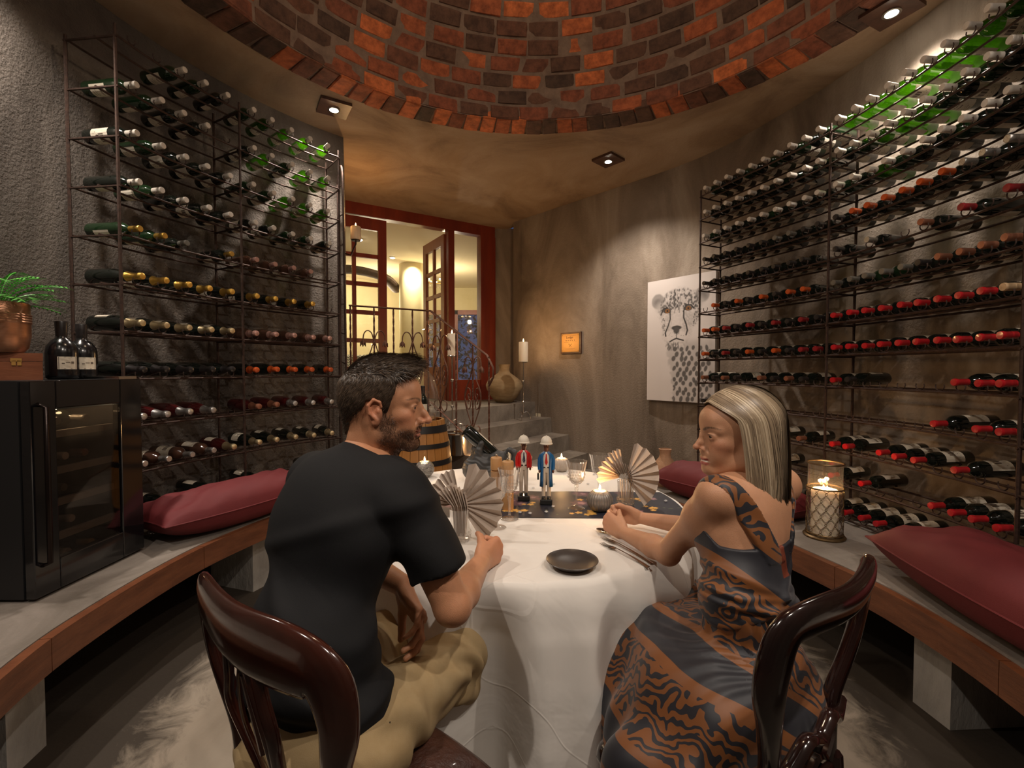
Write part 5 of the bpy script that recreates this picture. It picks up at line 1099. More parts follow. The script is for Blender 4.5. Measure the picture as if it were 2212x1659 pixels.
# ================================================================ SIGNED-DISTANCE MODELLING for bodies and soft shapes
f32 = np.float32
class Field:
    def __init__(s, lo, hi, h):
        s.lo = np.array(lo, float); s.h = h; s.n = (np.ceil((np.array(hi)-s.lo)/h)).astype(int)+1
        s.ax = [(s.lo[i]+h*np.arange(s.n[i])).astype(f32) for i in range(3)]; s.d = np.full(s.n, .05, f32)
    def copy(s):
        o = object.__new__(Field); o.lo, o.h, o.n, o.ax, o.d = s.lo, s.h, s.n, s.ax, s.d.copy(); return o
    def sub(s, lo, hi):
        a = np.clip(np.floor((np.array(lo)-s.lo)/s.h).astype(int), 0, s.n); b = np.clip(np.ceil((np.array(hi)-s.lo)/s.h).astype(int)+1, 0, s.n)
        sl = tuple(slice(a[i], b[i]) for i in range(3)); X = s.ax[0][sl[0]][:, None, None]; Y = s.ax[1][sl[1]][None, :, None]; Z = s.ax[2][sl[2]][None, None, :]; return sl, X, Y, Z
    def mix(s, sl, e, k, neg):
        d = s.d[sl]
        if neg: h = np.clip(.5-.5*(e+d)/k, 0, 1); s.d[sl] = d*(1-h)-e*h+k*h*(1-h)
        else: h = np.clip(.5+.5*(d-e)/k, 0, 1); s.d[sl] = d*(1-h)+e*h-k*h*(1-h)
    def cap(s, a, b, ra, rb=None, k=.01, neg=False):
        rb = ra if rb is None else rb; a = np.array(a, float); b = np.array(b, float); m = max(ra, rb)+k+.012
        sl, X, Y, Z = s.sub(np.minimum(a, b)-m, np.maximum(a, b)+m)
        if s.d[sl].size == 0: return s
        v = b-a; L = float(v@v)+1e-12; t = np.clip(((X-a[0])*v[0]+(Y-a[1])*v[1]+(Z-a[2])*v[2])/L, 0, 1)
        e = np.sqrt((X-a[0]-t*v[0])**2+(Y-a[1]-t*v[1])**2+(Z-a[2]-t*v[2])**2)-(ra+(rb-ra)*t); s.mix(sl, e.astype(f32), k, neg); return s
    def chain(s, pts, rs, k=.01, neg=False):
        for i in range(len(pts)-1): s.cap(pts[i], pts[i+1], rs[i], rs[i+1], k, neg)
        return s
    def ell(s, c, r, rot=None, k=.01, neg=False):
        c = np.array(c, float); r = np.array(r, float); m = max(r)+k+.012; sl, X, Y, Z = s.sub(c-m, c+m)
        if s.d[sl].size == 0: return s
        x, y, z = X-c[0], Y-c[1], Z-c[2]
        if rot is not None:      # rows of rot = local axes
            R_ = np.array(rot, float); x, y, z = R_[0][0]*x+R_[0][1]*y+R_[0][2]*z, R_[1][0]*x+R_[1][1]*y+R_[1][2]*z, R_[2][0]*x+R_[2][1]*y+R_[2][2]*z
        k0 = np.sqrt((x/r[0])**2+(y/r[1])**2+(z/r[2])**2); k1 = np.sqrt((x/r[0]**2)**2+(y/r[1]**2)**2+(z/r[2]**2)**2)+1e-9
        s.mix(sl, (k0*(k0-1)/k1).astype(f32), k, neg); return s
    def cut(s, p, n, k=.004):      # keep the side n points away from
        n = np.array(n, float); n /= np.linalg.norm(n); X, Y, Z = s.ax[0][:, None, None], s.ax[1][None, :, None], s.ax[2][None, None, :]
        e = ((X-p[0])*n[0]+(Y-p[1])*n[1]+(Z-p[2])*n[2]).astype(f32); s.d = np.maximum(s.d, e); return s
    def mesh(s):
        d = s.d; n = s.n; ins = d < 0; c = np.zeros(n-1, np.int8)
        for i in (0, 1):
            for j in (0, 1):
                for k in (0, 1): c += ins[i:n[0]-1+i, j:n[1]-1+j, k:n[2]-1+k]
        I, J, K = np.nonzero((c > 0) & (c < 8)); N_ = len(I); idx = np.full(n-1, -1, np.int32); idx[I, J, K] = np.arange(N_)
        acc = np.zeros((N_, 3)); cn = np.zeros(N_); crn = [(i, j, k) for i in (0, 1) for j in (0, 1) for k in (0, 1)]
        for a in crn:
            for ax in range(3):
                if a[ax]: continue
                b = list(a); b[ax] = 1; d0 = d[I+a[0], J+a[1], K+a[2]]; d1 = d[I+b[0], J+b[1], K+b[2]]; m = (d0 < 0) != (d1 < 0); t = np.where(m, d0/(d0-d1+1e-12), 0)
                p = np.array(a, float)[None, :].repeat(N_, 0); p[:, ax] += t; acc += p*m[:, None]; cn += m
        P = (np.stack([I, J, K], 1)+acc/cn[:, None])*s.h+s.lo; F = []
        for ax in range(3):
            o1, o2 = [(1, 2), (2, 0), (0, 1)][ax]; sh = [slice(None)]*3
            a = [slice(0, n[i]) for i in range(3)]; b = list(a); a[ax] = slice(0, n[ax]-1); b[ax] = slice(1, n[ax]); A, B = ins[tuple(a)], ins[tuple(b)]
            E = np.argwhere(A != B); E = E[(E[:, o1] > 0) & (E[:, o2] > 0) & (E[:, o1] < n[o1]-1) & (E[:, o2] < n[o2]-1)]
            if not len(E): continue
            def g(u, v):
                q = E.copy(); q[:, o1] -= u; q[:, o2] -= v; return idx[q[:, 0], q[:, 1], q[:, 2]]
            q = np.stack([g(1, 1), g(0, 1), g(0, 0), g(1, 0)], 1); fl = A[E[:, 0], E[:, 1], E[:, 2]]; q[~fl] = q[~fl][:, ::-1]; F.append(q)
        return P, np.concatenate(F)
def normals(P, F):
    n = np.cross(P[F[:, 2]]-P[F[:, 0]], P[F[:, 3]]-P[F[:, 1]]); N_ = np.zeros_like(P)
    for i in range(4): np.add.at(N_, F[:, i], n)
    return N_/(np.linalg.norm(N_, axis=1, keepdims=True)+1e-12)
def relax(P, F, it=1, w=.5):
    for _ in range(it):
        S_ = np.zeros_like(P); c = np.zeros(len(P))
        for i in range(4):
            np.add.at(S_, F[:, i], P[F[:, (i+1) % 4]]+P[F[:, (i-1) % 4]]); np.add.at(c, F[:, i], 2)
        P = P*(1-w)+w*S_/np.maximum(c, 1)[:, None]
    return P
def npmesh(name, P, F, m, cols=None, parent=None, off=(0, 0, 0)):
    me = bpy.data.meshes.new(name); P = P-np.array(off); me.vertices.add(len(P)); me.vertices.foreach_set('co', P.astype(f32).ravel())
    F = np.asarray(F); k = F.shape[1]; me.loops.add(len(F)*k); me.loops.foreach_set('vertex_index', F.astype(np.int32).ravel()); me.polygons.add(len(F)); me.polygons.foreach_set('loop_start', np.arange(0, len(F)*k, k, dtype=np.int32)); me.update(calc_edges=True)
    me.polygons.foreach_set('use_smooth', [True]*len(F)); me.materials.append(m)
    if cols is not None:
        ca = me.color_attributes.new('Col', 'FLOAT_COLOR', 'POINT'); c = np.ones((len(P), 4), f32); c[:, :3] = cols; ca.data.foreach_set('color', c.ravel())
    me.validate(); return obj(name, me, parent)
def hash3(P, sc, seed=0):       # smooth 3-D value noise, -1..1
    q = P*sc+seed*7.13; i = np.floor(q).astype(np.int64); f = q-i; f = f*f*(3-2*f); r = 0
    for a in (0, 1):
        for b in (0, 1):
            for c in (0, 1):
                h = ((i[:, 0]+a)*73856093 ^ (i[:, 1]+b)*19349663 ^ (i[:, 2]+c)*83492791) & 0xffff; h = (h*2654435761 & 0xffffffff)/4294967296.0
                r = r+h*(f[:, 0] if a else 1-f[:, 0])*(f[:, 1] if b else 1-f[:, 1])*(f[:, 2] if c else 1-f[:, 2])
    return r*2-1
def nrm(v): v = np.array(v, float); return v/np.linalg.norm(v)

# ---------------------------------------------------------------- hand (fingers root inside the palm)
def hand(fd, wrist, Fw, Np, T, curl=((.3, .5, .3),)*4, thumb=(.5, .3, .2), s=1.0, spread=.0):
    Fw = nrm(Fw); Np = nrm(np.array(Np)-np.dot(Np, Fw)*Fw); T = np.cross(Fw, Np) if np.dot(np.cross(Fw, Np), T) > 0 else -np.cross(Fw, Np); w = np.array(wrist, float)
    kn = [(.026, .090, .010), (.0085, .094, .0103), (-.0095, .089, .0098), (-.0265, .080, .0088)]; L = [(.042, .026, .021), (.046, .029, .022), (.043, .027, .021), (.033, .021, .019)]
    for i, (t, f, r) in enumerate(kn):
        K = w+(T*t+Fw*f-Np*(.004 if i in (1, 2) else 0))*s; fd.cap(w+(T*t*.55+Fw*.012)*s, K, .0145*s, (r+.002)*s, .012*s); fd.cap(w+(T*t*.6+Fw*.03+Np*.010)*s, K+Np*.007*s-Fw*.012*s, .012*s, .009*s, .010*s)
        fd.ell(K-Np*.002*s, (r*1.12*s,)*3, None, .006*s)
    fd.cap(w+(T*.012+Fw*.02+Np*.012)*s, w+(T*.030+Fw*.045+Np*.014)*s, .015*s, .012*s, .012*s); fd.cap(w+(-T*.020+Fw*.02+Np*.008)*s, w+(-T*.026+Fw*.06+Np*.008)*s, .013*s, .010*s, .012*s)
    for i, (t, f, r) in enumerate(kn):
        p = w+(T*t+Fw*f)*s; a = 0; c = curl[i % len(curl)]; rr = r*s*.95; d0 = Fw+T*spread*(1.5-i)
        for j in range(3):
            a += c[j]; d = nrm(d0*math.cos(a)+Np*math.sin(a)); q = p+d*L[i][j]*s; fd.cap(p, q, rr, rr*.90, .0025*s)
            if j < 2: fd.ell(q-Np*0, (rr*1.0,)*3, None, .003*s)
            p, rr = q, rr*.90
    b = w+(T*.020+Fw*.022+Np*.010)*s; d = nrm(T*math.cos(thumb[0])+Fw*.9*math.sin(thumb[0]+.5)+Np*thumb[1]); p1 = b+d*.042*s; d2 = nrm(d+Fw*.5+Np*thumb[2]); p2 = p1+d2*.032*s; d3 = nrm(d2+Np*thumb[2]*1.2+Fw*.2); p3 = p2+d3*.024*s
    fd.cap(b, p1, .0155*s, .0115*s, .010*s); fd.cap(p1, p2, .0110*s, .0100*s, .004*s); fd.cap(p2, p3, .0100*s, .0080*s, .003*s)
# ---------------------------------------------------------------- head: local frame x forward, y left, z up, origin between the ears at eye height
def head(male, h=.0019):
    fd = Field((-.135, -.105, -.24), (.135, .105, .14), h); g = 1.0 if male else .95
    fd.ell((-.014, 0, .034), (.094, .074, .078), None, .01); fd.ell((.028, 0, .036), (.055, .060, .058), None, .02); fd.ell((-.045, 0, .02), (.058, .066, .062), None, .03)
    fd.ell((.030, 0, -.028), (.050, .053, .070), None, .025)
    jw = .051 if male else .045
    for s in (-1, 1):
        fd.cap((-.004, s*jw, -.040), (.002, s*jw*.98, -.068), .015, .014, .025); fd.cap((.002, s*jw*.98, -.068), (.062, s*.016, -.098 if male else -.092), .014, .015, .028)
        fd.ell((.050, s*.040, -.020), (.022, .017, .015), None, .02)
        fd.cap((.076, s*.012, .018), (.060, s*.046, .016), .0105 if male else .006, .007, .014)
        fd.ell((.060, s*.028, -.048), (.017, .018, .022), None, .02)
    fd.ell((.058, 0, -.058), (.028, .030, .032), None, .016); fd.ell((.072, 0, -.097 if male else -.090), (.016, .020, .015), None, .014); fd.ell((.072, 0, .040), (.014, .036, .026), None, .02)
    for s in (-1, 1):      # sockets, lids
        fd.ell((.091, s*.031, .001), (.014, .016, .011), None, .012, True); fd.ell((.0688, s*.031, -.0005), (.0140, .0145, .0138), None, .004)
        fd.chain([(.0790, s*.019, .0035), (.0812, s*.029, .0068), (.0755, s*.043, .0035)], [.0016, .0024, .0016], .003)
        fd.ell((.0850, s*.0320, -.0010), (.0100, .0120, .0042 if male else .0027), None, .0012, True)
    nx = .0 if male else -.005; q_ = .95 if male else .70; tz = 0 if male else .004
    fd.chain([(.079, 0, .014), (.088, 0, .0), (.100+nx, 0, -.018), (.111+nx, 0, -.033+tz)], [.0080*q_, .0080*q_, .0085*q_, .0090*q_], .008); fd.ell((.109+nx, 0, -.036+tz), (.0115*q_, .0110*q_, .0095*q_), None, .005)
    fd.cap((.072, 0, .012), (.080, 0, -.040), .013, .016*q_, .012)
    for s in (-1, 1):
        fd.ell((.092+nx, s*.0125*q_, -.038+tz*.5), (.0115*q_, .0072*q_, .0085*q_), None, .005); fd.ell((.098+nx, s*.0065, -.0475), (.0060, .0034, .0035), None, .002, True)
    fd.cap((.086, 0, -.046), (.084, 0, -.058), .006, .005, .008)
    sm = .007
    for s in (-1, 1):      # smiling lips
        fd.chain([(.0870, 0, -.0620), (.0850, s*.012, -.0605), (.0690, s*.027, -.0600+sm*.3)], [.0048, .0045, .0020], .0035); fd.chain([(.0860, 0, -.0735), (.0830, s*.012, -.0725), (.0685, s*.027, -.0615+sm*.3)], [.0052, .0050, .0022], .0035)
        fd.chain([(.094, s*0, -.0676), (.0890, s*.013, -.0664), (.0710, s*.0275, -.0595)], [.0040, .0034, .0012], .0012, True)
        fd.chain([(.083, s*.018, -.034), (.072, s*.031, -.052), (.067, s*.034, -.066)], [.0012, .0022, .0014], .006, True)
        e = Matrix.Rotation(.25, 3, 'Y')
        fd.ell((-.012, s*.0735, -.008), (.0175, .0075, .030), [tuple(r) for r in e], .005); fd.chain([(-.006, s*.078, -.028), (-.022, s*.083, -.012), (-.026, s*.085, .008), (-.014, s*.083, .022), (.0, s*.079, .016), (.004, s*.077, .004)], [.0055, .0046, .0042, .0042, .0036, .003], .003)
        fd.ell((-.010, s*.0850, -.002), (.0085, .0065, .0150), [tuple(r) for r in e], .004, True); fd.ell((-.004, s*.078, -.006), (.004, .004, .006), None, .003)
        fd.ell((-.008, s*.0775, -.034), (.008, .005, .008), None, .004)
    nr = .055 if male else .045
    fd.cap((-.030, 0, -.03), (-.058, 0, -.20), nr, nr+.006, .03); fd.cap((.0, 0, -.075), (-.03, 0, -.20), nr*.72, nr*.8, .03)
    for s in (-1, 1): fd.cap((-.02, s*.055, -.04), (.0, s*.020, -.20), .012, .012, .02)
    if male: fd.ell((.008, 0, -.135), (.016, .012, .014), None, .02)
    return fd
SK_M, SK_W = np.array([.50, .235, .125]), np.array([.52, .265, .150])
def smooth01(x, a, b): t = np.clip((x-a)/(b-a), 0, 1); return t*t*(3-2*t)
BEARD = [None]
def head_cols(P, male):
    x, y, z = P[:, 0], P[:, 1], P[:, 2]; ay = np.abs(y); sk = (SK_M if male else SK_W)[None, :].repeat(len(P), 0)
    n = hash3(P, 60, 1)*.5+hash3(P, 140, 2)*.5; sk = sk*(1+.06*n[:, None])
    def m(c, r, soft=.35): d = np.sqrt(((x-c[0])/r[0])**2+((ay-c[1])/r[1])**2+((z-c[2])/r[2])**2); return (1-smooth01(d, 1-soft, 1+soft))[:, None]
    red = np.array([.55, .16, .09]); 
    for c, r, a in (((.06, .045, -.025), (.03, .022, .02), .25), ((.105, 0, -.034), (.018, .018, .015), .22), ((-.012, .082, -.005), (.03, .02, .034), .35)): k = m(c, r, .6)*a; sk = sk*(1-k)+red*k
    if male:
        b1 = np.maximum.reduce([m((.045, .038, -.085), (.055, .030, .030))[:, 0], m((.075, 0, -.098), (.03, .035, .026))[:, 0], m((.012, .055, -.060), (.024, .022, .042))[:, 0], m((.092, .010, -.0545), (.014, .026, .0065), .3)[:, 0], m((.0, .062, -.03), (.016, .02, .03))[:, 0], m((.03, 0, -.112), (.05, .045, .02))[:, 0]])
        BEARD[0] = b1*(np.abs(P[:, 1]) < .0705); b1 = b1*(1-m((.086, 0, -.068), (.014, .024, .0105), .3)[:, 0])
        st = np.clip(.8+.2*hash3(P, 420, 3), 0, 1); k = (b1*st*.85)[:, None]; sk = sk*(1-k)+np.array([.055, .030, .020])*k
    lip = m((.083, .006, -.0625), (.014, .020, .0045), .3)+m((.082, .006, -.0735), (.014, .018, .0052), .3); lip = np.clip(lip, 0, 1)*(.75 if male else .9); sk = sk*(1-lip)+(np.array([.42, .13, .10]) if male else np.array([.48, .12, .10]))*lip
    mo = m((.080, .006, -.0676), (.016, .020, .0017), .25)*.9; sk = sk*(1-mo)+(np.array([.06, .02, .015]) if male else np.array([.75, .70, .62]))*mo
    br = np.zeros(len(P))
    for t in np.linspace(0, 1, 9): br = np.maximum(br, m((.084-.020*t*t-.006*t, .014+.036*t, .0175+.007*math.sin(t*2.6)), (.012, .006, .0034-.001*t), .4)[:, 0])
    br = (br*np.clip(.8+.3*hash3(P, 400, 5), 0, 1))[:, None]*.9; sk = sk*(1-br)+np.array([.05, .03, .02])*br
    la = (m((.080, .031, .0052), (.010, .014, .0013), .5)*.8); sk = sk*(1-la)+np.array([.03, .018, .014])*la
    return np.clip(sk, 0, 1)
M.setdefault('eyewhite', mat('eye_white', (.45, .39, .36), .2, 0, coat=.4)); M.setdefault('iris', mat('brown_iris', (.06, .03, .015), .1, 0, coat=.6))
def eyes(parent, mt, off, closed=False):
    for s in (-1, 1):
        b = MB(); c = V((.0688, s*.031, -.0005)); o = []
        b.mi = 0; st = len(b.v); b.ball(c, .0125, 16); g = nrm((1, s*.10, 0)); b.mi = 1
        for rr, mi, push in ((.0064, 1, .0002), (.0030, 2, .0005)):
            b.mi = mi; n = 14; u = np.cross(g, (0, 0, 1)); u /= np.linalg.norm(u); v_ = np.cross(g, u); hh = math.sqrt(.0125**2-rr**2)+push; base = [tuple(np.array(c)+g*(.0125+push+.0003))]+[tuple(np.array(c)+g*hh+(u*math.cos(2*pi*k/n)+v_*math.sin(2*pi*k/n))*rr) for k in range(n)]
            b.add(base, [(0, 1+k, 1+(k+1) % n) for k in range(n)])
        b.v = [tuple(mt@V(v)) for v in b.v]; b.build('eye', [M['eyewhite'], M['iris'], M['black']], parent, True, world=True)
def xform(P, mt): A = np.array(mt); return P@A[:3, :3].T+A[:3, 3]
def headmat(o, fwd, pitch=0, roll=0):
    yaw = math.atan2(fwd[1], fwd[0]); return Matrix.Translation(V(o))@Matrix.Rotation(yaw, 4, 'Z')@Matrix.Rotation(pitch, 4, 'Y')@Matrix.Rotation(roll, 4, 'X')
def ribbons(name, paths, widths, nors, cols, m, parent, mt, off):
    """paths: (n, k, 3) local; one flat ribbon each, facing nors"""
    n, k, _ = paths.shape; T = np.gradient(paths, axis=1); W_ = np.cross(T, nors); W_ /= np.linalg.norm(W_, axis=2, keepdims=True)+1e-9
    w_ = widths[:, None, None]*np.concatenate([np.ones(k-2), [.7, .15]])[None, :, None]; A = paths-W_*w_/2; B = paths+W_*w_/2+nors*.0003; P = np.stack([A, B], 2).reshape(-1, 3)
    i = np.arange(n)[:, None]*k*2+np.arange(k-1)[None, :]*2; i = i.ravel(); F = np.stack([i, i+1, i+3, i+2], 1); C = np.repeat(cols[:, None, :], k*2, 1).reshape(-1, 3)
    o = npmesh(name, xform(P, mt), F, m, C, parent, off); return o
M['skin'] = vcmat('skin', .48, .45, .25, 500, sss=.12); M['hairmat'] = vcmat('hair', .38, .5)
def off_of(p): return tuple(p.location)
# ================================================================ THE MAN
def build_man():
    f = nrm((.57, .82, 0)); r = nrm((.82, -.57, 0)); up = np.array([0, 0, 1.0]); A = np.array
    pel, wai, che, upc, nek = A([-.40, .98, .57]), A([-.445, 1.00, .76]), A([-.425, 1.09, .95]), A([-.395, 1.15, 1.06]), A([-.385, 1.185, 1.12])
    RS, LS = A([-.250, 1.07, 1.045]), A([-.535, 1.265, 1.035]); RE_, RW_ = A([-.135, 1.035, .805]), A([-.088, 1.305, .792]); LE, LW_ = A([-.50, 1.36, .80]), A([-.285, 1.20, .775])
    hm = headmat((-.330, 1.205, 1.246), (.996, .09), .02, 0)
    rot = [tuple(f), tuple(r), (0, 0, 1)]
    # --- body field: trunk, arms, hands
    fd = Field((-.72, .78, .50), (.06, 1.50, 1.19), .0027)
    def trunk(F_, g, k=.04):
        F_.ell(pel, (.115+g, .165+g, .11+g), rot, k); F_.ell(wai, (.10+g, .150+g, .13+g), rot, .06); F_.ell(che, (.112+g, .172+g, .15+g), rot, .06); F_.ell(upc-f*.012, (.095+g, .165+g, .085+g), rot, .05); F_.cap(RS, LS, .050+g, .050+g, .05)
        F_.cap(upc, nek+f*.01, .07+g, .05+g*.3, .05); F_.cap(nek+A([0, 0, -.015]), RS, .042+g*.6, .046+g, .05); F_.cap(nek+A([0, 0, -.015]), LS, .042+g*.6, .046+g, .05)
    trunk(fd, -.006)
    def arm(F_, S_, E, W_, g=0, fore=True):
        F_.cap(S_, E, .052+g, .041+g, .03); F_.ell(S_*.55+E*.45+A([0, 0, .0]), (.047+g,)*3, None, .03)
        if fore: F_.cap(E, E*.72+W_*.28, .041, .042, .012); F_.cap(E*.72+W_*.28, W_, .042, .0265, .015); F_.ell(E, (.038,)*3, None, .01)
    arm(fd, RS, RE_, RW_); arm(fd, LS, LE, LW_)
    hand(fd, RW_+A([0, 0, 0]), (.45, .88, .06), (-.86, .42, -.12), (0, 0, 1), ((1.25, 1.55, .9),)*4, (1.25, .45, .55), 1.04)
    fw2 = nrm(A([.55, -.52, -.62])); hand(fd, LW_, fw2, (-.1, -.65, -.6), (.8, .5, 0), ((.35, .55, .4), (.45, .6, .4), (.5, .65, .4), (.5, .6, .4)), (.6, .5, .2), 1.02)
    P1, F1 = fd.mesh(); P1 = relax(P1, F1, 1, .4); keep = np.ones(len(P1), bool)
    C1 = SK_M[None, :]*(1+.05*hash3(P1, 40, 3)+.04*hash3(P1, 150, 4))[:, None]; kk = np.exp(-np.sum((P1-(RW_+A([.04, .085, .02])))**2, 1)/.003)[:, None]*.25; C1 = C1*(1-kk)+A([.58, .18, .10])*kk
    hf = head(True); P2, F2 = hf.mesh(); P2 = relax(P2, F2, 1, .35); C2 = head_cols(P2, True); N2 = normals(P2, F2)
    base = (-.40, 1.0, 0)
    body = npmesh('person', np.concatenate([P1, xform(P2, hm)]), np.concatenate([F1, F2+len(P1)]), M['skin'], np.concatenate([C1, C2]), None, base); body.location = base
    tag(body, 'man in black t-shirt and khaki trousers, sitting, looking right', 'person')
    eyes(body, hm, base)
    # --- hair
    h = Field((-.13, -.10, -.12), (.10, .10, .16), .0028)
    h.ell((-.016, 0, .040), (.102, .081, .086), None, .01); h.ell((.026, 0, .055), (.058, .060, .057), None, .02); h.ell((-.048, 0, .018), (.063, .070, .066), None, .02); h.cap((-.075, 0, -.03), (-.080, 0, -.055), .030, .022, .03)
    h.chain([(.050, .04, .098), (.060, 0, .102), (.050, -.04, .098)], [.020, .022, .020], .03); h.ell((.0, 0, .085), (.07, .06, .045), None, .03)
    X, Y, Z = h.ax[0][:, None, None], h.ax[1][None, :, None], h.ax[2][None, None, :]
    hl = np.maximum(X-(.050+.45*(Z-.075)), 0)*0
    # hairline surfaces: forehead, temple and sideburn, around the ear, nape
    aY = np.abs(Y); zf = .060+.05*smooth01(aY, .0, .06)*0; front = (X-(.073-.35*np.maximum(aY-.02, 0)*1.0)+(.088-Z)*.45)
    side = np.where(Z < .075, X-(.044-.30*(.075-Z)), -1); side = np.where(Z < .012, np.maximum(X-(.026+.1*Z), 0*X+side), side)
    side = np.where(Z < .019, np.maximum(side, np.minimum(X-(-.034+(Z-.012)*.62*(Z < .012)), -(X-.006))), side); side = np.where((Z < -.024) & (X > -.030), .01, side)
    nape = (-.085-Z+(X+.075)*.5)*.8
    h.d = np.maximum.reduce([h.d, np.broadcast_to(front, h.d.shape), np.broadcast_to(side, h.d.shape), np.broadcast_to(nape, h.d.shape)]).astype(f32)
    P3, F3 = h.mesh(); P3 = relax(P3, F3, 2, .5); N3 = normals(P3, F3); n3 = hash3(P3*np.array([1, 1, .5]), 160, 6); P3 = P3+N3*(n3*.0016)[:, None]
    fade = smooth01(P3[:, 2]+P3[:, 0]*.2, -.07, .03); dk, lt, gy = A([.024, .016, .011]), A([.105, .070, .046]), A([.12, .095, .075]); c3 = dk+(lt-dk)*(fade*.55*(.6+.4*n3))[:, None]; c3 = c3+(gy-c3)*((1-fade)*.18)[:, None]
    hair = npmesh('hair', xform(P3, hm), F3, M['hairmat'], c3, body, base)
    rs = np.random.RandomState(3); N_ = 14000; sel = rs.choice(len(P3), N_); p = P3[sel]; nn_ = N3[sel]; topf = smooth01(p[:, 2], .05, .105)[:, None]; frt = smooth01(p[:, 0], .0, .05)[:, None]
    flow = (1-topf)*A([-.75, 0, -.65])+topf*((1-frt)*A([.75, 0, .1])+frt*(A([.9, 0, -.05]))); flow = flow+rs.normal(0, .16, flow.shape); flow = flow-nn_*np.sum(flow*nn_, 1, keepdims=True)*(.85); flow /= np.linalg.norm(flow, axis=1, keepdims=True)
    Ln = (.009+.012*topf[:, 0]*(.6+.8*frt[:, 0]))*rs.uniform(.7, 1.3, N_); t = np.linspace(0, 1, 5)[None, :, None]; lift = (.10+.18*topf)[:, None, :]
    path = p[:, None, :]+flow[:, None, :]*t*Ln[:, None, None]+nn_[:, None, :]*t*Ln[:, None, None]*lift+A([0, 0, -1.0])*(t**2)*Ln[:, None, None]*.12*(1-topf[:, None, :])
    ct = rs.rand(N_)[:, None]; cc = dk*1.3+(lt*1.5-dk)*ct**2; g_ = (rs.rand(N_) < .06)[:, None]; cc = np.where(g_, gy*1.2, cc)
    ribbons('hair_strands', path, np.full(N_, .0008), np.repeat(nn_[:, None, :], 5, 1), cc, M['hairmat'], hair, hm, base)
    # beard stubble strands
    rs = np.random.RandomState(9); bm = BEARD[0]*(P2[:, 0] > -.03)+1e-9; sel = rs.choice(len(P2), 9000, p=bm/bm.sum()); p = P2[sel]; nn_ = N2[sel]; fl = A([.35, 0, -1])+rs.normal(0, .3, (9000, 3)); fl = fl-nn_*np.sum(fl*nn_, 1, keepdims=True); fl /= np.linalg.norm(fl, axis=1, keepdims=True)
    t = np.linspace(0, 1, 3)[None, :, None]; path = p[:, None, :]+(fl*.8+nn_*.35)[:, None, :]*t*.0040; cc = A([.075, .042, .026])*(.4+1.4*rs.rand(9000))[:, None]; ribbons('beard', path, np.full(9000, .00045), np.repeat(nn_[:, None, :], 3, 1), cc, M['hairmat'], body, hm, base)
    # --- t-shirt
    ts = Field((-.74, .76, .50), (-.02, 1.46, 1.22), .0042); trunk(ts, .009, .05)
    ts.ell(wai-A([0, 0, .08]), (.115, .168, .13), rot, .06)
    ts.cap(RS, RS*.35+RE_*.65, .066, .058, .035); ts.cap(RS*.6+RE_*.4, RS*.25+RE_*.75, .060, .061, .02); ts.cap(LS, LS*.35+LE*.65, .066, .060, .035)
    # open sleeve end and neckline
    dr = nrm(RE_-RS); hc = RS+(RE_-RS)*.70; e1 = ts.copy()
    X, Y, Z = ts.ax[0][:, None, None], ts.ax[1][None, :, None], ts.ax[2][None, None, :]
    near = (np.abs((X-hc[0])-((X-hc[0])*dr[0]+(Y-hc[1])*dr[1]+(Z-hc[2])*dr[2])*dr[0]) < 9)
    pl = (X-hc[0])*dr[0]+(Y-hc[1])*dr[1]+(Z-hc[2])*dr[2]; lat = np.sqrt(np.maximum((X-hc[0])**2+(Y-hc[1])**2+(Z-hc[2])**2-pl**2, 0)); ts.d = np.where(lat < .085, np.maximum(ts.d, pl-.0), ts.d).astype(f32)
    ts.cap(hc+dr*.03, hc-dr*.035, .0535, .050, .004, True)
    nkc = A([-.362, 1.192, 1.132]); nd = nrm(A([.42, .22, .88])); plane = (X-nkc[0])*nd[0]+(Y-nkc[1])*nd[1]+(Z-nkc[2])*nd[2]; lat = np.sqrt(np.maximum((X-nkc[0]+.01)**2+(Y-nkc[1])**2, 0)); ts.d = np.where(lat < .12, np.maximum(ts.d, plane), ts.d).astype(f32)
    hp_ = A([-.40, .98, .615]); hd = nrm(A([.10, .10, -1])); ts.d = np.maximum(ts.d, ((X-hp_[0])*hd[0]+(Y-hp_[1])*hd[1]+(Z-hp_[2])*hd[2]).astype(f32))
    P4, F4 = ts.mesh(); P4 = relax(P4, F4, 2, .5); N4 = normals(P4, F4)
    q = P4-A([-.42, 1.05, .85]); u = q@r; v_ = q@f; z = q[:, 2]
    low = smooth01(-z, .02, .20); armz = smooth01(u, .10, .20)*smooth01(z, -.05, .1)
    fold = low*(.015*np.sin(38*z+16*u+6*hash3(P4, 5, 1))+.007*np.sin(60*z-22*u+5*hash3(P4, 6, 2)))+armz*.009*np.sin(48*(u*.6+z*.7)+4*hash3(P4, 7, 3))+.010*hash3(P4*A([1, 1, .6]), 8, 4)+.007*np.exp(-((z-.02+.5*u)/.02)**2)*smooth01(u, -.15, .05)+.006*np.exp(-((z+.05+.6*u)/.018)**2)*smooth01(u, -.12, .1)+.006*np.exp(-((z-.13-.35*u)/.02)**2)+.004*np.sin(34*(z*.7+u)+5*hash3(P4, 5, 8))*smooth01(u, -.1, .2)
    P4 = P4+N4*fold[:, None]; npmesh('t_shirt', P4, F4, M['tee'], None, body, base)
    b = MB(); ring = []       # neck ribbing
    # --- trousers
    RK, LK, RA_, LA_ = A([-.165, 1.245, .55]), A([-.30, 1.47, .545]), A([-.13, 1.50, .10]), A([-.36, 1.62, .10])
    tr = Field((-.66, .74, .04), (.06, 1.76, .72), .0052)
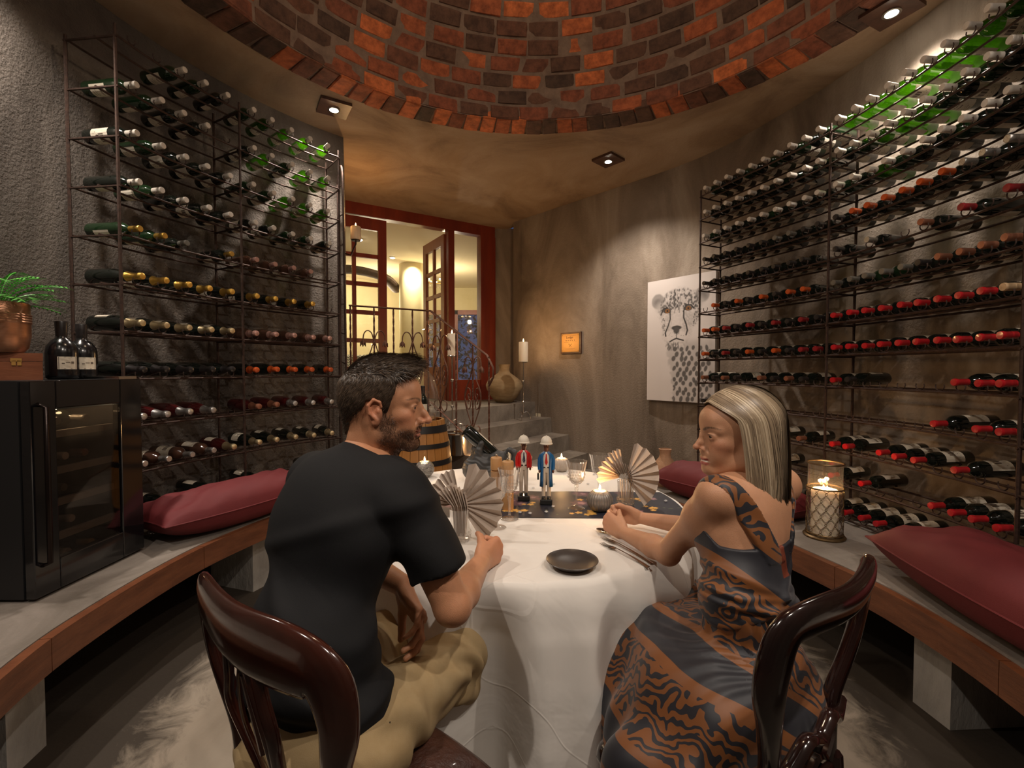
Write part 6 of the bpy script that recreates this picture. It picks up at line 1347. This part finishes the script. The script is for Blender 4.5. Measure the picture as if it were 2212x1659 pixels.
    tr.ell(pel-A([0, 0, .005]), (.135, .180, .105), rot, .04); RH, LH_ = pel+r*.085+A([0, 0, -.005]), pel-r*.085+A([0, 0, -.005])
    tr.cap(RH, RK, .102, .074, .05); tr.cap(LH_, LK, .102, .074, .05); tr.cap(RK, RA_, .072, .062, .03); tr.cap(LK, LA_, .072, .062, .03); tr.ell(pel-f*.06-A([0, 0, .02]), (.10, .17, .08), rot, .04)
    P5, F5 = tr.mesh(); P5 = relax(P5, F5, 2, .5); N5 = normals(P5, F5); s_ = (P5-pel)@f; l_ = (P5-pel)@r
    fo = .007*np.sin(26*s_+30*(P5[:, 2])+5*hash3(P5, 6, 5))*smooth01(s_, -.1, .1)+.006*np.sin(70*s_-30*l_+6*hash3(P5, 8, 6))*(smooth01(s_, .22, .34)+.3)+.006*hash3(P5, 11, 7); P5 = P5+N5*fo[:, None]; npmesh('trousers', P5, F5, M['khaki'], None, body, base)
    for an, nm in ((RA_, 'shoe'), (LA_, 'shoe')):
        sf = Field(an-A([.1, .12, .12]), an+A([.2, .22, .1]), .006); sf.cap(an+A([0, 0, -.05]), an+f*.15+A([0, 0, -.07]), .045, .032, .03); sf.cap(an, an-A([0, 0, .05]), .045, .05, .02); sf.cut(an-A([0, 0, .098]), (0, 0, -1)); Pq, Fq = sf.mesh(); npmesh('shoe', Pq, Fq, M['shoe'], None, body, base)
    return body
M['tee'] = mat('black_cotton', (.009, .009, .010), .8, 0, bump=.15, bscale=900, spec=.25)
M['khaki'] = mat('khaki_twill', (.36, .25, .12), .85, 0, (.40, .29, .15), 20, .2, 700)
M['shoe'] = mat('brown_shoe', (.06, .03, .02), .4)
build_man()
# ================================================================ THE WOMAN
def dressmat():
    m, t, b = nt('zebra_print_satin'); b.inputs['Roughness'].default_value = .55; b.inputs['Sheen Weight'].default_value = .15
    tc = t.nodes.new('ShaderNodeTexCoord'); L_ = t.links.new; O = tc.outputs['Object']
    n1 = N(t, 'ShaderNodeTexNoise', Scale=15, Detail=1.5, Roughness=.45); L_(O, n1.inputs['Vector'])
    sc = N(t, 'ShaderNodeVectorMath', operation='SCALE'); sc.inputs['Scale'].default_value = .13; L_(n1.outputs['Color'], sc.inputs[0])
    ad = N(t, 'ShaderNodeVectorMath', operation='ADD'); L_(O, ad.inputs[0]); L_(sc.outputs[0], ad.inputs[1])
    wv = N(t, 'ShaderNodeTexWave', Scale=15.0, Distortion=7.0, Detail=1.0); wv.inputs['Detail Scale'].default_value = 1.3; wv.bands_direction = 'DIAGONAL'; L_(ad.outputs[0], wv.inputs['Vector'])
    z = N(t, 'ShaderNodeMath', operation='GREATER_THAN'); z.inputs[1].default_value = .48; L_(wv.outputs['Fac'], z.inputs[0])
    dt = N(t, 'ShaderNodeVectorMath', operation='DOT_PRODUCT'); dt.inputs[1].default_value = (2.4, .9, 2.9); L_(O, dt.inputs[0])
    nz = N(t, 'ShaderNodeTexNoise', Scale=2.5, Detail=1); L_(O, nz.inputs['Vector']); a2 = N(t, 'ShaderNodeMath', operation='MULTIPLY_ADD'); a2.inputs[1].default_value = .5; L_(nz.outputs['Fac'], a2.inputs[0]); L_(dt.outputs['Value'], a2.inputs[2])
    fr = N(t, 'ShaderNodeMath', operation='FRACT'); L_(a2.outputs[0], fr.inputs[0])
    r = t.nodes.new('ShaderNodeValToRGB'); r.color_ramp.interpolation = 'CONSTANT'; e = r.color_ramp.elements; e[0].position = 0; e[0].color = (.5, .5, .5, 1); e[1].position = .55; e[1].color = (1, 1, 1, 1); x = e.new(.64); x.color = (0, 0, 0, 1); x = e.new(.90); x.color = (1, 1, 1, 1); x = e.new(.97); x.color = (.5, .5, .5, 1); L_(fr.outputs[0], r.inputs[0])
    isz = N(t, 'ShaderNodeMath', operation='COMPARE'); isz.inputs[1].default_value = .5; isz.inputs[2].default_value = .1; L_(r.outputs[0], isz.inputs[0])
    mx = N(t, 'ShaderNodeMix', data_type='FLOAT'); L_(isz.outputs[0], mx.inputs[0]); L_(r.outputs[0], mx.inputs[2]); L_(z.outputs[0], mx.inputs[3])
    cm_ = N(t, 'ShaderNodeMix', data_type='RGBA'); cm_.inputs[6].default_value = (.012, .012, .018, 1); cm_.inputs[7].default_value = (.19, .062, .012, 1); L_(mx.outputs[0], cm_.inputs[0]); L_(cm_.outputs[2], b.inputs['Base Color']); return m
M['dress'] = dressmat(); M['rust'] = mat('rust_panel', (.16, .032, .014), .6); M['navy'] = mat('black_panel', (.012, .013, .018), .6)
def build_woman():
    A = np.array; f = nrm((-.5, .87, 0)); r = nrm((.87, .5, 0)); base = (.60, 1.10, 0)
    pel, wai, che, upc, nek = A([.555, 1.095, .575]), A([.585, 1.14, .78]), A([.61, 1.20, .93]), A([.625, 1.225, 1.00]), A([.638, 1.240, 1.05])
    LS, RS = A([.513, 1.150, 1.026]), A([.752, 1.285, 1.022]); LE, RE_ = A([.455, 1.335, .808]), A([.69, 1.50, .81]); LW_, RW_ = A([.372, 1.535, .797]), A([.468, 1.68, .800])
    hm = headmat((.598, 1.235, 1.168), (-.995, .02), .02, 0); rot = [tuple(f), tuple(r), (0, 0, 1)]
    fd = Field((.22, .92, .50), (.90, 1.90, 1.14), .0027)
    def trunk(F_, g, k=.04):
        F_.ell(pel, (.115+g, .165+g, .12+g), rot, k); F_.ell(wai, (.082+g, .118+g, .12+g), rot, .06); F_.ell(che, (.090+g, .130+g, .13+g), rot, .05); F_.ell(upc-f*.005, (.072+g, .125+g, .065+g), rot, .04); F_.cap(RS-A([0, 0, .006]), LS-A([0, 0, .006]), .031+g, .031+g, .05)
        F_.ell(che+f*.06+A([0, 0, -.01]), (.055+g, .115+g, .06+g), rot, .04)
    trunk(fd, 0); fd.cap(upc, nek+f*.01+A([0, 0, .03]), .048, .040, .04)
    for s_, S_ in ((-1, LS), (1, RS)): fd.cap(nek+A([0, 0, -.015]), S_, .027, .028, .05); fd.cap(upc-f*.055+r*s_*.06+A([0, 0, -.02]), upc-f*.062+r*s_*.045+A([0, 0, -.09]), .022, .018, .03)
    for S_, E, W_ in ((LS, LE, LW_), (RS, RE_, RW_)):
        fd.cap(S_, E, .036, .033, .04); fd.ell(S_*.7+E*.3, (.038,)*3, None, .03); fd.ell(E, (.032,)*3, None, .012); fd.cap(E, E*.7+W_*.3, .034, .0345, .012); fd.cap(E*.7+W_*.3, W_, .0345, .0205, .012)
    hand(fd, LW_, (-.50, .83, .22), (.80, .50, -.28), (-.1, .1, 1), ((.75, 1.0, .5), (.8, 1.0, .5), (.85, 1.0, .5), (.9, 1.0, .5)), (1.2, .40, .45), .88)
    hand(fd, RW_, (-.86, .25, .20), (-.30, -.92, -.1), (0, .1, 1), ((.9, 1.1, .6), (.95, 1.1, .6), (1.0, 1.1, .6), (1.0, 1.1, .6)), (1.2, .35, .4), .88)
    P1, F1 = fd.mesh(); P1 = relax(P1, F1, 1, .4); C1 = SK_W[None, :]*(1+.04*hash3(P1, 35, 3)+.03*hash3(P1, 140, 4))[:, None]
    for c_ in (LW_+A([-.045, .075, .015]), RW_+A([-.075, .02, .02])): kk = np.exp(-np.sum((P1-c_)**2, 1)/.002)[:, None]*.2; C1 = C1*(1-kk)+A([.60, .20, .13])*kk
    P2, F2 = head(False).mesh(); P2 = relax(P2, F2, 1, .4); C2 = head_cols(P2, False)
    body = npmesh('person', np.concatenate([P1, xform(P2, hm)]), np.concatenate([F1, F2+len(P1)]), M['skin'], np.concatenate([C1, C2]), None, base); body.location = base
    tag(body, 'smiling blonde woman in orange and black dress, hands clasped on table', 'person'); eyes(body, hm, base)
    # --- dress: bodice, straps, skirt
    dr = Field((.38, .88, .50), (.86, 1.42, 1.13), .0036); tk = Field((.38, .88, .50), (.86, 1.42, 1.13), .0036); trunk(tk, .007)
    X, Y, Z = tk.ax[0][:, None, None], tk.ax[1][None, :, None], tk.ax[2][None, None, :]
    F_ = (X-che[0])*f[0]+(Y-che[1])*f[1]; R_ = (X-che[0])*r[0]+(Y-che[1])*r[1]
    top = .925+.06*np.clip(F_/.1, -.2, 1)+.0*R_; bod = np.maximum(tk.d, (Z-top)*.9)
    tk2 = Field((.38, .88, .50), (.86, 1.42, 1.13), .0036); trunk(tk2, .010); 
    for S_ in (LS, RS): tk2.cap(nek+A([0, 0, -.015]), S_, .044, .038, .04)
    sl = np.abs(R_+.055+.42*(Z-.93))*.9-.026; sr = np.abs(R_-.075-.35*(Z-.93))*.9-.009; st = np.minimum(np.maximum(tk2.d, sl), np.maximum(tk2.d, sr)); st = np.maximum(st, .88-Z)
    d = np.minimum(bod, st); dr.d = d.astype(f32)
    P4, F4 = dr.mesh(); P4 = relax(P4, F4, 2, .5); N4 = normals(P4, F4)
    q = P4-wai; u = q@r; z = q[:, 2]; belt = np.exp(-((z-.01+.10*u)/.028)**2); P4 = P4+N4*(belt*(.007+.003*np.sin(260*(z+.10*u)))+.0018*hash3(P4, 22, 3)+.002*np.sin(45*u+60*z)*smooth01(z, -.02, .06))[:, None]
    for z0, sl_, am in ((-.02, -.55, .0075), (.035, -.50, .006), (.03, .55, .006)): P4 = P4+N4*(np.exp(-((z-z0-sl_*u)/.012)**2)*am)[:, None]
    bo = npmesh('dress_bodice', P4, F4, M['dress'], None, body, base); bo.data.materials.append(M['navy']); bo.data.materials.append(M['rust'])
    cf = P4[F4].mean(1)-che; cu, cv, cz = cf@r, cf@f, cf[:, 2]+che[2]; mi = np.zeros(len(F4), np.int32); bk_ = (cv < .02) & (cz > .845-.0*cu) & (cz < .935+.0*cu); mi[bk_ & (cu > .005) & (cu < .15)] = 1; mi[bk_ & (cu > -.022) & (cu <= .005)] = 2; bo.data.polygons.foreach_set('material_index', mi)
    # wrap straps crossing at the back and tie
    def onback(ru, z, g=.014):
        y = -(.092+g)*math.sqrt(max(0, 1-(ru/(.135+g))**2)); c = che+f*y+r*ru; return (c[0], c[1], z)
    sk = Field((.18, .80, .02), (.92, 1.86, .84), .0062)
    LK, RK = A([.405, 1.40, .555]), A([.55, 1.55, .555]); sk.ell(pel, (.135, .185, .115), rot, .04); sk.ell(wai-A([0, 0, .035]), (.092, .128, .10), rot, .05)
    LH, RH = pel-r*.08, pel+r*.08; sk.cap(LH, LK, .105, .088, .06); sk.cap(RH, RK, .105, .088, .06); sk.cap((LH+RH)/2, (LK+RK)/2, .09, .08, .06)
    sk.cap(LK, LK+A([-.01, .02, -.50]), .088, .15, .05); sk.cap(RK, RK+A([0, .03, -.50]), .088, .14, .05); sk.cap(LH*.4+LK*.6-r*.03, LH*.3+LK*.7+A([-.05, -.06, -.5]), .085, .13, .06); sk.cap(LH-r*.03+f*.12, LH-r*.07+f*.15+A([0, 0, -.5]), .075, .10, .06); sk.ell(pel-f*.07-A([0, 0, .03]), (.09, .18, .09), rot, .04)
    for T_, e_ in ((LH-r*.07-f*.03, .18), (LH-r*.07+f*.07, .21), (LH*.5+LK*.5-r*.05, .20), (LK*.8+LH*.2-r*.04, .13)): sk.cap(T_, T_-r*e_*.55+A([0, 0, -.12]), .070, .060, .06); sk.cap(T_-r*e_*.55+A([0, 0, -.12]), T_-r*e_+A([0, 0, -.5]), .060, .085, .06)
    sk.cut(A([0, 0, .045]), (0, 0, -1))
    P5, F5 = sk.mesh(); P5 = relax(P5, F5, 2, .5); N5 = normals(P5, F5); s_ = (P5-pel)@f; l_ = (P5-pel)@r; an = np.arctan2(l_, s_+.12)
    low = smooth01(-P5[:, 2], -.62, -.35); gat = smooth01(P5[:, 2], .60, .74); fo = .016*np.sin(11*an+2*hash3(P5, 4, 5))*low+.004*np.sin(34*an+3*hash3(P5, 6, 1))*gat+.007*np.sin(24*s_+16*l_-20*P5[:, 2]+4*hash3(P5, 5, 6))+.006*hash3(P5, 10, 7); P5 = P5+N5*fo[:, None]; npmesh('dress_skirt', P5, F5, M['dress'], None, body, base)
    # --- hair: under-volume plus long strands from a side parting
    h = Field((-.15, -.13, -.24), (.11, .13, .16), .0034)
    h.ell((-.018, 0, .040), (.099, .079, .083), None, .01); h.ell((-.052, 0, .015), (.055, .068, .070), None, .03); h.chain([(-.050, .0, .0), (-.066, 0, -.09), (-.070, 0, -.145)], [.055, .046, .032], .03)
    for s in (-1, 1): h.chain([(-.040, s*.040, .02), (-.050, s*.040, -.06), (-.055, s*.040, -.135)], [.036, .030, .020], .03)
    h.ell((.025, 0, .058), (.052, .058, .052), None, .02)
    X, Y, Z = h.ax[0][:, None, None], h.ax[1][None, :, None], h.ax[2][None, None, :]
    face = (X-(.068-.9*np.maximum(np.abs(Y)-.0, 0)+(Z-.105)*.9*(Z < .105)+0*Z)); face = np.where(Z > .0, X-np.where(Z > .02, -.010+(Z-.0)*.80, -.010), X+.010-.0*Z); h.d = np.maximum(h.d, face.astype(f32)*.8)
    P3, F3 = h.mesh(); P3 = relax(P3, F3, 2, .5); N3 = normals(P3, F3); P3 = P3-N3*.002
    hair = npmesh('hair', xform(P3, hm), F3, M['hairmat'], A([.13, .09, .06])*(1+.4*hash3(P3*A([1, 1, .1]), 220, 3))[:, None], body, base)
    rs = np.random.RandomState(12); n = 4600; K = 20; ph0 = rs.uniform(math.radians(22), math.radians(338), n); side = np.where(ph0 < pi, 1, -1); px = rs.uniform(-.075, .074, n); py = .012
    # start on the parting line (x in [-.07,.07]); end direction by azimuth
    az_end = np.where(side > 0, np.radians(np.interp(px, [-.075, .074], [178, 76])), -np.radians(np.interp(px, [-.075, .074], [182, 80]))) + rs.normal(0, .05, n)
    t = np.linspace(0, 1, K); paths = np.zeros((n, K, 3)); nor = np.zeros((n, K, 3)); c0 = A([-.018, 0, .040]); ra = A([.110, .091, .093]); depth = rs.uniform(.955, 1.025, n); zend = -.198+rs.normal(0, .010, n)-.035*(np.abs(az_end) > 2.2)+.02*(np.abs(az_end) < 1.75)
    for k in range(K):
        u = t[k]
        if u < .42:
            v_ = u/.42; x0 = (px-c0[0])/ra[0]; y0 = (py-c0[1])/ra[1]; z0 = np.sqrt(np.maximum(0, 1-x0**2-y0**2)); xe, ye = np.cos(az_end), np.sin(az_end)
            P_ = A([x0*(1-v_)**1.0, y0*(1-v_)+0*x0, z0*(1-v_)]).T*1.0+A([xe, ye, 0*xe]).T*v_**.9; 
            sag = A([x0*.0+(.35*side*0), 0*x0, 0*x0]).T; P_ /= np.linalg.norm(P_, axis=1, keepdims=True); p = c0+P_*ra*depth[:, None]; nn_ = P_/ra; nn_ /= np.linalg.norm(nn_, axis=1, keepdims=True); pe = p
        else:
            v_ = (u-.42)/.58; z = pe[:, 2]+(zend-pe[:, 2])*v_; flare = 1+.05*math.sin(v_*pi)-.03*v_**2; tuck = -.028*v_*(np.abs(az_end) < 2.0); xy = (pe[:, :2]-c0[:2])*flare; curl = .030*np.clip(v_-.70, 0, 1)**1.5*6*(np.abs(az_end) < 2.3)*(.4+.6*rs.rand(n)); p = np.stack([c0[0]+xy[:, 0]+tuck+curl, xy[:, 1], z], 1); p[:, :2] += .0035*np.stack([np.sin(px*300+v_*5), np.cos(px*250+v_*4)], 1)*v_
            nn_ = np.concatenate([(pe[:, :2]-c0[:2]), np.zeros((n, 1))], 1); nn_ /= np.linalg.norm(nn_, axis=1, keepdims=True)
        paths[:, k] = p; nor[:, k] = nn_
    for _ in range(4): paths[:, 1:-1] = (paths[:, :-2]+2*paths[:, 1:-1]+paths[:, 2:])/4; nor[:, 1:-1] = (nor[:, :-2]+2*nor[:, 1:-1]+nor[:, 2:])/4
    keyc = (np.sin(px*170+side)*.5+.5)*.5+rs.rand(n)*.5; bl, mi, dk = A([.62, .50, .35]), A([.34, .25, .16]), A([.13, .09, .06]); cc = np.where((keyc > .55)[:, None], mi+(bl-mi)*((keyc-.55)/.45)[:, None], dk+(mi-dk)*(keyc/.55)[:, None])
    ribbons('hair_strands', paths, rs.uniform(.0014, .0030, n), nor, cc, M['hairmat'], hair, hm, base)
    # bracelet-like rings
    return body
build_woman()
# ================================================================ CHAIRS (local: +Y is the way the sitter faces)
M['mahog'] = mat('polished_mahogany', (.022, .006, .004), .16, 0, (.05, .012, .007), 5, .05, 30, coat=.7)
M['mahogW'] = mat('near_black_mahogany', (.007, .003, .003), .14, 0, (.018, .005, .004), 5, .05, 30, coat=.8)
M['leather'] = mat('brown_leather', (.040, .014, .009), .32, 0, (.10, .040, .025), 9, .5, 70, coat=.25)
def stripes():
    m, t, b = nt('ribbed_seat_fabric'); tc = t.nodes.new('ShaderNodeTexCoord'); w_ = N(t, 'ShaderNodeTexWave', Scale=26, Distortion=1.6, Detail=2); w_.inputs['Detail Scale'].default_value = 1.5; t.links.new(tc.outputs['Object'], w_.inputs['Vector'])
    r = t.nodes.new('ShaderNodeValToRGB'); e = r.color_ramp.elements; e[0].position = .3; e[0].color = (.05, .04, .03, 1); e[1].position = .6; e[1].color = (.36, .31, .24, 1); t.links.new(w_.outputs['Fac'], r.inputs[0]); t.links.new(r.outputs[0], b.inputs['Base Color']); b.inputs['Roughness'].default_value = .8
    bp = N(t, 'ShaderNodeBump', Strength=.5, Distance=.003); t.links.new(w_.outputs['Fac'], bp.inputs['Height']); t.links.new(bp.outputs[0], b.inputs['Normal']); return m
M['ribfab'] = stripes()
def chair(loc, rz, wood, seatm, lab, open_back=False, top=.945, W=.225, by=-.225, lean=-.05):
    t = tag(empty('dining_chair', (loc[0], loc[1], 0), rz), lab, 'chair'); w_ = M[wood]
    def bk(z): return by+lean*max(0, (z-.45)/.5)**1.2      # back plane leans backwards
    # seat
    def sd(u, v):
        x, y = (u*2-1), (v*2-1); ww = .215*(.86+.14*(y+1)/2*1.2); e = (max(0, 1-abs(x)**4)*max(0, 1-abs(y)**4))**.5; return (x*ww, -.005+y*.215, .425+.070*e)
    b = MB(); b.grid(sd, 26, 26); b.grid(lambda u, v: (sd(u, v)[0], sd(u, v)[1], .424), 4, 4); b.build('seat', M[seatm], t, 2)
    b = MB(); pts = [(x*.93, y, .395) for x, y in [(-.19, -.20), (-.225, .0), (-.235, .18), (-.20, .212), (0, .222), (.20, .212), (.235, .18), (.225, 0), (.19, -.20), (0, -.212)]]; b.tube(cm(pts, 5, True), .028, 8, closed=True); b.build('seat_rail', w_, t, True)
    if not open_back:
        for i in range(40): pass
        b = MB(); pp = cm([(x*.99, y, .425) for x, y in [(-.195, -.19), (-.222, .0), (-.232, .18), (-.20, .208), (0, .216), (.20, .208), (.232, .18), (.222, 0), (.195, -.19)]], 14)
        for p in pp[::1]: b.ball(p, .0032, 5)
        tag(b.build('nail_heads', M['brass'], t), kind='stuff')
    else:
        b = MB(); rr = random.Random(6); pp = cm([(x*.99, y, .42) for x, y in [(-.195, -.19), (-.222, .0), (-.232, .18), (-.20, .208), (0, .216), (.20, .208), (.232, .18), (.222, 0), (.195, -.19)]], 40)
        for p in pp: b.tube([p, (p.x*1.02+rr.uniform(-.004, .004), p.y*1.02+rr.uniform(-.003, .003), p.z-.02), (p.x*1.015, p.y*1.015, p.z-.036)], [.004, .0035, .002], 4)
        tag(b.build('fringe', M['ribfab'], t, True), kind='stuff')
    for sx in (-1, 1):
        b = MB(); b.lathe([(.014, 0), (.018, .02), (.013, .05), (.019, .12), (.024, .20), (.016, .215), (.026, .235), (.016, .255), (.027, .28), (.022, .33), (.028, .345), (.028, .395)], 18, (sx*.185, .185, 0)); b.build('front_leg', w_, t, True)
        b = MB(); b.tube(cm([(sx*.195, by-.075, 0), (sx*.185, by-.035, .18), (sx*.178, by-.008, .36), (sx*.178, by, .46)], 6), [.016]*7+[.019]*6+[.022]*6, 8, flat=1.3); b.build('rear_leg', w_, t, True)
    # balloon hoop: one carved frame sweeping from the seat over the crest; wide board at the top
    zc_ = top-(.050 if not open_back else .036); q_ = .150 if open_back else .165
    half = [(.178, .44, .021), (q_+.006, .53, .020), (q_, .61, .021), (W-.035, .71, .025), (W-.010, .80, .033), (W-.022, zc_-.02, .048 if not open_back else .034), (W-.085, zc_+.0, .062 if not open_back else .036), (0, zc_-.004, .064 if not open_back else .036)]
    K3 = [(-x, z, w) for x, z, w in half]+[(x, z, w) for x, z, w in half[-2::-1]]; C3 = cm([(x, w, z) for x, z, w in K3], 7); n = 16; b = MB(); k = len(C3)
    for i, p in enumerate(C3):
        a_, c_ = C3[max(i-1, 0)], C3[min(i+1, k-1)]; tx, tz = c_.x-a_.x, c_.z-a_.z; l_ = math.hypot(tx, tz); nx_, nz_ = -tz/l_, tx/l_
        for j in range(n):
            q = 2*pi*j/n; cu, su = math.cos(q), math.sin(q); cu = math.copysign(abs(cu)**.7, cu); su = math.copysign(abs(su)**.7, su); x = p.x+nx_*cu*p.y; z = p.z+nz_*cu*p.y; th = .0135+.004*(1-cu*cu)
            b.v.append((x, bk(z)-.045*max(0, 1-(x/(W+.02))**2)*smooth01(z, .6, .85)+su*th, z))
    b.f = [(i*n+j, i*n+(j+1) % n, (i+1)*n+(j+1) % n, (i+1)*n+j) for i in range(k-1) for j in range(n)]+[tuple(range(n-1, -1, -1)), tuple((k-1)*n+j for j in range(n))]; b.m = [0]*len(b.f); b.build('back_frame', w_, t, 2)
    if not open_back:      # pierced splat
        zt_ = top-.085; P = lambda x, z: (x, bk(z)-.045*min(1, (z-.45)/.3), z)
        b = MB()
        for sx in (-1, 1):
            b.tube(cm([P(sx*.035, .47), P(sx*.050, .52), P(sx*.028, .58), P(sx*.055, .66), P(sx*.075, .74), P(sx*.060, .80), P(sx*.05, zt_+.01)], 6), .011, 8, flat=.6)
            b.tube(cm([P(sx*.010, .56), P(sx*.026, .64), P(sx*.036, .72), P(sx*.020, .80), P(0, .86)], 6), .007, 6, flat=.6)
            b.tube(cm([P(0, .60), P(sx*.02, .585), P(sx*.045, .60)], 4), .007, 6)
            b.tube(cm([P(0, .50), P(sx*.02, .515), P(sx*.045, .50)], 4), .007, 6)
        b.tube([P(0, .47), P(0, .60)], .012, 8, flat=.6); b.tube([P(0, .66), P(0, .82)], .006, 6); b.build('splat', w_, t, True)
    else:
        P = lambda x, z: (x, bk(z)-.03*(1-(x/.2)**2), z)
        b = MB(); b.tube(cm([P(-.175, .60), P(-.12, .585), P(-.06, .625), (0, bk(.60)-.03, .605), P(.06, .625), P(.12, .585), P(.175, .60)], 6), .016, 8, flat=.7)
        b.tube(cm([P(-.10, .565), P(-.05, .535), P(0, .56), P(.05, .535), P(.10, .565)], 5), .009, 6); b.build('cross_splat', w_, t, True)
    b = MB(); b.tube([(-.180, by-.0, .435), (.180, by-.0, .435)], .020, 8); b.build('rear_rail', w_, t, True)
    for sx in (-1, 1): b = MB(); b.tube([(sx*.186, by-.03, .17), (sx*.184, .185, .17)], .009, 6); b.build('stretcher', w_, t, True)
    for c in t.children:
        if c.name.split('.')[0] in ('seat', 'seat_rail', 'front_leg', 'stretcher', 'fringe', 'nail_heads'): c.scale = (.84, .84, 1) if not open_back else (.86, .80, 1); c.location = (0, -.035, 0)
    return t
chair((-.282, 1.025), math.atan2(.81, .58)-pi/2, 'mahog', 'leather', 'carved mahogany balloon-back chair with leather seat, under the man')
chair((.455, 1.120), math.atan2(.80, -.60)-pi/2, 'mahogW', 'ribfab', 'glossy dark balloon-back chair with ribbed fabric seat, under the woman', True)

# ================================================================ ELEPHANT BOTTLE HOLDER
def elephant():
    A = np.array; x0, y0 = -.125, 2.43; fd = Field((-.17, -.13, -.005), (.17, .13, .30), .0032)
    fd.ell((-.045, 0, .075), (.078, .060, .066), None, .02); fd.ell((-.085, 0, .060), (.050, .052, .055), None, .03); fd.ell((.055, 0, .105), (.050, .046, .050), None, .025); fd.cap((-.02, 0, .10), (.05, 0, .115), .05, .04, .03)
    for x, y in ((-.09, .038), (-.09, -.038), (.015, .040), (.015, -.040)): fd.chain([(x, y, .06), (x+.012, y*1.05, .022), (x+.018, y*1.05, .012)], [.028, .021, .022], .012)
    fd.chain([(.090, 0, .10), (.122, 0, .085), (.142, 0, .115), (.138, 0, .150), (.112, 0, .165), (.092, 0, .150)], [.024, .020, .017, .015, .013, .010], .01)      # trunk curling up
    fd.chain([(-.06, .012, .10), (-.066, .014, .16), (-.060, .012, .205)], [.034, .022, .018], .02); fd.chain([(-.06, -.020, .10), (-.05, -.028, .16), (-.034, -.030, .205)], [.030, .017, .014], .02)    # raised forelegs holding the bottle
    for s in (-1, 1): fd.ell((.035, s*.048, .115), (.034, .008, .038), None, .008); fd.ell((.040, s*.056, .112), (.022, .005, .026), None, .006, True)
    fd.cut((0, 0, .001), (0, 0, -1)); P, F = fd.mesh(); P = relax(P, F, 1, .5); N_ = normals(P, F); P = P+N_*(.0011*np.sin(260*P[:, 2]+8*hash3(P, 18, 2))*smooth01(hash3(P, 14, 4), -.2, .3))[:, None]; P[:, 2] = np.maximum(P[:, 2], 0)
    M['elgrey'] = mat('dark_grey_resin', (.030, .030, .031), .5, 0, (.055, .054, .054), 14)
    base = (x0, y0, TT); o = npmesh('elephant_bottle_holder', P+A(base), F, M['elgrey'], None, None, base); o.location = base; tag(o, 'dark grey elephant sculpture cradling a wine bottle', 'sculpture')
    for s in (-1, 1): b = MB(); b.tube(cm([(.085, s*.026, .085), (.105, s*.032, .095), (.112, s*.034, .135), (.106, s*.034, .158)], 5), [.007]*5+[.006]*6+[.004]*4+[.002], 7); b.build('tusk', M['wax'], o, True)
    b = MB(); [b.ball((.092, s*.032, .12), .004, 8) for s in (-1, 1)]; b.build('eyes', M['black'], o)
    d = V((.70, .10, -.66)).normalized(); bt = bottle('wine_bottle', 'b', 'darkglass', 'blackcap', (x0-.118, y0-.005, TT+.272), d, -.9, 1); tag(bt, 'dark wine bottle tilted neck down in the elephant sculpture', 'bottle')
elephant()
